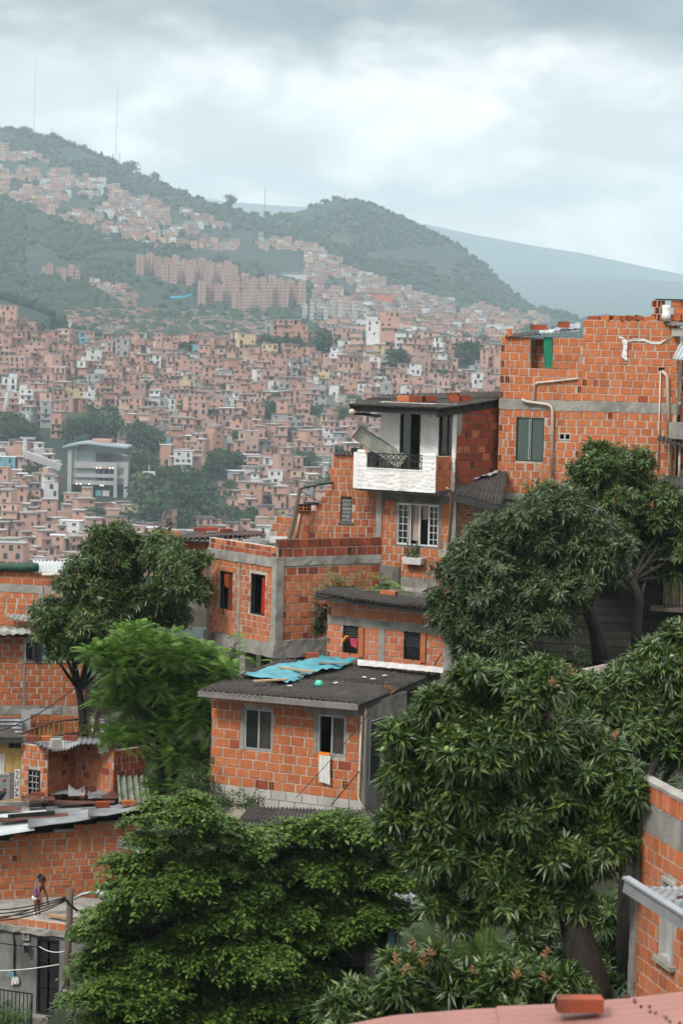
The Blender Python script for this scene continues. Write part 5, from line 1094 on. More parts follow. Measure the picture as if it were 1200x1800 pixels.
# white flashing where the roof meets the small house
f0, f1 = on_roof(628, 1167), on_roof(778, 1181); q = MB().mat(M('white sealed flashing', (.55, .54, .52), (.36, .35, .33), 5, .8, .4, 20)); gg = random.Random(9)
q.grid(lambda s, t: f0.lerp(f1, s) + V((0, -.32 * t + .04, 0)) + Z * (.09 * (1 - t) ** 2 + .012 + gg.uniform(-.008, .008)), 30, 5); q.build('flashing', Hh, None, True)
# tarpaulin with folds
ca, cb_, cc, cd = (422, 1189), (560, 1156), (503, 1202), (632, 1163); gg = np.random.default_rng(4)
q = MB().mat(TARP)
def tf(s, t, dz=0):
    e = 4 * math.sin(9 * s + 2) * (1 if t in (0., 1.) else .3); px = (ca[0] + (cb_[0] - ca[0]) * s) * (1 - t) + (cc[0] + (cd[0] - cc[0]) * s) * t + e * .4; py = (ca[1] + (cb_[1] - ca[1]) * s) * (1 - t) + (cc[1] + (cd[1] - cc[1]) * s) * t + e * .4
    p = on_roof(px, py, .05); w = vnoise(np.array([s * 10 + 3.]), np.array([t * 5 + 3.]), 1., 17)[0] * .09 + vnoise(np.array([s * 26 + 3.]), np.array([t * 9 + 9. + s * 8]), 1., 18)[0] * .06
    return p + hn_ * (max(w + .05, 0) + dz)
q.grid(lambda s, t: tf(s, t), 52, 22); q.grid(lambda s, t: tf(s, t, -.006), 52, 22); tag(q.build('tarpaulin', None, None, True), 'crumpled turquoise tarpaulin spread on the dark corrugated roof', 'tarpaulin')
for a, b, lab in (((446, 1197, .13), (505, 1194, .13), 'bare plank lying along the near edge of the turquoise tarpaulin'), ((491, 1173, .16), (552, 1181, .16), 'bare plank lying across the middle of the turquoise tarpaulin'), ((560, 1165, .14), (612, 1167, .14), 'dark plank on the far end of the turquoise tarpaulin')):
    q = MB().mat(PLANK if 'bare' in lab else WOOD).bar(on_roof(*a), on_roof(*b), .13, .03); tag(q.build('plank'), lab, 'plank')
for i, (x, y) in enumerate(((531, 1185), (526, 1190))): q = MB().mat(WOOD); q.ball(on_roof(x, y, .12), .06, 8, .6); tag(q.build('stone'), ['upper stone weighing down the tarpaulin', 'lower stone weighing down the tarpaulin'][i], 'stone')
loose_brick(on_roof(548, 1159, .08), .2, 'dark brick behind the tarpaulin at the back of the roof', None, BRICK_DARK, (.32, .15, .16))
q = MB().mat(M('mint plastic', (.1, .55, .42), (.08, .42, .33), 4, .5)); q.tube([on_roof(560, 1203, .02), on_roof(560, 1203, .05), on_roof(560, 1203, .08)], [.1, .085, .03], 10); tag(q.build('plastic_dish'), 'mint green plastic lid lying on the corrugated roof', 'lid')
for i, (x, y) in enumerate(((509, 1205), (590, 1200), (640, 1190), (655, 1193), (676, 1187))): q = MB().mat(CLOTH); p = on_roof(x, y, .03); q.box(p, (.12, .06, .012), i); tag(q.build('paper_scrap'), 'scrap of whitish litter on the dark corrugated roof', 'litter', 'scraps on the corrugated roof')
# washing at the window
u0, z0, u1, z1 = HF.rect(558, 1322, 580, 1346, .06); cloth('cloth', HF, u0, u1, z0, z1, .04, ORANGE, 'orange cloth hung over the sill of the open sliding window', 'cloth', .02, 2, 3, taper=.2)
u0, z0, u1, z1 = HF.rect(561, 1328, 581, 1377, .08); cloth('towel', HF, u0, u1, z0, z1, .07, CLOTH, 'white towel hung below the open sliding window', 'towel', .022, 3, 4)
# low dark roof in front of it
LRh = thing('low_shed', P(520, 1500, 49.5), 'low shed with dark corrugated roof in front of the tarpaulin house', 'shed')
l00, l10, l01, l11 = P(395, 1470, 47.6), P(690, 1478, 47.0), P(440, 1420, 50.9), P(668, 1428, 50.3)
roof(LRh, l00, l10, l01, l11, 4, 10, .026, [FIBRO], 2, 35); q = MB().mat(CONC_D); q.hexa([l00 - Z * 2.6 + V((.1, .2, 0)), l10 - Z * 2.6 + V((-.1, .2, 0)), l11 - Z * 2.6 + V((-.1, -.1, 0)), l01 - Z * 2.6 + V((.1, -.1, 0)), l00 - Z * .06 + V((.1, .2, 0)), l10 - Z * .06 + V((-.1, .2, 0)), l11 - Z * .06 + V((-.1, -.1, 0)), l01 - Z * .06 + V((.1, -.1, 0))]); q.build('wall', LRh)
# cables in front
def cable(pts, r, lab, name='cable'):
    q = MB().mat(CABLE).tube(pts, r, 5); return tag(q.build(name), lab, 'cable')
def sagc(a, b, s, n=14): return [a.lerp(b, i / n) - Z * (s * 4 * (i / n) * (1 - i / n)) for i in range(n + 1)]
cable(sagc(P(775, 1150, 56.2), P(582, 1415, 50.0), .15), .012, 'black cable slanting across the tarpaulin house front to the low shed')
cable(sagc(P(650, 1252, 51.2), P(520, 1402, 51.0), .05), .008, 'thin cable slanting past the open sliding window')
# ================================================================== houses at the foot of the slope, on the downhill side
L1 = Wall((-60, 1050, 66.9), (76, 1050, 66.3)); h1 = thing('brick_house', L1.pt(1, L1.z(30, 1120)), 'brick house with a green plastic roll and bright tin along its roof edge', 'house')
top1 = L1.z(30, 1004); core(h1, L1, 0, L1.L, L1.z(30, 1130), top1); ba, bb = L1.z(30, 1041), L1.z(30, 1027)
lay(h1, L1, 0, L1.L, bb, top1, [], .34, .175, BRICK, 71); lay(h1, L1, 0, L1.L - .12, L1.z(30, 1120), ba, [], .31, .165, BRICK, 72, slop=.04); rough(h1, L1, 0, L1.L, ba, bb, -.05, .025, 'beam', CONC, seed=21); rough(h1, L1, L1.L - .13, L1.L + .02, L1.z(30, 1120), ba, -.05, .02, 'column', CONC, seed=22)
rest(h1, L1, .13, 3, L1.z(30, 1130), top1 - .1)
L1b = Wall(L1.pt(L1.L, 0, -.01), L1.pt(L1.L + 1.6, 0, -.7)); core(h1, L1b, 0, L1b.L, L1.z(30, 1130), top1); lay(h1, L1b, .02, L1b.L, bb, top1, [], .3, .175, BRICK, 73); lay(h1, L1b, .02, L1b.L, L1.z(30, 1120), ba, [], .31, .165, BRICK, 74)
corr('roof_sheet', L1.hit(60, 1008, .15), L1b.hit(150, 1008, .15), L1.hit(58, 985, -1.8), L1b.hit(152, 988, -1.8), 14, .022, ZINC_L, h1); pipe(h1, [L1.hit(74, 1010, .2), L1b.hit(118, 1010, .2)], .045, PVC_W, 'gutter')
corr('roof_sheet', L1.hit(-50, 996, .0), L1.hit(64, 994, .0), L1.hit(-50, 989, -1.6), L1.hit(64, 988, -1.6), 14, .02, FIBRO, h1)
q = MB().mat(GREEN_D); gg = random.Random(2); q.tube([L1.hit(x, 998 + gg.uniform(-1, 1), .1) for x in range(-50, 76, 9)], [.12 * gg.uniform(.85, 1.12) for _ in range(-50, 76, 9)], 9); tag(q.build('plastic_roll', None, None, True), 'dark green plastic roll bound along the roof edge', 'plastic roll')
corr('small_roof', L1.hit(10, 1086, 1.1), L1.hit(64, 1096, 1.0), L1.hit(14, 1079, .2), L1.hit(66, 1081, .2), 6, .02, FIBRO_L, h1)
L2 = Wall((-60, 1180, 64.9), (150, 1180, 65.4)); h2 = thing('brick_house', L2.pt(1, L2.z(50, 1300)), 'brick house with washing in a wide glassless opening below the mango tree', 'house')
t2_, bt_ = L2.z(30, 1112), L2.z(30, 1240); op = L2.rect(46, 1128, 118, 1163); cl_ = L2.uz(42, 1190)[0]
core(h2, L2, 0, L2.L, L2.z(30, 1320), t2_, [op]); lay(h2, L2, 0, cl_ - .03, bt_, t2_, [], .33, .168, BRICK, 75, slop=.035); lay(h2, L2, cl_ + .04, L2.L, bt_, L2.z(30, 1165), [], .33, .168, BRICK, 76, slop=.035, endp=.02); lay(h2, L2, cl_ + .04, L2.L, L2.z(30, 1164), t2_, [op], .33, .168, BRICK, 77)
rough(h2, L2, cl_ - .035, cl_ + .04, bt_, op[1], -.05, .02, 'stiffener', CONC, seed=23, j=.006); rough(h2, L2, 0, L2.uz(109, 1245)[0], L2.z(50, 1256), bt_, -.05, .02, 'beam', CONC, seed=24); lay(h2, L2, 0, L2.L, L2.z(50, 1300), L2.z(50, 1257), [], .33, .168, BRICK, 78)
q = MB().mat(WPAINT); L2.box(q, op[0] - .03, op[0], op[1], op[3], -.06, .02); L2.box(q, op[0] + .34, op[0] + .37, op[1], op[3], -.08, -.02); q.build('opening_frame', h2)
q = MB().mat(CONC); L2.box(q, op[0] - .05, op[2] + .1, op[1] - .035, op[1] - .004, -.08, .03); q.build('sill', h2)
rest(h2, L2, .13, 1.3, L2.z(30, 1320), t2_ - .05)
DKC = M('black cloth', (.012, .012, .016), (.025, .025, .03), 6, .95); BLC = M('pale blue cloth', (.3, .5, .62), (.2, .38, .52), 8, .9)
for a, b, c, m, lab in ((47, 58, 1158, DKC, 'black shirt hanging at the frame of the wide opening'), (61, 72, 1163, M('charcoal cloth', (.05, .05, .06), (.03, .03, .035), 6), 'charcoal garment hanging in the middle of the wide opening'), (77, 95, 1158, BLC, 'pale blue cloth hanging beside the mango trunk')):
    u0, z0, u1, z1 = L2.rect(a, 1130, b, c, .03); cloth('hanging_cloth', L2, u0, u1, z0, z1, .03, m, lab, 'cloth', .02, 2, a, taper=-.1)
corr('roof_sheet', L2.hit(-50, 1118, .5), L2.hit(58, 1114, .5), L2.hit(-50, 1099, -.6), L2.hit(50, 1102, -.6), 7, .02, FIBRO_L, h2); q = MB().mat(WOOD_D); q.bar(L2.hit(18, 1116, .25), L2.hit(58, 1119, .25), .06, .06); q.build('purlin', h2)
tag(corr('tin_sheet', L2.hit(-10, 1296, .5), L2.hit(-10, 1262, .4), L2.hit(40, 1296, .5), L2.hit(39, 1262, .4), 5, .02, ZINC, None), 'grey corrugated tin leaning against the foot of the washing house', 'tin sheet')
q = MB().mat(ZINC_L)
for r in ((38, 1248, 54, 1284), (54, 1246, 91, 1256)): u0, z0, u1, z1 = L2.rect(*r, .3); L2.box(q, u0, u1, z0, z1, .26, .3)
tag(q.build('tin_sheet'), 'bright tin strip bent into an L at the foot of the washing house', 'tin sheet')
# stair railing
RW = L2.off(.75); rp = [RW.hit(18, 1298), RW.hit(55, 1283), RW.hit(90, 1270), RW.hit(115, 1266), RW.hit(139, 1264)]; Rl = thing('stair_railing', RW.hit(80, 1296), 'rusty ochre stair railing with turned balusters under the mango', 'railing')
pipe(Rl, rp, .03, RUST, 'handrail'); pipe(Rl, [RW.hit(80, 1295), RW.hit(139, 1288)], .022, RUST, 'bottom_rail')
for x in (62, 71, 79, 86, 96, 105, 116, 128, 138):
    yt = np.interp(x, [18, 55, 90, 115, 139], [1298, 1283, 1270, 1266, 1264]); yb = max(yt + 8, np.interp(x, [80, 139], [1296, 1288])); a, b = RW.hit(x, yb), RW.hit(x, yt); pipe(Rl, [a, a.lerp(b, .2), a.lerp(b, .5), a.lerp(b, .8), b], [.03, .02, .032, .02, .028], WOOD_Y, 'baluster', 6)
# plank fence and tin by the trunk
FW_ = Wall((148, 1260, 63.4), (215, 1260, 63.0)); fe = thing('plank_fence', FW_.hit(170, 1300), 'grey weathered plank fence patched with tin beside the mango trunk', 'fence')
for i, (a, b, c, d_) in enumerate(((150, 1232, 190, 1240), (149, 1242, 188, 1252), (150, 1253, 192, 1262), (152, 1222, 184, 1230), (158, 1212, 186, 1219))):
    u0, z0, u1, z1 = FW_.rect(a, b, c, d_); q = MB().mat(WOOD); q.bar(FW_.pt(u0, (z0 + z1) / 2 + .03, .02 * i), FW_.pt(u1, (z0 + z1) / 2 - .04, .02 * i), .03, z1 - z0); q.build('plank', fe)
q = MB().mat(WOOD).bar(FW_.hit(166, 1300, .15), FW_.hit(171, 1250, .1), .09); q.build('post', fe); corr('tin_panel', FW_.hit(150, 1286, .04), FW_.hit(150, 1258, .04), FW_.hit(186, 1292, .04), FW_.hit(184, 1264, .04), 5, .02, ZINC_L, fe)
corr('tin_panel', FW_.hit(196, 1272, .05), FW_.hit(216, 1272, .05), FW_.hit(196, 1252, .05), FW_.hit(216, 1250, .05), 5, .02, ZINC, fe)
# brick shed with the tin roof and yellow wall
YW = Wall((-60, 1340, 61.2), (37, 1340, 61.6)); SA = Wall((37, 1350, 61.5), (84, 1350, 61.1)); SB = Wall((84, 1350, 61.1), (131, 1350, 62.0)); SD = Wall((131, 1350, 62.0), (200, 1350, 61.1)); SE = Wall((200, 1350, 61.1), (268, 1350, 62.2))
sh = thing('brick_shed', SA.pt(0, SA.z(60, 1420)), 'small brick shed with folded walls, a grille window and wavy tin roof', 'shed'); yh = thing('yellow_house', YW.pt(1, YW.z(20, 1420)), 'house with a stained yellow wall and pale door next to the brick shed', 'house')
sb = SA.z(60, 1425); core(yh, YW, 0, YW.L, sb, YW.z(20, 1304), mat=YELLOW); q = MB().mat(WPAINT); u0, z0, u1, z1 = YW.rect(-8, 1326, 8, 1372); frame_ring(q, YW, u0, z0, u1, z1, .05, -.02, .03); YW.box(q, u0 + .06, u1 - .06, z0 + .06, z1 - .06, .0, .015); q.build('door', yh)
q = MB().mat(FASCIA); q.bar(YW.hit(-50, 1299, .2), YW.hit(40, 1300, .2), .1, .12); q.build('eave_board', yh)
for x in (22, 33): q = MB().mat(WOOD_D); u, z = YW.uz(x, 1310); YW.box(q, u - .08, u + .06, z - .06, z + .06, .0, .03); q.build('beam_end', yh)
rest(yh, YW, .13, 2, sb, YW.z(20, 1306)); slab(yh, [YW.pt(-.1, 0, .3), YW.pt(YW.L, 0, .3), YW.pt(YW.L, 0, -2), YW.pt(-.1, 0, -2)], YW.z(20, 1303), YW.z(20, 1298), 'roof', FIBRO)
gw = SA.rect(51, 1353, 71, 1397)
for Wl, tp, holes, sd in ((SA, SA.z(60, 1310), [gw], 1), (SB, SB.z(110, 1316), [], 2), (SD, SD.z(160, 1309), [], 3), (SE, SE.z(230, 1316), [], 4)):
    core(sh, Wl, 0, Wl.L, sb, tp, holes); lay(sh, Wl, .01, Wl.L, tp - .178 * 9, tp, holes, .29 if sd != 1 else .26, .178, BRICK if sd != 4 else BRICK_DARK, 80 + sd, cornerR=sd in (1, 3), cornerL=sd == 2, mats=(BRICK_PALE, .4) if sd == 1 else (BRICK_DARK, .15), slop=.03, joint=.03 if sd == 1 else .016, endp=.08 if sd == 2 else .03)
q = MB().mat(WOOD_D); frame_ring(q, SA, *gw, .03, -.06, .02); wq = q.build('window', sh)
for f in (.33, .66): q = MB().mat(STEEL); SA.box(q, gw[0] + (gw[2] - gw[0]) * f - .012, gw[0] + (gw[2] - gw[0]) * f + .012, gw[1] + .03, gw[3] - .03, -.02, .0); q.build('grille_bar', wq)
for f in (.25, .5, .75): q = MB().mat(STEEL); zz = gw[1] + (gw[3] - gw[1]) * f; SA.box(q, gw[0] + .03, gw[2] - .03, zz - .012, zz + .012, -.0, .02); q.build('grille_bar', wq)
q = MB().mat(CONC_D); p = SA.pt(.1, 0, -1.9); q.box((SB.pt(.3, 0, -1.5).x + .4, SB.pt(.3, 0, -1.5).y + .6, (sb + SA.z(60, 1310)) / 2), (3.0, .12, SA.z(60, 1310) - sb)); q.build('rear_wall', sh)
T0 = [(64, 1308, 60.9), (95, 1320, 60.5), (118, 1318, 60.6), (140, 1308, 60.8), (176, 1308, 60.9), (206, 1308, 61.0)]; T1 = [(60, 1299, 63.0), (95, 1299, 63.0), (118, 1297, 63.0), (140, 1296, 63.0), (176, 1296, 63.0), (208, 1298, 63.0)]
for i in range(5): corr('roof_sheet', P(*T0[i]), P(*T0[i + 1]), P(*T1[i]), P(*T1[i + 1]), 4, .022, (ZINC, ZINC_L, ZINC_L, ZINC, FIBRO)[i], sh, jit=.01)
q = MB().mat(BLOCK).box(P(99, 1307, 60.9), (.26, .2, .24), .4); tag(q.build('cement_block'), 'grey cement block on the wavy tin roof of the shed', 'block')
loose_brick(P(124, 1301, 62.0), .05, 'dark brick on the shed roof below the stair railing', None, BRICK_DARK, (.36, .18, .12)); loose_brick(P(59, 1302, 61.6), .05, 'dark brick at the end of the shed roof near the yellow wall', None, BRICK_DARK, (.36, .18, .12)); loose_brick(P(81, 1302, 61.9), .4, 'small red brick at the foot of the stair railing', None, BRICK, (.25, .15, .12))
q = MB().mat(CLOTH); gg = random.Random(8); u0, z0, u1, z1 = SD.rect(174, 1311, 192, 1323, .05)
q.grid(lambda s, t: SD.pt(u0 + (u1 - u0) * s, z0 + (z1 - z0) * t - .05 * math.sin(6 * s), .05 + gg.uniform(0, .05)), 8, 5); tag(q.build('plastic_sheet'), 'ragged grey plastic hanging under the shed eave', 'plastic sheet')
MOSS = M('mossy fibre-cement', (.26, .28, .22), (.07, .09, .05), 4, .95, .4, 30, stain=.7, stscale=4)
tag(corr('mossy_sheet', P(209, 1412, 60.0), P(266, 1414, 60.3), P(206, 1364, 60.9), P(258, 1364, 61.2), 5, .05, MOSS, None), 'mossy corrugated sheet standing against the dark end of the shed', 'roof sheet')
# gate, graffiti panel and dark bits before the yellow house
GT = YW.off(.9); q = MB().mat(STEEL); u0, z0, u1, z1 = GT.rect(-12, 1362, 15, 1404); GT.box(q, u0, u1, z0, z1, 0, .04); frame_ring(q, GT, u0 - .03, z0 - .03, u1 + .03, z1 + .03, .04, -.01, .06); gate = q.build('metal_gate'); tag(gate, 'pale metal gate with small red and blue stickers by the yellow house', 'gate')
for x, y, m in ((8, 1372, 'r'), (7, 1378, 'b'), (9, 1388, 'r')): q = MB().mat(REDC if m == 'r' else CBL); u, z = GT.uz(x, y, .05); q.poly([GT.pt(u - .03, z - .05, .045), GT.pt(u + .05, z - .03, .045), GT.pt(u + .03, z + .05, .045), GT.pt(u - .05, z + .02, .045)]); q.build('sticker', gate)
q = MB().mat(CONC_D); u0, z0, u1, z1 = GT.rect(15, 1358, 25, 1404); GT.box(q, u0 + .03, u1, z0, z1, -.1, .05); tag(q.build('gate_post'), 'grey concrete pier between the gate and the graffiti board', 'pier')
q = MB().mat(CLOTH); u0, z0, u1, z1 = GT.rect(25.5, 1352, 34, 1402); GT.box(q, u0, u1, z0, z1, .03, .06); gb = q.build('graffiti_board'); tag(gb, 'narrow white board with black graffiti letters beside the brick shed', 'board')
gp = lambda s, t: GT.pt(u0 + (u1 - u0) * s, z0 + (z1 - z0) * t, .064)
for pts in ([(.15, .95), (.8, .9), (.2, .72), (.85, .68)], [(.2, .62), (.2, .4), (.75, .6), (.8, .38)], [(.15, .34), (.8, .3), (.15, .2), (.8, .06), (.15, .1)]):
    for a, b in zip(pts, pts[1:]):
        q = MB().mat(BLACK); d_ = V((b[0] - a[0], 0, b[1] - a[1])); n_ = V((-d_.z, 0, d_.x)).normalized() * .05; e = lambda p, k: gp(p[0] + n_.x * k, p[1] + n_.z * k * .4)
        q.poly([e(a, -1), e(b, -1), e(b, 1), e(a, 1)]); q.build('letter_stroke', gb)
q = MB().mat(BLACK); q.tube([GT.hit(-10, 1405, .3), GT.hit(0, 1398, .3), GT.hit(11, 1392, .3)], [.1, .13, .03], 8); tag(q.build('motorcycle_seat'), 'dark seat shape poking up at the metal gate', 'seat')
# the large low house with the patched tin roof
L4 = Wall((-60, 1540, 58.3), (246, 1530, 59.8)); h4 = thing('brick_house', L4.pt(1, L4.z(100, 1625)), 'wide low brick house under a patchwork of rusty and pale roof sheets', 'house')
z4b, z4t = L4.z(100, 1620), L4.z(240, 1432); n4 = round((z4t - z4b) / .173)
ue = (L4.uz(-50, 1484), L4.uz(243, 1431)); tp4 = lambda u: ue[0][1] + (ue[1][1] - ue[0][1]) * (u - ue[0][0]) / (ue[1][0] - ue[0][0]) - .0
for i in range(8): core(h4, L4, L4.L * i / 8, L4.L * (i + 1) / 8, z4b - .2, tp4(L4.L * i / 8) - .02)
lay(h4, L4, 0, L4.L, z4t - n4 * .173, z4t, [], .315, .173, BRICK, 91, slop=.03, endp=.008, cornerR=True, top=tp4); rest(h4, L4, .13, 3, z4b - .2, z4t - .35)
r4 = lambda s, t: P(*[a + (b - a) * s for a, b in zip((-50, 1484, 57.9), (243, 1431, 59.5))]).lerp(P(*[a + (b - a) * s for a, b in zip((-50, 1408, 61.1), (243, 1408, 61.6))]), t)
for i, (s0, s1, t0, t1, m, nw) in enumerate(((0, .42, .55, 1, ZINC, 5), (.35, .72, .62, 1.02, FIBRO, 5), (.66, 1.0, .5, 1.0, RUST, 5), (0, .5, .3, .62, ZINC_L, 5), (.45, 1.0, .32, .66, ZINC, 6), (0, .38, -.02, .4, ZINC_L, 6), (.34, .75, .0, .36, ZINC, 5), (.70, 1.01, -.02, .36, ZINC, 5), (.16, .58, .24, .36, RUST, 3), (.0, .3, .58, .68, RUST, 2), (.5, .86, .56, .7, RUST, 3))):
    dz = Z * (.02 + .022 * i); corr('roof_sheet', r4(s0, t0) + dz, r4(s0, t1) + dz, r4(s1, t0) + dz * .6, r4(s1, t1) + dz * .6, nw, .014, m, h4, jit=.03, seed=i, sag=.02)
for s0, s1, t0, t1, m, lf, sd in ((.40, .60, .93, 1.12, ZINC, .12, 1), (.58, .68, .86, 1.06, ZINC_L, .2, 2), (.66, .74, .9, 1.0, RUST, .16, 3), (.70, .86, .72, 1.0, ZINC, .2, 4), (.78, .9, .66, .8, RUST, .12, 5), (.3, .5, .72, .84, RUST, .08, 6)):
    gg = random.Random(sd); q = MB().mat(m); q.grid(lambda s, t: r4(s0 + (s1 - s0) * s + gg.uniform(-.004, .004), t0 + (t1 - t0) * t) + Z * (.22 + lf * (t ** 2) * (.6 + .4 * math.sin(5 * s + sd)) + gg.uniform(-.012, .012)), 10, 5); q.build('roof_sheet', h4)
for x, y, D_, rz, m, lab in ((50, 1445, 59.6, .1, WOOD, 'dark wood-coloured brick on the pale sheet nearest the patched roof eave'), (226, 1418, 60.0, .2, BRICK, 'orange hollow brick at the far corner of the patched roof'), (228, 1413, 60.4, .2, BRICK_DARK, 'second hollow brick stacked behind at the corner of the patched roof'), (66, 1404, 60.9, .1, BRICK_DARK, 'dark brick amid rusty sheets by the grille window'), (180, 1420, 60.0, .3, BRICK_DARK, 'red brick on the rusty middle of the patched roof')): loose_brick(P(x, y, D_) + Z * .03, rz, lab, None, m, (.36, .18, .13))
q = MB().mat(BLACK); q.bar(r4(.22, .3) + Z * .25, r4(.5, .3) + Z * .2, .05, .09); tag(q.build('metal_bar'), 'dark bar lying across the pale sheets of the patched roof', 'bar')
q = MB().mat(ZINC)
for i in range(3): q.bar(P(208, 1478 + i * 5, 58.9), P(250, 1484 + i * 5, 58.9), .08, .05)
wa = q.build('awning'); tag(wa, 'small ribbed tin awning at the end of the wide brick wall by the tree', 'awning'); pipe(h4, [P(242, 1490, 59.5), P(240, 1530, 59.4)], .05, WPAINT, 'post')
# the grey house below with terrace parapet, and the girl on it
L5 = Wall((-60, 1700, 57.1), (185, 1700, 55.7)); h5 = thing('grey_house', L5.pt(1, L5.z(80, 1830)), 'grey rendered house with dark door and a brick on edge terrace parapet', 'house')
zp1, zp0, zc0 = L5.z(80, 1619), L5.z(80, 1633), L5.z(80, 1643); gr = L5.z(80, 1850); do_ = L5.rect(65, 1650, 104, 1784)
core(h5, L5, 0, L5.L, gr, zc0, [do_], mat=RENDERED); rough(h5, L5, -.1, L5.L + .05, zc0, zp0, -.5, .09, 'slab_edge', CONC, seed=25, j=.014); core(h5, L5, 0, L5.L, zp0, zp1 - .01, th=.1); lay(h5, L5, 0, L5.L, zp0, zp1, [], .225, .195, BRICK_PALE, 93, joint=.03, mats=(BRICK, .5))
slab(h5, [L5.pt(0, 0, -.1), L5.pt(L5.L, 0, -.1), L5.pt(L5.L, 0, -3.4), L5.pt(0, 0, -2.2)], zp0 - .1, zp1 - .06, 'terrace_floor', CONC); rest(h5, L5, .13, 2, gr, zc0)
q = MB().mat(BLACK); frame_ring(q, L5, *do_, .05, -.09, .01); dq = q.build('door', h5); um = (do_[0] + do_[2]) / 2
for a, b in ((do_[0] + .05, um - .01), (um + .01, do_[2] - .05)):
    for k in range(3): zz = do_[1] + .06 + (do_[3] - do_[1] - .1) * k / 3; q = MB().mat(BLACK); L5.box(q, a + .02, b - .02, zz, zz + (do_[3] - do_[1]) / 3 - .06, -.06, -.035); q.build('door_panel', dq)
q = MB().mat(CONC); L5.box(q, do_[0] - .1, do_[2] + .05, do_[1] - .35, do_[1] - .01, .0, .35); q.build('doorstep', h5)
q = MB().mat(STEEL); u0, z0, u1, z1 = L5.rect(42, 1638, 54, 1652); frame_ring(q, L5, u0, z0, u1, z1, .03, .0, .06); q.mat(CONC_D); L5.box(q, u0 + .03, u1 - .03, z0 + .03, z1 - .03, .0, .04); q.build('meter_box', h5)
q = MB().mat(BLACK); c_ = L5.hit(46.5, 1668, .14); q.box(c_, (.1, .1, .16)); q.mat(STEEL).box(c_ + Z * .1, (.14, .14, .04)); q.build('wall_lantern', h5)
pipe(h5, [L5.hit(22, 1632, .04), L5.hit(26, 1660, .04), L5.hit(25, 1712, .04)], .02, CABLE, 'conduit')
for (a, b, c, d_, m, lab) in ((14, 1708, 26, 1720, CBL, 'blue cloth hanging by the conduit on the grey wall'), (20, 1717, 33, 1731, CLOTH, 'white cloth hanging below the blue one on the grey wall')): u0, z0, u1, z1 = L5.rect(a, b, c, d_, .08); cloth('cloth', L5, u0, u1, z0, z1, .06, m, lab, 'cloth', .02, 2, a)
fr = L5.off(1.1); fe2 = thing('black_railing', fr.hit(30, 1800), 'black metal railing with plants behind it before the grey house', 'railing')
za, zb2 = fr.z(30, 1742), fr.z(30, 1830); u0, u1 = fr.uz(-40, 1780)[0], fr.uz(56, 1780)[0]; q = MB().mat(BLACK); fr.box(q, u0, u1, za - .03, za, 0, .03); q.build('top_rail', fe2); q = MB().mat(BLACK); q.bar(fr.pt(u1, za - .02, 0), fr.pt(u1 + .12, zb2, .5), .04); q.build('end_bar', fe2)
for i in range(15): u = u0 + (u1 - u0) * i / 14; q = MB().mat(BLACK); fr.box(q, u - (.03 if i == 14 else .008), u + (.03 if i == 14 else .008), zb2, za - .03, .005, .025); q.build('bar', fe2)
q = MB().mat(PLANK).bar(L5.pt(L5.uz(68, 1606)[0], zp1 + .02, -.5), L5.pt(L5.uz(118, 1606)[0], zp1 + .05, -.35), .15, .05); tag(q.build('plank'), 'plank lying on the terrace beside the utility pole', 'plank')
q = MB().mat(CONC_D); q.hexa([L4.hit(70, 1600, .5), L4.hit(240, 1600, .5), L4.hit(240, 1600, .02), L4.hit(70, 1600, .02), L4.hit(70, 1588, .35), L4.hit(240, 1584, .35), L4.hit(240, 1578, .02), L4.hit(70, 1584, .02)]); q.build('terrace_ledge', h4)
# utility pole, lamp, cables
p0, p1 = P(114, 1815, 54.8), P(124.5, 1563, 54.8); up = thing('utility_pole', p0, 'weathered utility pole carrying cables in front of the grey house', 'pole')
q = MB().mat(WOOD).tube([p0 - Z * .5, p0.lerp(p1, .5), p1], [.085, .08, .075], 12); q.build('post', up, None, True)
q = MB().mat(STEEL); tl = lambda a, D_=54.7: P(a[0], a[1], D_)
q.tube([tl((130, 1580)), tl((145, 1572)), tl((160, 1569)), tl((172, 1569))], .035, 8); q.build('lamp_arm', up, None, True); q = MB().mat(STEEL); q.tube([tl((170, 1567)), tl((176, 1570)), tl((184, 1574)), tl((192, 1578))], [.06, .1, .13, .05], 10); q.build('lamp_head', up, None, True); q = MB().mat(CBL); q.tube([tl((177, 1566)), tl((177, 1563))], .04, 8); q.build('photocell', up)
for zf in (.14, .3, .46): q = MB().mat(STEEL); c_ = p0.lerp(p1, zf); q.tube([c_ - Z * .03, c_ + Z * .03], .095, 12); q.build('pole_band', up)
for i in range(4): cable(sagc(P(-60, 1599 + i * 4, 55.5), P(116, 1577 + i * 2, 54.7), .12 + .04 * i), .016, ['thick top strand of the cable bundle reaching the pole', 'second strand of the cable bundle reaching the pole', 'third strand of the cable bundle reaching the pole', 'lowest strand of the cable bundle reaching the pole'][i])
cable(sagc(P(-60, 1618, 56), P(55, 1598, 55.5), .1), .014, 'thin cable passing below the bundle at the girl')
cable([P(112, 1577, 54.65), P(124, 1590, 54.6), P(135, 1600, 54.6), P(150, 1605, 54.5)], .03, 'cable bundle dropping from the pole top into the tree')
cable(sagc(P(128, 1577, 54.7), P(228, 1538, 57.5), .1), .014, 'cable rising from the pole to the wide brick wall'); cable(sagc(P(-60, 1644, 55.5), P(64, 1664, 56), .05), .012, 'cable crossing the grey wall above the door'); cable([P(64, 1664, 56), P(70, 1675, 56), P(78, 1683, 56), P(87, 1684, 56)], .012, 'loose cable curl hanging before the dark door')
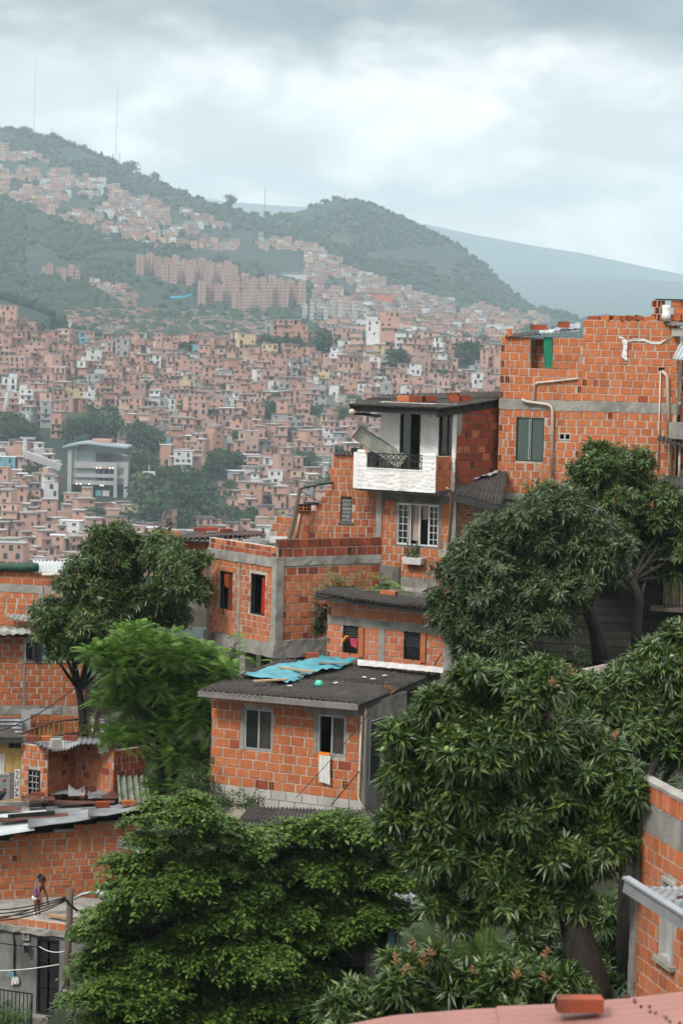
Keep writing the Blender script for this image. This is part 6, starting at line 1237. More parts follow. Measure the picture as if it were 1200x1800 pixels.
for a, b, lab in (((-60, 1704), (104, 1695), 'pale wire strung across the dark door to the pole'), ((70, 1664), (116, 1671), 'short pale wire from the lintel to the pole')): q = MB().mat(WPAINT).tube(sagc(P(*a, 55.6), P(*b, 54.9), .08), .01, 5); tag(q.build('wire'), lab, 'wire')
cable([P(120, 1712, 54.6), P(112, 1735, 54.6), P(100, 1760, 54.7), P(84, 1800, 55)], .016, 'cable hanging in a long curve from the pole to the doorstep'); cable(sagc(P(146, 1631, 54.6), P(140, 1660, 54.6), 0), .014, 'short cable end hanging beside the tree')
cable(sagc(P(-10, 1288, 62), P(135, 1207, 63), .15), .014, 'black cable slanting up across the washing house to the mango trunk')
# ================================================================== the girl on the terrace
def figure(name, pts, edges, rad, mat, root, sub=2, parent=None):
    me = bpy.data.meshes.new(name); me.from_pydata(pts, edges, []); o = bpy.data.objects.new(name, me); COL.objects.link(o); m = o.modifiers.new('skin', 'SKIN'); m.use_smooth_shade = True; sv = me.skin_vertices[0].data
    for i, r_ in enumerate(rad): sv[i].radius = (r_, r_) if not isinstance(r_, tuple) else r_; sv[i].use_root = i == root
    o.modifiers.new('sub', 'SUBSURF').levels = sub; o.modifiers['sub'].render_levels = sub; dg = bpy.context.evaluated_depsgraph_get(); me2 = bpy.data.meshes.new_from_object(o.evaluated_get(dg)); o.modifiers.clear(); o.data = me2; me2.materials.clear(); me2.materials.append(mat)
    for p in me2.polygons: p.use_smooth = True
    o.name = name; return o
SKIN = M('brown skin', (.22, .1, .055), (.17, .075, .04), 8, .55); HAIR = M('black hair', (.008, .007, .006), (.015, .012, .01), 12, .6, .5, 60); TOPM = M('purple top', (.07, .03, .16), (.28, .06, .2), 5, .9)
fx = L5.uz(46, 1610)[0]; FB_ = L5.pt(fx, zp1 - .058, -.55)
g = lambda x, y, z: (x, y, z)     # x along the wall (the way she faces), y away from the viewer, z up
body = [g(-.05, 0, .50), g(-.01, 0, .60), g(.06, 0, .70), g(.10, 0, .765), g(.115, 0, .80), g(.14, 0, .87), g(.15, 0, .93),
        g(.085, -.085, .745), g(.10, -.12, .60), g(.14, -.115, .50), g(.17, -.11, .39), g(.185, -.11, .35),
        g(.085, .085, .745), g(.15, .10, .60), g(.19, .11, .48), g(.215, .105, .38), g(.225, .105, .34),
        g(-.045, -.055, .46), g(-.0, -.065, .27), g(-.035, -.065, .06), g(.02, -.07, .025), g(.065, -.072, .02),
        g(-.045, .055, .46), g(.02, .065, .27), g(.0, .065, .06), g(.055, .07, .025), g(.10, .072, .02)]
ed = [(0, 1), (1, 2), (2, 3), (3, 4), (4, 5), (5, 6), (3, 7), (7, 8), (8, 9), (9, 10), (10, 11), (3, 12), (12, 13), (13, 14), (14, 15), (15, 16), (0, 17), (17, 18), (18, 19), (19, 20), (20, 21), (0, 22), (22, 23), (23, 24), (24, 25), (25, 26)]
ra = [.085, .075, .08, .06, .035, .075, .06, .038, .03, .027, .022, .02, .038, .03, .027, .022, .02, .062, .042, .028, .025, .018, .062, .042, .028, .025, .018]
# fingers of both hands, resting against the thighs
for hx, hy, hz in ((.185, -.11, .35), (.225, .105, .34)):
    w0 = 10 if hy < 0 else 15
    for j, (dx, ln_) in enumerate(((-.018, .045), (-.006, .052), (.007, .05), (.019, .042))): i0 = len(body); body += [g(hx + dx, hy, hz - .03), g(hx + dx + .006, hy, hz - .03 - ln_)]; ed += [(w0 + 1, i0), (i0, i0 + 1)]; ra += [.0075, .006]
    i0 = len(body); body += [g(hx + .02, hy + .015, hz + .005), g(hx + .04, hy + .018, hz - .03)]; ed += [(w0 + 1, i0), (i0, i0 + 1)]; ra += [.009, .007]
MX = Matrix((L5.u, -L5.n, Z)).transposed().to_4x4(); MX.translation = FB_
person = figure('person', body, ed, ra, SKIN, 0); person.matrix_world = MX; tag(person, 'girl in a purple top and white shorts leaning forward on the terrace', 'person')
def pchild(b, name, smooth=True): o = b.build(name, None, None, smooth); o.parent = person; return o
q = MB().mat(HAIR); q.ball((.125, 0, .915), .083, 14); q.ball((.065, 0, .985), .055, 12); q.ball((.09, 0, .87), .055, 10)
for i in range(16): a = i * 2.4; q.ball((.055 + .05 * math.cos(a), .045 * math.sin(a), .975 + .03 * math.sin(a * 1.7)), .026, 6)
pchild(q, 'hair')
q = MB().mat(SKIN); q.tube([(.205, 0, .885), (.228, 0, .872), (.21, 0, .86)], [.01, .014, .008], 6); pchild(q, 'nose'); q = MB().mat(VOID); q.box((.2, 0, .842), (.02, .036, .007)); pchild(q, 'mouth')
for s_ in (-1, 1): q = MB().mat(SKIN); q.ball((.132, s_ * .077, .87), .018, 8); pchild(q, 'ear'); q = MB().mat(VOID); q.ball((.2, s_ * .03, .895), .009, 6); pchild(q, 'eye')
tp = figure('top', [g(-.035, 0, .535), g(-.008, 0, .61), g(.055, 0, .70), g(.092, 0, .755), g(.08, -.06, .755), g(.08, .06, .755)], [(0, 1), (1, 2), (2, 3), (3, 4), (3, 5)], [.094, .086, .09, .066, .045, .045], TOPM, 1); tp.parent = person
shs = figure('shorts', [g(-.05, 0, .525), g(-.052, 0, .48), g(-.04, -.057, .43), g(-.03, -.06, .375), g(-.04, .057, .43), g(-.025, .06, .375)], [(0, 1), (1, 2), (2, 3), (1, 4), (4, 5)], [.098, .098, .072, .066, .072, .066], CLOTH, 0); shs.parent = person
for s_, x in ((-1, 0), (1, .035)): q = MB().mat(CLOTH); q.tube([(-.045 + x, s_ * .067, .004), (0 + x, s_ * .067, .004), (.075 + x, s_ * .072, .004)], [.03, .034, .02], 8); pchild(q, 'shoe'); q = MB().mat(WPAINT); q.tube([(-.036 + x, s_ * .065, .03), (-.03 + x, s_ * .065, .13)], .032, 8); pchild(q, 'sock')
# ================================================================== the brick house at the near corner and its awning
RW_ = Wall((1120, 1500, 33.6), (1262, 1500, 30.6)); hr = thing('brick_house', RW_.pt(0, RW_.z(1125, 1800)), 'brick house with soldier-course coping and white window beside the big mango', 'house')
zt_ = RW_.z(1122, 1362); w3 = RW_.rect(1163, 1545, 1186, 1690); bl_ = zt_ - 3.6
core(hr, RW_, 0, RW_.L, bl_, zt_ - .06, [w3]); zc = zt_ - .03
g = random.Random(5); u = .02
q = MB().mat(CONC); RW_.box(q, 0, RW_.L, zt_ - .05, zt_, -.17, .03); q.build('coping', hr)
while u < RW_.L - .1: put_brick(hr, RW_, u, u + .11, zt_ - .30, zt_ - .055, BRICK_PALE if g.random() < .4 else BRICK, g, False, .02, .1); u += .135
za_, zb_2 = zt_ - .72, zt_ - .32; rough(hr, RW_, .08, RW_.L, za_, zb_2, -.05, .012, 'render_patch', CONC, seed=31, j=.006)
lay(hr, RW_, .12, RW_.L, za_ - .2 * 14, za_, [w3], .31, .2, BRICK_PALE, 95, slop=.03, joint=.025, mats=(BRICK, .55)); rough(hr, RW_, -.1, .11, bl_, zt_ - .32, -.12, .05, 'corner_post', CONC, seed=32)
GWP = M('dusty grey-white paint', (.46, .46, .45), (.33, .33, .32), 4, .7, stain=.4); q = MB().mat(GWP); frame_ring(q, RW_, *w3, .05, -.1, .04); wq = q.build('window', hr); pane(wq, RW_, w3[0] + .05, w3[1] + .05, w3[2] - .05, w3[3] - .05, -.05, GWP); q = MB().mat(CONC); RW_.box(q, w3[0] - .1, w3[2] + .1, w3[1] - .07, w3[1] - .005, -.1, .1); q.build('sill', hr)
RB = Wall(RW_.pt(.1, 0, -1.9), RW_.pt(2.6, 0, -1.5)); core(hr, RB, 0, RB.L, bl_, zt_ - .0, mat=TERRA, name='inner_wall'); q = MB().mat(CONC_D); RW_.box(q, RW_.L - .12, RW_.L, bl_, zt_ - .2, -2, -.14); q.build('side_wall', hr); q = MB().mat(CONC_D); RW_.box(q, 0, .12, bl_, zt_ - .2, -2, -.14); q.build('side_wall', hr); slab(hr, [RW_.pt(0.1, 0, -.15), RW_.pt(RW_.L, 0, -.15), RW_.pt(RW_.L, 0, -2), RW_.pt(.1, 0, -2)], zt_ - .9, zt_ - .75, 'roof_slab')
aw = thing('awning', P(1150, 1620, 30), 'zinc awning on a grey beam against the near brick house', 'awning'); a0, a1 = P(1098, 1556, 29.2), P(1225, 1637, 28.2)
q = MB().mat(M('grey painted beam', (.24, .25, .26), (.15, .155, .16), 3, .6, stain=.4)); q.bar(a0, a1, .05, .17); q.build('beam', aw); q = MB().mat(ZINC); q.bar(a0 + Z * .1, a1 + Z * .1, .12, .03); q.build('beam_cap', aw)
corr('roof_sheet', P(1100, 1551, 29.2), P(1230, 1620, 28.2), P(1138, 1560, 31.3), P(1240, 1556, 30.2), 9, .016, ZINC, aw); q = MB().mat(RUST); q.bar(P(1190, 1578, 29.4), P(1225, 1575, 29.3), .05, .04); tag(q.build('brick_scrap'), 'rusty scrap lying on the zinc awning', 'scrap')
# ================================================================== the pale red roof underfoot and its brick
pr = thing('red_roof', P(950, 1790, 15.5), 'faded red metal roof with long ribs at the very bottom', 'roof'); e = [(560, 1812, 16.2), (692, 1786, 16.2), (830, 1775, 16.2), (980, 1769, 16.2), (1100, 1759, 16.2), (1330, 1732, 16.2)]
BK = [P(*a) for a in e]
def rf(s, t):
    k = s * (len(BK) - 1); i = min(int(k), len(BK) - 2); p = BK[i].lerp(BK[i + 1], k - i); return p + V((0, -1.8 * t, -.21 * t + .02 * abs(math.sin(t * 56)) ** .6))
for i in range(2):
    q = MB().mat(ROOF_P); a, b = ((0, .46), (.455, 1))[i]; q.grid(lambda s, t: rf(a + (b - a) * s, t) + Z * .012 * i, 24, 160); q.grid(lambda s, t: rf(a + (b - a) * s, t) + Z * (.012 * i - .02), 24, 4); q.build('roof_sheet', pr, None, True)
for i in range(14): q = MB().mat(RUST); q.ball(rf(.8 + .006 * i + .004 * math.sin(i * 2), .02 + .03 * i) + Z * .025, .012, 6); tag(q.build('twig_debris'), 'dark scrap in the dirt line on the faded red roof', 'debris', 'dirt line on the faded red roof')
loose_brick(P(1017, 1776, 15.9), .05, 'solid red brick lying on the faded red roof edge', None, BRICK_DARK, (.31, .13, .09))
# timber shack and weathered roof behind the mango
SK = Wall((930, 1060, 60.5), (1225, 1060, 59.6)); sk = thing('timber_shack', SK.hit(1100, 1160), 'dark timber plank shack in the shade beneath the mango trees', 'shack'); g = random.Random(12)
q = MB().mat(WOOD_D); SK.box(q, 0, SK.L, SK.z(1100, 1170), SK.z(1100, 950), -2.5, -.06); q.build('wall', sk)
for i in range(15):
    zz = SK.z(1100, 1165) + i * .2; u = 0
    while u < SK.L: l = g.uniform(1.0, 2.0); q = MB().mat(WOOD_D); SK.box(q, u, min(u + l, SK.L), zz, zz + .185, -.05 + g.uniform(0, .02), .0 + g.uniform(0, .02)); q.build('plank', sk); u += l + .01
for i in range(5): q = MB().mat(M('flaking green-yellow board', (.3, .3, .16), (.13, .1, .06), 5, .9, stain=.5) if i == 0 else bpy.data.materials['flaking green-yellow board']); u = SK.uz(1166, 1020)[0] + i * .2; SK.box(q, u, u + .18, SK.z(1170, 1062), SK.z(1170, 985), .05, .08 + .01 * (i % 2)); q.build('painted_board', sk)
q = MB().mat(WOOD); SK.box(q, SK.uz(1146, 1066)[0], SK.L, SK.z(1170, 1070), SK.z(1170, 1064), .0, .7); q.build('ledge', sk)
for i in range(8): u = SK.uz(1170, 1050)[0] + i * .09; q = MB().mat(WOOD_D); SK.box(q, u, u + .03, SK.z(1170, 1064), SK.z(1170, 1042), .6, .63); q.build('baluster', sk)
corr('roof_sheet', SK.hit(1140, 985, .9), SK.hit(1240, 985, .9), SK.hit(1135, 955, -.8), SK.hit(1240, 955, -.8), 10, .02, ZINC, sk)
WR = thing('old_roof', P(1080, 1180, 48), 'weathered flaking plank roof between the two mango trees', 'roof'); FL = M('flaking timber', (.3, .24, .2), (.12, .1, .085), 5, .95, .5, 30, spots=(6, .58, (.5, .46, .42), .6)); w0, w1, w2, w3_ = P(955, 1212, 48.5), P(1185, 1190, 48.0), P(958, 1190, 50.5), P(1180, 1143, 50.8)
for i in range(6): t0, t1 = i / 6, (i + 1) / 6 - .012; A3 = lambda s, t: w0.lerp(w1, s).lerp(w2.lerp(w3_, s), t); dz = Z * g.uniform(0, .03); q = MB().mat(FL); q.hexa([A3(0, t0) + dz - Z * .04, A3(1, t0) + dz - Z * .04, A3(1, t1) + dz - Z * .04, A3(0, t1) + dz - Z * .04, A3(0, t0) + dz, A3(1, t0) + dz, A3(1, t1) + dz, A3(0, t1) + dz]); q.build('plank', WR)
loose_brick(P(1117, 1155, 50.4), .6, 'orange roof tile lying on the weathered plank roof', None, BRICK, (.3, .12, .08))
# pale shack and tins glimpsed between the trees
PW = Wall((600, 1690, 47.4), (722, 1690, 46.9)); ps = thing('pale_shack', PW.hit(660, 1780), 'pale plastered shack with grey post glimpsed between the trees', 'shack'); core(ps, PW, .5, PW.L, PW.z(660, 1790), PW.z(660, 1645), mat=BEIGE); q = MB().mat(STEEL); u = PW.uz(660, 1690)[0]; PW.box(q, u - .06, u + .06, PW.z(660, 1790), PW.z(660, 1640), .05, .15); q.build('post', ps)
corr('roof_sheet', P(640, 1600, 46.4), P(770, 1596, 46.2), P(640, 1572, 49), P(770, 1570, 49), 10, .025, ZINC_L, ps); q = MB().mat(CBL); q.box(PW.hit(687, 1650, .4), (.12, .1, .3)); tag(q.build('blue_container'), 'blue container by the pale shack behind the palm', 'container')
tag(corr('tin_sheet', P(688, 1690, 46.2), P(735, 1690, 46.2), P(700, 1640, 46.9), P(740, 1636, 46.9), 7, .02, ZINC), 'grey tin sheet leaning beside the pale shack', 'tin sheet')
OW = Wall((880, 1680, 45), (1010, 1690, 44.4)); oh = thing('red_roofed_house', OW.hit(940, 1740), 'low house with faded red roof glimpsed under the big mango', 'house'); core(oh, OW, 0, OW.L, OW.z(940, 1760), OW.z(940, 1690)); lay(oh, OW, 0, OW.L, OW.z(940, 1740), OW.z(940, 1690), [], .3, .2, BRICK, 97)
roof(oh, P(880, 1696, 44.4), P(1150, 1720, 43.6), P(880, 1640, 48), P(1120, 1652, 47.2), 4, 6, .02, [ROOF_P], 1, 44); core(oh, OW.off(-3.4), 0, 1.6, OW.z(940, 1700), OW.z(940, 1660) + .5); lay(oh, OW.off(-3.4), 0, 1.6, OW.z(940, 1700), OW.z(940, 1660) + .5, [], .3, .2, BRICK, 98)
# ================================================================== trees
def unit(a): return a / np.maximum(np.linalg.norm(a, axis=-1, keepdims=True), 1e-9)
def shell(lobes, n, g, inner=.62, low=-.75):
    c = np.array([l[:3] for l in lobes]); R = np.array([l[3:6] for l in lobes]); w = (R[:, 0] * R[:, 2]) ** 1.0; P_, A_2 = [], []
    while sum(map(len, P_)) < n:
        k = g.choice(len(lobes), n, p=w / w.sum()); d = unit(g.normal(size=(n, 3))); rad = 1.05 - .5 * g.random(n) ** 2.2 + (g.random(n) < .1) * g.random(n) * .4; p = c[k] + d * R[k] * rad[:, None]
        ok = d[:, 2] > low
        for i in range(len(lobes)): ok &= (k == i) | ((((p - c[i]) / R[i]) ** 2).sum(1) > inner ** 2)
        P_.append(p[ok]); A_2.append(d[ok])
    return np.concatenate(P_)[:n], np.concatenate(A_2)[:n]
def leaves(base, axis, k, L_, w, g, spread=(.7, 1.55), droop=.24):
    """k lance-shaped leaves round every base point; 5 vertices and 4 triangles a leaf"""
    n = len(base); axis = unit(axis); h = np.where(np.abs(axis[:, 2:3]) > .9, np.array([[1., 0, 0]]), np.array([[0, 0, 1.]])); e1 = unit(np.cross(axis, h)); e2 = np.cross(axis, e1)
    ph = (np.arange(k)[None] * 2.4 + g.random((n, 1)) * 6.28 + g.normal(size=(n, k)) * .25); th = g.uniform(*spread, (n, k)); d = axis[:, None] * np.cos(th)[..., None] + (e1[:, None] * np.cos(ph)[..., None] + e2[:, None] * np.sin(ph)[..., None]) * np.sin(th)[..., None]; d = unit(d)
    ln = L_ * g.uniform(.65, 1.15, (n, k, 1)); sd = unit(np.cross(d, axis[:, None] + np.array([0, 0, .3]) + g.normal(size=(n, k, 3)) * .25)); b = base[:, None] + d * .02 + axis[:, None] * g.uniform(-.05, .03, (n, k, 1)); up = np.cross(sd, d); dr = np.array([0, 0, -1.]) * ln * droop * g.uniform(.4, 1.3, (n, k, 1))
    m = b + d * ln * .48 + dr * .22; v = np.stack([b, m + sd * w * .5 + up * w * .12, m, m - sd * w * .5 + up * w * .12, b + d * ln + dr], 2).reshape(-1, 3); i0 = np.arange(n * k)[:, None] * 5
    f = np.stack([i0 + np.array([[0, 1, 2]]), i0 + np.array([[0, 2, 3]]), i0 + np.array([[1, 4, 2]]), i0 + np.array([[2, 4, 3]])], 1).reshape(-1, 3); return v, f
def lob(D, spec, ry=.9, rz=.85, seed=0, sub=8):
    g = random.Random(seed); o = []
    for s in spec:
        d_ = D + (s[3] if len(s) > 3 else g.uniform(-.4, .4)); r_ = s[2] * d_ / F; c = P(s[0], s[1], d_); zr = s[4] if len(s) > 4 else rz
        o.append((c.x, c.y, c.z, r_ * .6, r_ * ry * .6, r_ * zr * .6))
        for q in range(sub):                            # each bough carries several clumps
            a, e = g.uniform(0, 6.283), g.uniform(-.45, 1.0); h = math.sqrt(max(0, 1 - e * e)); k = g.uniform(.3, .5)
            o.append((c.x + r_ * .76 * h * math.cos(a), c.y + r_ * ry * .76 * h * math.sin(a), c.z + r_ * zr * .76 * e, r_ * k, r_ * k * ry, r_ * k * zr))
    return o
MANGO = leafm('mango leaf', (.014, .032, .008), (.038, .076, .016), (.085, .145, .03), (.02, .044, .011), (.16, .22, .045), (.055, .105, .022), rough=.36, spec=.45, trans=.2)
MANGO2 = leafm('dull mango leaf', (.018, .032, .011), (.045, .072, .024), (.09, .13, .045), (.024, .043, .014), (.14, .18, .06), rough=.4, spec=.4, trans=.14)
PANI = M('mango flower', (.34, .19, .09), (.2, .1, .05), 20, .9); FRUIT = M('green mango skin', (.16, .26, .08), (.24, .32, .12), 6, .5, spec=.4)
def bark_tree(t, trunk, limbs, r0, lobes, g):
    b = MB().mat(BARK); pts = [V(p) for p in trunk]; n = len(pts); b.tube(pts, [r0 * (1 - .45 * i / (n - 1)) for i in range(n)], 10)
    ym = sum(l[1] for l in lobes) / len(lobes)
    for lo in limbs:
        if lobes[lo][1] < ym - .1: continue
        c = V(lobes[lo][:3]); a = pts[-1] if lo % 3 else pts[-2]; m = a.lerp(c, .5) + V((g.uniform(-.2, .2), g.uniform(-.2, .2), -.1)); b.tube([a, m, c], [r0 * .42, r0 * .26, r0 * .08], 7)
    o = b.build('trunk', t, None, True)
    return o
def mango_tree(label, D, spec, trunk, r0, n, seed, nparts=0, L_=.2, fruit=0, pan=0, pansel=None, mat=None, k=11, name='mango_tree', trunkD=None, fruitsel=None):
    g = np.random.default_rng(seed); gr = random.Random(seed); lobes = lob(D, spec, seed=seed); tp_ = [P(*q) for q in trunk]; t = thing(name, tp_[0], label, 'tree'); mat = mat or MANGO
    bark_tree(t, tp_, range(0, len(lobes), 5), r0, lobes, gr)
    base, d = shell(lobes, n + nparts, g); ax = unit(d + np.array([0, 0, .55]) + g.normal(size=d.shape) * .25)
    front = np.argsort(base[:, 1] + g.normal(size=len(base)) * .25 - .15 * d[:, 2])[:nparts * 3]; sel = g.choice(front, nparts, replace=False) if nparts else np.array([], int); msk = np.ones(len(base), bool); msk[sel] = False
    v, f = leaves(base[msk], ax[msk], k, L_, L_ * .21, g); ib, idd = shell(lobes, n // 3, g, 0, -1); ib = ib - idd * .35 * np.array([l[3] for l in lobes]).mean(); v2, f2 = leaves(ib, unit(idd + g.normal(size=idd.shape)), 8, L_, L_ * .25, g)
    c = link('crown', fast_mesh('crown', np.concatenate([v, v2]), np.concatenate([f, f2 + len(v)]), mat), t); c['kind'] = 'stuff'
    if nparts:
        vm = []
        for q in range(5): vv, ff = leaves(np.zeros((1, 3)), np.array([[0, 0, 1.]]), k, L_ * 1.05, L_ * .22, g); vm.append(fast_mesh('leaf_cluster', vv, ff, mat))
        for i in sel: o = bpy.data.objects.new('leaf_cluster', vm[gr.randrange(5)]); COL.objects.link(o); o.parent = t; o.matrix_parent_inverse = PINV[t.name]; o.matrix_basis = Matrix.Translation(V(base[i])) @ V((0, 0, 1)).rotation_difference(V(ax[i])).to_matrix().to_4x4() @ Matrix.Rotation(gr.uniform(0, 6), 4, 'Z')
    def front_at(px, py):
        r_ = ray(px, py); best = None
        for l in lobes:
            cx, R = np.array(l[:3]), np.array(l[3:6]); o_, dd = -cx / R, np.array(r_) / R; A, B_2, C_2 = dd @ dd, 2 * o_ @ dd, o_ @ o_ - 1.05; q_ = B_2 * B_2 - 4 * A * C_2
            if q_ > 0: s_ = (-B_2 - math.sqrt(q_)) / (2 * A); best = s_ if best is None else min(best, s_)
        return r_ * best if best else P(px, py, D)
    for (x, y) in (fruitsel or []):
        a = front_at(x, y); q = MB().mat(FRUIT); q.ball(a, .042, 10, 1.25); fo = q.build('mango', t, None, True); q = MB().mat(BARK).tube([a + Z * .05, a + Z * .16 + V((.02, .05, 0))], .005, 5); q.build('stalk', fo)
    for (x, y) in (pansel or []):
        a = front_at(x, y) - FW * .05; q = MB().mat(PANI); ax_ = V((gr.uniform(-.5, .5), -.3, 1)).normalized(); q.tube([a, a + ax_ * .22], [.008, .003], 5)
        for i in range(12): h = .03 + .19 * gr.random(); dd = V((gr.uniform(-1, 1), gr.uniform(-1, 1), .5)).normalized() * (.11 * (1.15 - h / .22)); q.tube([a + ax_ * h, a + ax_ * h + dd], [.012, .007], 4)
        q.build('flower_panicle', t)
    return t, lobes
TRK = lambda *p: list(p)
mango_tree('rounded mango tree with tall thin trunk in front of the washing house', 62.6, [(205, 985, 62), (262, 965, 48, .3), (300, 1010, 58, -.8), (325, 1035, 38, -1.0), (150, 1035, 62), (105, 1085, 44), (95, 1115, 34, -.3), (160, 1110, 60, -.3), (215, 1060, 70), (270, 1080, 55), (215, 1130, 50), (125, 1140, 38, -.2), (180, 950, 30), (345, 985, 22, -1.0)], TRK((150, 1305, 63.3), (146, 1260, 63.2), (140, 1215, 63.1), (131, 1165, 63)), .13, 3900, 101, 130, .21, pansel=[(135, 1020), (200, 1000), (158, 1135), (245, 975), (300, 1005), (165, 1150)])
mango_tree('tall mango tree with reddish flower tips against the tall brick house', 59.5, [(1075, 828, 54), (1110, 850, 54), (1035, 840, 40), (1080, 870, 62), (1135, 905, 62), (1180, 910, 52), (1170, 955, 50), (1015, 890, 55), (965, 885, 42), (1060, 910, 68), (1200, 955, 50), (1100, 945, 58), (1130, 815, 24), (1050, 800, 26), (935, 895, 34), (1000, 930, 50), (1050, 960, 46), (1120, 985, 44), (1165, 995, 44), (1080, 985, 36)], TRK((1117, 1155, 57.6), (1118, 1100, 57.7), (1124, 1055, 57.8), (1112, 1020, 58)), .14, 2800, 102, 130, .22, pansel=[(905 + 100, 878), (1020, 885), (1045, 880), (1075, 892), (1118, 882), (1145, 895), (1010, 905), (1035, 915), (1060, 900), (960, 880), (985, 905), (1160, 940)])
mango_tree('wide dark mango tree with hanging fruit in the middle of the slope', 56.0, [(900, 950, 66), (965, 945, 66), (1030, 945, 60), (845, 995, 60), (800, 1050, 44), (780, 1010, 22), (870, 1040, 74), (950, 1020, 74), (1040, 1000, 56), (1000, 1050, 50, -.5), (815, 1110, 50, -.4), (880, 1115, 60, -.6), (950, 1090, 54, -.5), (835, 1150, 40, -.5), (905, 1150, 45, -.5), (1075, 950, 44), (985, 905, 46), (1015, 960, 50), (930, 905, 40), (1000, 900, 40), (785, 1075, 26), (860, 950, 40)], TRK((1056, 1160, 56.4), (1046, 1105, 56.5), (1032, 1075, 56.6), (1005, 1050, 56.8)), .2, 4300, 103, 220, .21, mat=MANGO2, fruitsel=[(1038, 1007), (1042, 1015), (1048, 1011), (1050, 1022), (1040, 1010), (982, 1058), (972, 1073), (985, 1075)], pansel=[(775, 1035), (782, 1046), (825, 1062), (945, 922)])
mango_tree('dark mango tree at the frame edge over the near brick wall', 38.5, [(1155, 1165, 46), (1190, 1215, 70), (1110, 1225, 66), (1150, 1290, 66), (1065, 1275, 50), (1090, 1330, 46), (1205, 1310, 70), (1040, 1240, 40), (1195, 1130, 36), (1020, 1215, 34)], TRK((1105, 1775, 36.5), (1102, 1600, 36.7), (1108, 1450, 37.3), (1120, 1330, 38)), .2, 2300, 104, 120, .21, pansel=[(1040, 1275), (1060, 1275), (1075, 1305), (1005, 1190), (1045, 1235)], fruitsel=[(1148, 1130), (1180, 1155)])
mango_tree('largest mango tree, full of green fruit, nearest of the trees', 33.5, [(860, 1225, 62), (930, 1225, 62), (790, 1260, 58), (735, 1310, 60), (705, 1370, 42), (820, 1330, 80), (910, 1310, 86), (1000, 1300, 72), (1060, 1360, 62), (970, 1400, 90), (860, 1420, 90), (750, 1420, 72), (710, 1450, 42), (1080, 1440, 50), (780, 1510, 70), (880, 1520, 84), (990, 1500, 80), (1060, 1510, 50), (770, 1590, 42), (830, 1600, 55), (910, 1600, 60), (985, 1580, 52), (950, 1190, 36), (830, 1190, 32), (700, 1290, 30), (1105, 1400, 30)], TRK((1048, 1795, 33.2), (1035, 1720, 33.3), (1015, 1650, 33.4), (1000, 1570, 33.6), (960, 1480, 33.8)), .3, 6000, 105, 290, .195,
    fruitsel=[(785, 1317), (795, 1318), (760, 1300), (771, 1276), (673, 1318), (968, 1372), (976, 1371), (951, 1447), (898, 1460), (864, 1462), (744, 1470), (981, 1508), (1005, 1539), (1048, 1539), (1058, 1538), (1075, 1525), (680, 1305), (737, 1397), (1031, 1488), (700, 1330)], pansel=[(687, 1222), (945, 1262), (958, 1268), (1075, 1305), (968, 1215)])
mango_tree('flowering mango bush with brown panicles above the red roof', 29.5, [(640, 1750, 44), (700, 1735, 40), (730, 1700, 26), (760, 1690, 26), (815, 1735, 46), (870, 1720, 36), (885, 1750, 46), (945, 1735, 40), (985, 1725, 30), (1010, 1755, 34), (740, 1770, 46), (840, 1785, 48), (920, 1785, 44), (665, 1785, 48), (610, 1790, 42), (690, 1695, 18), (790, 1700, 18), (930, 1700, 18)], TRK((800, 1900, 29.5), (800, 1850, 29.6), (790, 1800, 29.6)), .09, 1300, 106, 130, .2, name='mango_bush', pansel=[(705, 1720), (727, 1675), (740, 1735), (745, 1700), (700, 1700), (760, 1690), (838, 1722), (902, 1725), (960, 1733), (968, 1750), (960, 1690), (815, 1765)])
for i, (spec_, D_, lab) in enumerate((([(1000, 1690, 26), (1035, 1715, 30), (985, 1735, 30), (1065, 1740, 28)], 36.5, 'low shrub around the thick trunk of the largest mango'), ([(930, 1655, 24), (960, 1640, 20), (905, 1690, 22)], 40.5, 'shrub before the faded red roof under the largest mango'), ([(1085, 1640, 40), (1095, 1710, 46), (1100, 1580, 40), (1065, 1610, 36), (1060, 1680, 40)], 39.5, 'leafy shrub in the shade between trunk and near brick wall'))):
    mango_tree(lab, D_, spec_, [(spec_[0][0], spec_[0][1] + 60, D_), (spec_[0][0], spec_[0][1] + 20, D_), (spec_[0][0], spec_[0][1], D_)], .04, 300 + 250 * (i == 2), 140 + i, 0, .18, name='shrub')
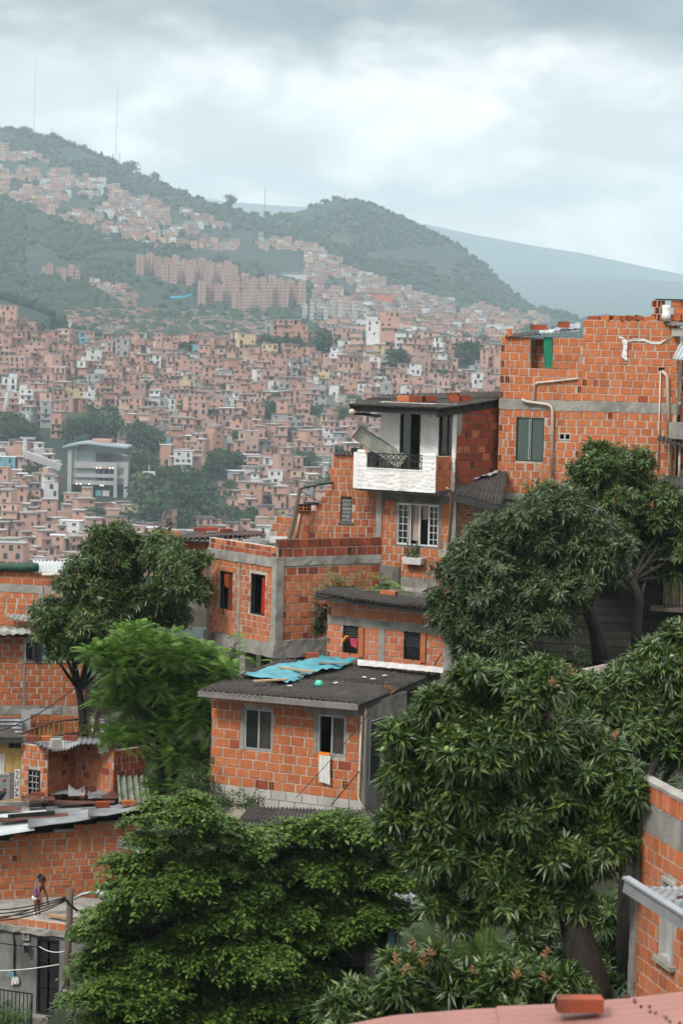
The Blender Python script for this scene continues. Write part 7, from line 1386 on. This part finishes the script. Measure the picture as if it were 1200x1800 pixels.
# feathery tree
FEA = leafm('feathery leaflet', (.09, .19, .032), (.16, .29, .052), (.115, .23, .04), (.23, .37, .075), rough=.6, spec=.25, trans=.3)
def feathery(label, D, spec, trunk, r0, n, seed, name='feathery_tree', ln=.5, mat=None, np_=0):
    g = np.random.default_rng(seed); gr = random.Random(seed); lobes = lob(D, spec, 1., .6, seed, 6); tp_ = [P(*q) for q in trunk]; t = thing(name, tp_[0], label, 'tree'); bark_tree(t, tp_, range(0, len(lobes), 5), r0, lobes, gr)
    def fronds(base, d, k=17):
        n = len(base); dr = unit(d * np.array([1, 1, .5]) + g.normal(size=d.shape) * .35 + np.array([0, 0, .35])); sd = unit(np.cross(dr, np.array([0, 0, 1.]))); l = ln * g.uniform(.6, 1.2, (n, 1, 1)); s = np.linspace(.08, 1, k)[None, :, None]; ra_ = base[:, None] + dr[:, None] * l * s - np.array([0, 0, 1.]) * (l * s ** 2 * .42); vs = []
        for sg in (-1, 1):
            w_ = .26 * np.sin(np.clip(s, .05, .97) * np.pi) ** .6 * l; tip = ra_ + sd[:, None] * sg * w_ + dr[:, None] * w_ * .35 - np.array([0, 0, 1.]) * w_ * .35; th = dr[:, None] * l * .017; vs.append(np.stack([ra_ - th, tip - th * .5, tip + th * .5, ra_ + th], 2).reshape(-1, 4, 3))
        v = np.concatenate(vs).reshape(-1, 3); return v, np.arange(len(v)).reshape(-1, 4)
    base, d = shell(lobes, n, g, .5); v, f = fronds(base, d); c = link('crown', fast_mesh('crown', v, f, mat or FEA), t); c['kind'] = 'stuff'
    if np_:
        ms = []
        for q in range(5): vv, ff = fronds(np.zeros((6, 3)), unit(np.array([[math.cos(a), math.sin(a), .6] for a in range(6)]))); ms.append(fast_mesh('leaf_spray', vv, ff, mat or FEA))
        base, d = shell([l for l in lobes], np_ * 3, g, .5); k = np.argsort(base[:, 1])[:np_]
        for i in k: o = bpy.data.objects.new('leaf_spray', ms[gr.randrange(5)]); COL.objects.link(o); o.parent = t; o.matrix_parent_inverse = PINV[t.name]; o.matrix_basis = Matrix.Translation(V(base[i])) @ Matrix.Rotation(gr.uniform(0, 6), 4, 'Z')
    return t
feathery('bright green feathery tree with fern-like drooping foliage', 54.2, [(240, 1130, 46), (210, 1170, 50), (290, 1145, 50), (340, 1165, 46), (370, 1195, 30), (260, 1200, 62), (320, 1220, 60), (220, 1235, 44), (345, 1270, 44), (280, 1280, 56), (235, 1300, 40), (320, 1335, 48), (290, 1380, 40), (345, 1380, 30), (170, 1150, 24), (395, 1175, 20)], TRK((290, 1450, 54), (285, 1380, 54.2), (280, 1300, 54.3)), .12, 6500, 111, ln=.36, np_=150)
feathery('small feathery sapling by the corner house floor slab', 59.0, [(410, 1150, 14), (422, 1120, 10), (400, 1170, 14), (445, 1165, 10)], TRK((410, 1200, 59), (412, 1160, 59), (414, 1130, 59)), .02, 70, 112, 'sapling', .4)
# broad layered trees
BRD = leafm('small broad leaf', (.03, .066, .010), (.085, .16, .022), (.05, .1, .014), (.17, .26, .04), (.07, .13, .02), rough=.5, spec=.28, trans=.25)
def layered(label, D, spec, trunk, r0, n, seed, np_=120):
    g = np.random.default_rng(seed); gr = random.Random(seed); lobes = lob(D, [s + ((gr.uniform(-1.0, .7), .5) if len(s) == 3 else ()) for s in spec], 1.0, .36, seed, 5); tp_ = [P(*q) for q in trunk]; t = thing('layered_tree', tp_[0], label, 'tree'); bark_tree(t, tp_, range(0, len(lobes), 5), r0, lobes, gr)
    def twig(base, d, k=11):
        n = len(base); h = unit(d * np.array([1, 1, .25]) + g.normal(size=d.shape) * .3 * np.array([1, 1, .4])); s = np.linspace(0, 1, k)[None, :, None]; ln = .42 * g.uniform(.6, 1.2, (n, 1, 1)); st = base[:, None] + h[:, None] * ln * (s - .4) - np.array([0, 0, 1.]) * (s ** 2 * ln * .3); sd = unit(np.cross(h, np.array([0, 0, 1.])))[:, None] * np.where(np.arange(k) % 2, 1, -1)[None, :, None]
        d2 = unit(sd * .9 + h[:, None] * .5 + np.array([0, 0, -.25]) + g.normal(size=(n, k, 3)) * .3); l = .115 * g.uniform(.7, 1.25, (n, k, 1)); w = np.cross(d2, np.array([0, 0, 1.])) + g.normal(size=(n, k, 3)) * .25; w = unit(w) * l * .3; v = np.stack([st, st + d2 * l * .5 + w, st + d2 * l - np.array([0, 0, .02]), st + d2 * l * .5 - w], 2).reshape(-1, 3); return v, np.arange(len(v)).reshape(-1, 4)
    base, d = shell(lobes, n, g, .45, -.35); v, f = twig(base, d); c = link('crown', fast_mesh('crown', v, f, BRD), t); c['kind'] = 'stuff'
    ms = []
    for q in range(5): vv, ff = twig(np.zeros((5, 3)), unit(np.array([[math.cos(a * 1.25), math.sin(a * 1.25), .2] for a in range(5)]))); ms.append(fast_mesh('leaf_spray', vv, ff, BRD))
    base, d = shell(lobes, np_ * 3, g, .5, -.2); k = np.argsort(base[:, 1])[:np_]
    for i in k: o = bpy.data.objects.new('leaf_spray', ms[gr.randrange(5)]); COL.objects.link(o); o.parent = t; o.matrix_parent_inverse = PINV[t.name]; o.matrix_basis = Matrix.Translation(V(base[i])) @ Matrix.Rotation(gr.uniform(0, 6), 4, 'Z')
    return t
layered('big dark layered tree covering the foot of the patched roof house', 45.5, [(315, 1430, 60), (270, 1470, 52), (370, 1465, 66), (430, 1480, 60), (250, 1520, 56), (330, 1530, 80), (410, 1545, 80), (270, 1580, 86), (190, 1605, 52), (170, 1640, 40), (360, 1600, 90), (220, 1660, 70), (300, 1660, 90), (400, 1670, 90), (180, 1700, 56), (160, 1750, 48), (250, 1735, 90), (350, 1750, 100), (450, 1760, 100), (200, 1795, 80), (330, 1810, 100), (460, 1700, 70), (240, 1440, 22), (340, 1400, 26), (225, 1555, 30), (300, 1500, 60, 1.2, .5), (240, 1620, 70, 1.2, .5), (370, 1560, 80, 1.3, .5), (310, 1640, 80, 1.3, .5), (420, 1600, 80, 1.2, .5)], TRK((330, 1900, 46), (340, 1800, 46), (350, 1700, 46), (345, 1600, 46)), .22, 10000, 121)
layered('second layered tree standing closer to the big mango', 46.8, [(540, 1460, 44), (600, 1455, 52), (660, 1470, 40), (500, 1500, 50), (560, 1520, 76), (640, 1525, 70), (690, 1545, 40), (530, 1580, 76), (610, 1590, 80), (680, 1600, 46), (490, 1620, 60), (570, 1640, 70), (640, 1640, 50), (700, 1500, 24), (530, 1720, 80), (580, 1770, 80), (500, 1790, 80), (560, 1440, 22), (480, 1465, 34)], TRK((560, 1900, 47), (555, 1780, 47), (565, 1680, 47), (575, 1580, 47)), .18, 7600, 122)
# palm
PALM = leafm('palm leaflet', (.05, .09, .025), (.08, .12, .035), (.06, .10, .03), (.10, .13, .05), rough=.5, trans=.25)
def palm(label, D, px, py, ends, seed, mat=PALM):
    gr = random.Random(seed); c = P(px, py, D); t = thing('palm', c - Z * .6, label, 'palm'); q = MB().mat(BARK).tube([c - Z * .7, c - Z * .3, c], [.1, .09, .06], 9); q.build('trunk', t)
    for ex, ey, dd in ends:
        e_ = P(ex, ey, D + dd); q = MB().mat(mat); pts = [c.lerp(e_, s) + Z * .3 * math.sin(s * 2.6) * (1 if s < 1 else .5) - Z * .12 * s for s in [i / 9 for i in range(10)]]; q.tube(pts, [.016 - .0013 * i for i in range(10)], 5)
        for i in range(1, 28):
            s = i / 28; k = min(int(s * 9), 8); p = pts[k].lerp(pts[k + 1], s * 9 - k); tg = (pts[k + 1] - pts[k]).normalized(); sd = tg.cross(V((.1, -.3, 1))).normalized(); l = .42 * math.sin(math.pi * min(.97, s * .85 + .14)) ** .6
            for sg in (-1, 1): d_ = (sd * sg * .8 + tg * .65 - Z * (.2 + gr.uniform(0, .2))).normalized() * l; w = tg * .014; m = p + d_ * .55 + Z * .03; q.poly([p - w, m - w * 1.3, p + d_ - Z * .05, m + w * 1.3, p + w])
        q.build('frond', t)
palm('dark palm with arching fronds between the layered tree and the big mango', 37.5, 780, 1735, [(705, 1640, -.3), (735, 1622, .2), (770, 1612, -.4), (800, 1625, .3), (690, 1700, -.2), (835, 1660, -.3), (860, 1715, .1)], 3)
palm('small yellow-green palm under the big mango crown', 36.5, 835, 1725, [(815, 1640, -.2), (845, 1622, .2), (862, 1635, -.2), (878, 1655, .2), (885, 1690, -.2)], 4, leafm('young palm leaflet', (.1, .17, .04), (.13, .2, .05), (.11, .18, .045), rough=.5, trans=.35))
# plants on roofs and at wall feet
def tuft(name, label, c, n, h, w, mat, seed, k=9):
    g = np.random.default_rng(seed); gr = random.Random(seed); t = thing(name, c, label, 'plant'); base = np.array(c) + np.stack([g.uniform(-w, w, n), g.uniform(-.15, .15, n), np.abs(g.normal(size=n)) * h * .5], 1)
    q = MB().mat(BARK)
    for i in range(min(n, 10)): q.tube([V(c) + V(((base[i][0] - c[0]) * .4, 0, 0)), V(base[i])], [.01, .006], 5)
    q.build('stems', t)['kind'] = 'stuff'
    v, f = leaves(base, unit(g.normal(size=(n, 3)) * .5 + np.array([0, -.3, 1])), k, .17, .03, g, droop=.6); link('foliage', fast_mesh('foliage', v, f, mat), t)['kind'] = 'stuff'
YG = leafm('yellowing leaf', (.07, .1, .02), (.13, .15, .03), (.1, .12, .025), (.16, .11, .03)); DG = leafm('dark shrub leaf', (.02, .04, .012), (.035, .06, .02), (.05, .075, .02))
tuft('roof_plant', 'yellow-green weeds growing behind the edge of the small dark roof', P(602, 1036, 59.6), 40, .55, .5, YG, 1); feathery('ferny weed rising before the grey plinth on the small roof', 59.3, [(668, 1030, 10), (680, 1038, 12), (672, 1020, 8), (695, 1048, 8)], TRK((676, 1060, 59.4), (675, 1045, 59.4), (672, 1030, 59.4)), .012, 46, 131, 'roof_plant', .36)
tuft('hanging_shrub', 'dark shrub hanging between the corner house and the small pale house', P(563, 1115, 58.9), 90, 1.0, .18, DG, 2); tuft('weeds', 'leafy weeds at the foot of the grey block plinth', P(420, 1418, 51.6), 80, .3, .5, leafm('weed leaf', (.035, .08, .02), (.05, .1, .025), (.04, .09, .02)), 3, 7)
tuft('weeds', 'pale weeds growing by the plank fence foot', P(158, 1290, 62.7), 30, .4, .25, YG, 4); tuft('potted_plant', 'potted plant behind the black railing of the grey house', L5.pt(L5.uz(38, 1770)[0], L5.z(38, 1790), .6), 50, .5, .22, DG, 5); tuft('potted_plant', 'bright leafy plant at the very corner before the black railing', P(20, 1800, 54.5), 40, .4, .4, leafm('bright weed leaf', (.06, .13, .03), (.09, .17, .04), (.07, .14, .03)), 6)
tuft('shrub', 'dark shrubs in the shade beside the tarpaulin house wall', P(345, 1420, 52.8), 140, .8, .45, DG, 7); tuft('shrub', 'small shrub in the shade below the weathered plank roof', P(1000, 1172, 54.8), 40, .4, .4, DG, 9)
# undergrowth over the open ground
g = np.random.default_rng(3); n = 5200; y = g.uniform(20, 84, n); x = g.uniform(-.16, .16, n) * y; z = znear(x, y)
keep = ~((y > 50) & (y < 58) & (x > -2.9) & (x < 1.5)) & ~((y > 58) & (x > -4) & (x < 3)) & ~((y > 54) & (x < -4.2)); base = np.stack([x, y, z + .1], 1)[keep]
v, f = leaves(base, unit(g.normal(size=base.shape) * .5 + np.array([0, 0, 1.])), 12, .3, .06, g, droop=.5); tag(link('undergrowth', fast_mesh('undergrowth', v, f, DG)), kind='stuff')
# ================================================================== the cable-car station on the far hillside
def station():
    D0 = 880; v0 = P(172, 880, D0); k = D0 / F; X = lambda px: (px - 172) * k; Zp = lambda py: (880 - py) * k; st = thing('cable_car_station', v0, 'large pale cable car station with curved grey roof and tall columns', 'station'); M_ = Matrix.Translation(v0)
    SG = M('station concrete', (.38, .38, .37), (.3, .3, .29), .3, .8); SGL = M('station glass', (.22, .27, .28), (.14, .18, .19), .5, .2, spec=.6); SR = M('station roof metal', (.27, .32, .36), (.22, .27, .3), .3, .5)
    def pc(name, x0, x1, y0, y1, d0, d1, m): q = MB().mat(m); q.box((v0.x + (X(x0) + X(x1)) / 2, v0.y + (d0 + d1) / 2, v0.z + (Zp(y0) + Zp(y1)) / 2), (abs(X(x1) - X(x0)), abs(d1 - d0), abs(Zp(y0) - Zp(y1)))); return q.build(name, st)
    for a, b in ((119, 126), (200, 206), (218, 225)): pc('column', a, b, 790 if a < 130 else 812, 885 + 12, -1.5, .5, SG)
    pc('core_wall', 126, 135, 790, 850, 0, 14, SG); pc('core_wall', 166, 167, 800, 845, 1, 14, SG)
    for y0, y1 in ((812, 823), (833, 839), (845, 852)): pc('floor_slab', 120, 206, y0, y1, -.5, 14, SG)
    for y0, y1 in ((823, 833), (839, 845)): pc('glass_wall', 121, 168, y0, y1, .5, 1, SGL); pc('glass_wall', 168, 224, y0, y1, 2.5, 3, FWIN)
    pc('glass_wall', 136, 166, 793, 812, .6, 1, SGL); pc('rear_wall', 122, 222, 800, 850, 13, 14, CG); pc('glass_wall', 206, 218, 822, 834, .2, .6, SGL); pc('glass_wall', 206, 218, 840, 850, .2, .6, SGL); pc('floor_slab', 206, 219, 812, 822, -.3, 12, SG); pc('floor_slab', 206, 219, 834, 840, -.3, 12, SG)
    for x in (140, 147, 154, 160, 172, 182, 192): pc('mullion', x - .4, x + .4, 823, 845, .2, .5, SG)
    q = MB().mat(SR); q.grid(lambda s, t: V((v0.x + X(110 + 115 * s), v0.y - 3 + 19 * t, v0.z + Zp(785 - 8 * math.sin(min(1, s * 1.9) * math.pi * .62) + 9 * max(0, s - .35)) + 0)), 24, 4); q.grid(lambda s, t: V((v0.x + X(110 + 115 * s), v0.y - 3 + 19 * t, v0.z + Zp(788 - 8 * math.sin(min(1, s * 1.9) * math.pi * .62) + 9 * max(0, s - .35)) + 0)), 24, 4); q.grid(lambda s, t: V((v0.x + X(110 + 115 * s), v0.y - 3, v0.z + Zp(785 + 3 * t - 8 * math.sin(min(1, s * 1.9) * math.pi * .62) + 9 * max(0, s - .35)))), 24, 1); q.build('curved_roof', st, None, True)
    q = MB().mat(CLOTH); q.grid(lambda s, t: V((v0.x + X(174 + 46 * s), v0.y - 1 + 8 * t, v0.z + Zp(803 - 8 * math.sin(math.pi * (.15 + .8 * s)) ** .7))), 14, 3); q.build('cabin_canopy', st, None, True)
    pc('roof_box', 158, 190, 773, 780, 6, 12, CB_O); pc('banner', 168, 178, 862, 872, 1, 1.2, CBL); pc('banner', 180, 192, 862, 872, 1, 1.2, CW); pc('ground_hall', 122, 206, 852, 874, 6, 14, FWIN); pc('thin_column', 161, 163, 852, 876, 0, .5, SG)
    LAMP = bpy.data.materials.new('lit lamp'); LAMP.use_nodes = True; b_ = LAMP.node_tree.nodes['Principled BSDF']; b_.inputs['Emission Color'].default_value = (1, .75, .4, 1); b_.inputs['Emission Strength'].default_value = 2.2
    for x, y in ((170, 822), (176, 822), (193, 822), (198, 822), (135, 851), (142, 851), (157, 851), (177, 853), (181, 853)): pc('lamp', x - .8, x + .8, y - .7, y + .7, -1, -.6, LAMP)
    # cabin, pylons, masts, crane
    q = MB().mat(CW); c = P(262, 838, 860); q.box(c, (4.2, 3, 3.6)); q.mat(FWIN).box(c + V((0, -1.52, .5)), (3.4, .1, 1.6)); q.mat(STEEL).box(c + Z * 3, (.3, .3, 2.6)); tag(q.build('cable_car_cabin'), 'white cable car cabin hanging before the dark tree belt', 'cable car')
    for px, py, top, lab in ((5, 742, 690, 'pale leaning cable car pylon at the frame edge'), (40, 770, 730, 'second cable car pylon just below the white retaining wall'), (44, 820, 772, 'concrete pylon beside the footbridge')):
        v = on_far(px, py, 700, 1250); h = (py - top) * v.y / F; q = MB().mat(SG); q.tube([v - Z * 2, v + Z * h + V((2 if top < 735 else 0, 0, 0))], [1.3, .8], 10); o = q.build('pylon', None, None, True); tag(o, lab, 'pylon')
        q = MB().mat(STEEL).box(v + Z * h + V((1, 0, .3)), (6, 1, .8)); q.build('pylon_head', o)
    q = MB().mat(SG); q.bar(P(45, 798, 880), P(108, 822, 880), 5, 2.4); q.bar(P(96, 818, 880), P(96, 850, 880), 2, 2); tag(q.build('footbridge'), 'grey footbridge sloping to the cable car station', 'bridge')
    q = MB().mat(CW); v = on_far(42, 714, 700, 1250); q.box(v + Z * 1.5, (9, 1, 5)); tag(q.build('retaining_wall'), 'white retaining wall above the cable car pylons', 'wall')
    for px, y0, y1, lab in ((56, 97, 232, 'tall thin radio mast on the ridge at the frame side'), (200, 135, 278, 'second tall thin radio mast on the ridge'), (87, 218, 240, 'short mast between the two tall ones'), (462, 322, 378, 'thin mast standing in the ridge saddle'), (207, 262, 286, 'short lattice mast just past the second tall mast')):
        b = ridge_at(px); h = (y1 - y0) * b.y / F; q = MB().mat(CW if h > 60 else CG); q.tube([b - Z * 3, b + Z * h * .5, b + Z * h + V((h * .012, 0, 0))], [.6, .5, .4], 6); tag(q.build('radio_mast'), lab, 'mast')
    b = ridge_at(602); q = MB().mat(CW); q.tube([b, b + Z * 8, b + Z * 12], [1.6, 1.2, .5], 8); tag(q.build('monument'), 'small pale tower on the round wooded peak', 'tower')
    v = on_far(498, 612, 700, 1250); k2 = v.y / F; q = MB().mat(CY); q.bar(v, v + Z * 38 * k2 + V((0, .01, 0)), 1.1); q.bar(v + Z * 33 * k2 + V((-27 * k2, 0, 0)), v + Z * 33 * k2 + V((34 * k2, 0, 0)), .7); q.box(v + Z * 37 * k2, (2, 2, 2)); tag(q.build('construction_crane'), 'yellowish construction crane over the grey unfinished building', 'crane')
    for pts, lab in (([(-20, 468), (8, 470), (34, 468)], 'bright blue tarpaulin strip on the slope by the lone tower row'), ([(286, 524), (305, 527), (325, 525), (342, 519)], 'blue tarpaulin strip winding below the terraced towers'), ([(210, 504), (225, 502), (240, 505)], 'short blue tarpaulin strip above the white terraces')):
        q = MB().mat(M('blue strip', (.06, .42, .62), (.05, .36, .55), 1) if 'blue strip' not in bpy.data.materials else bpy.data.materials['blue strip']); vs = [on_far(x, y, 1300, 3300) for x, y in pts]; vs = [a for a in vs if a]
        for a, b in zip(vs, vs[1:]): q.poly([a + Z * .5, b + Z * .5, b + Z * 2.2 + V((0, 1, 0)), a + Z * 2.2 + V((0, 1, 0))])
        if len(vs) > 1: tag(q.build('blue_strip'), lab, 'tarpaulin')
station()
print('bricks', NBRICK[0], 'objects', len(bpy.data.objects), 'tris', sum(len(m.polygons) for m in bpy.data.meshes))
# ------------------------------------------------------------------ haze in the valley
hz = MB(); HM = bpy.data.materials.new('valley haze'); HM.use_nodes = True
t = HM.node_tree; t.nodes.clear(); o_ = t.nodes.new('ShaderNodeOutputMaterial'); pv = t.nodes.new('ShaderNodeVolumePrincipled')
pv.inputs['Color'].default_value = HAZE_COL; pv.inputs['Density'].default_value = HAZE_DEN
t.links.new(pv.outputs[0], o_.inputs['Volume'])
hz.mat(HM).box((0, 5300, 305), (7600, 11000, 790))
tag(hz.build('haze'), kind='stuff')

for o in bpy.data.objects:                               # keep every label within sixteen words
    w = o.get('label', '').split()
    if len(w) > 16:
        w = w[:16]
        while w[-1] in ('of', 'the', 'in', 'by', 'at', 'to', 'and', 'with', 'a', 'over', 'near', 'above'): w.pop()
        o['label'] = ' '.join(w).rstrip(',')
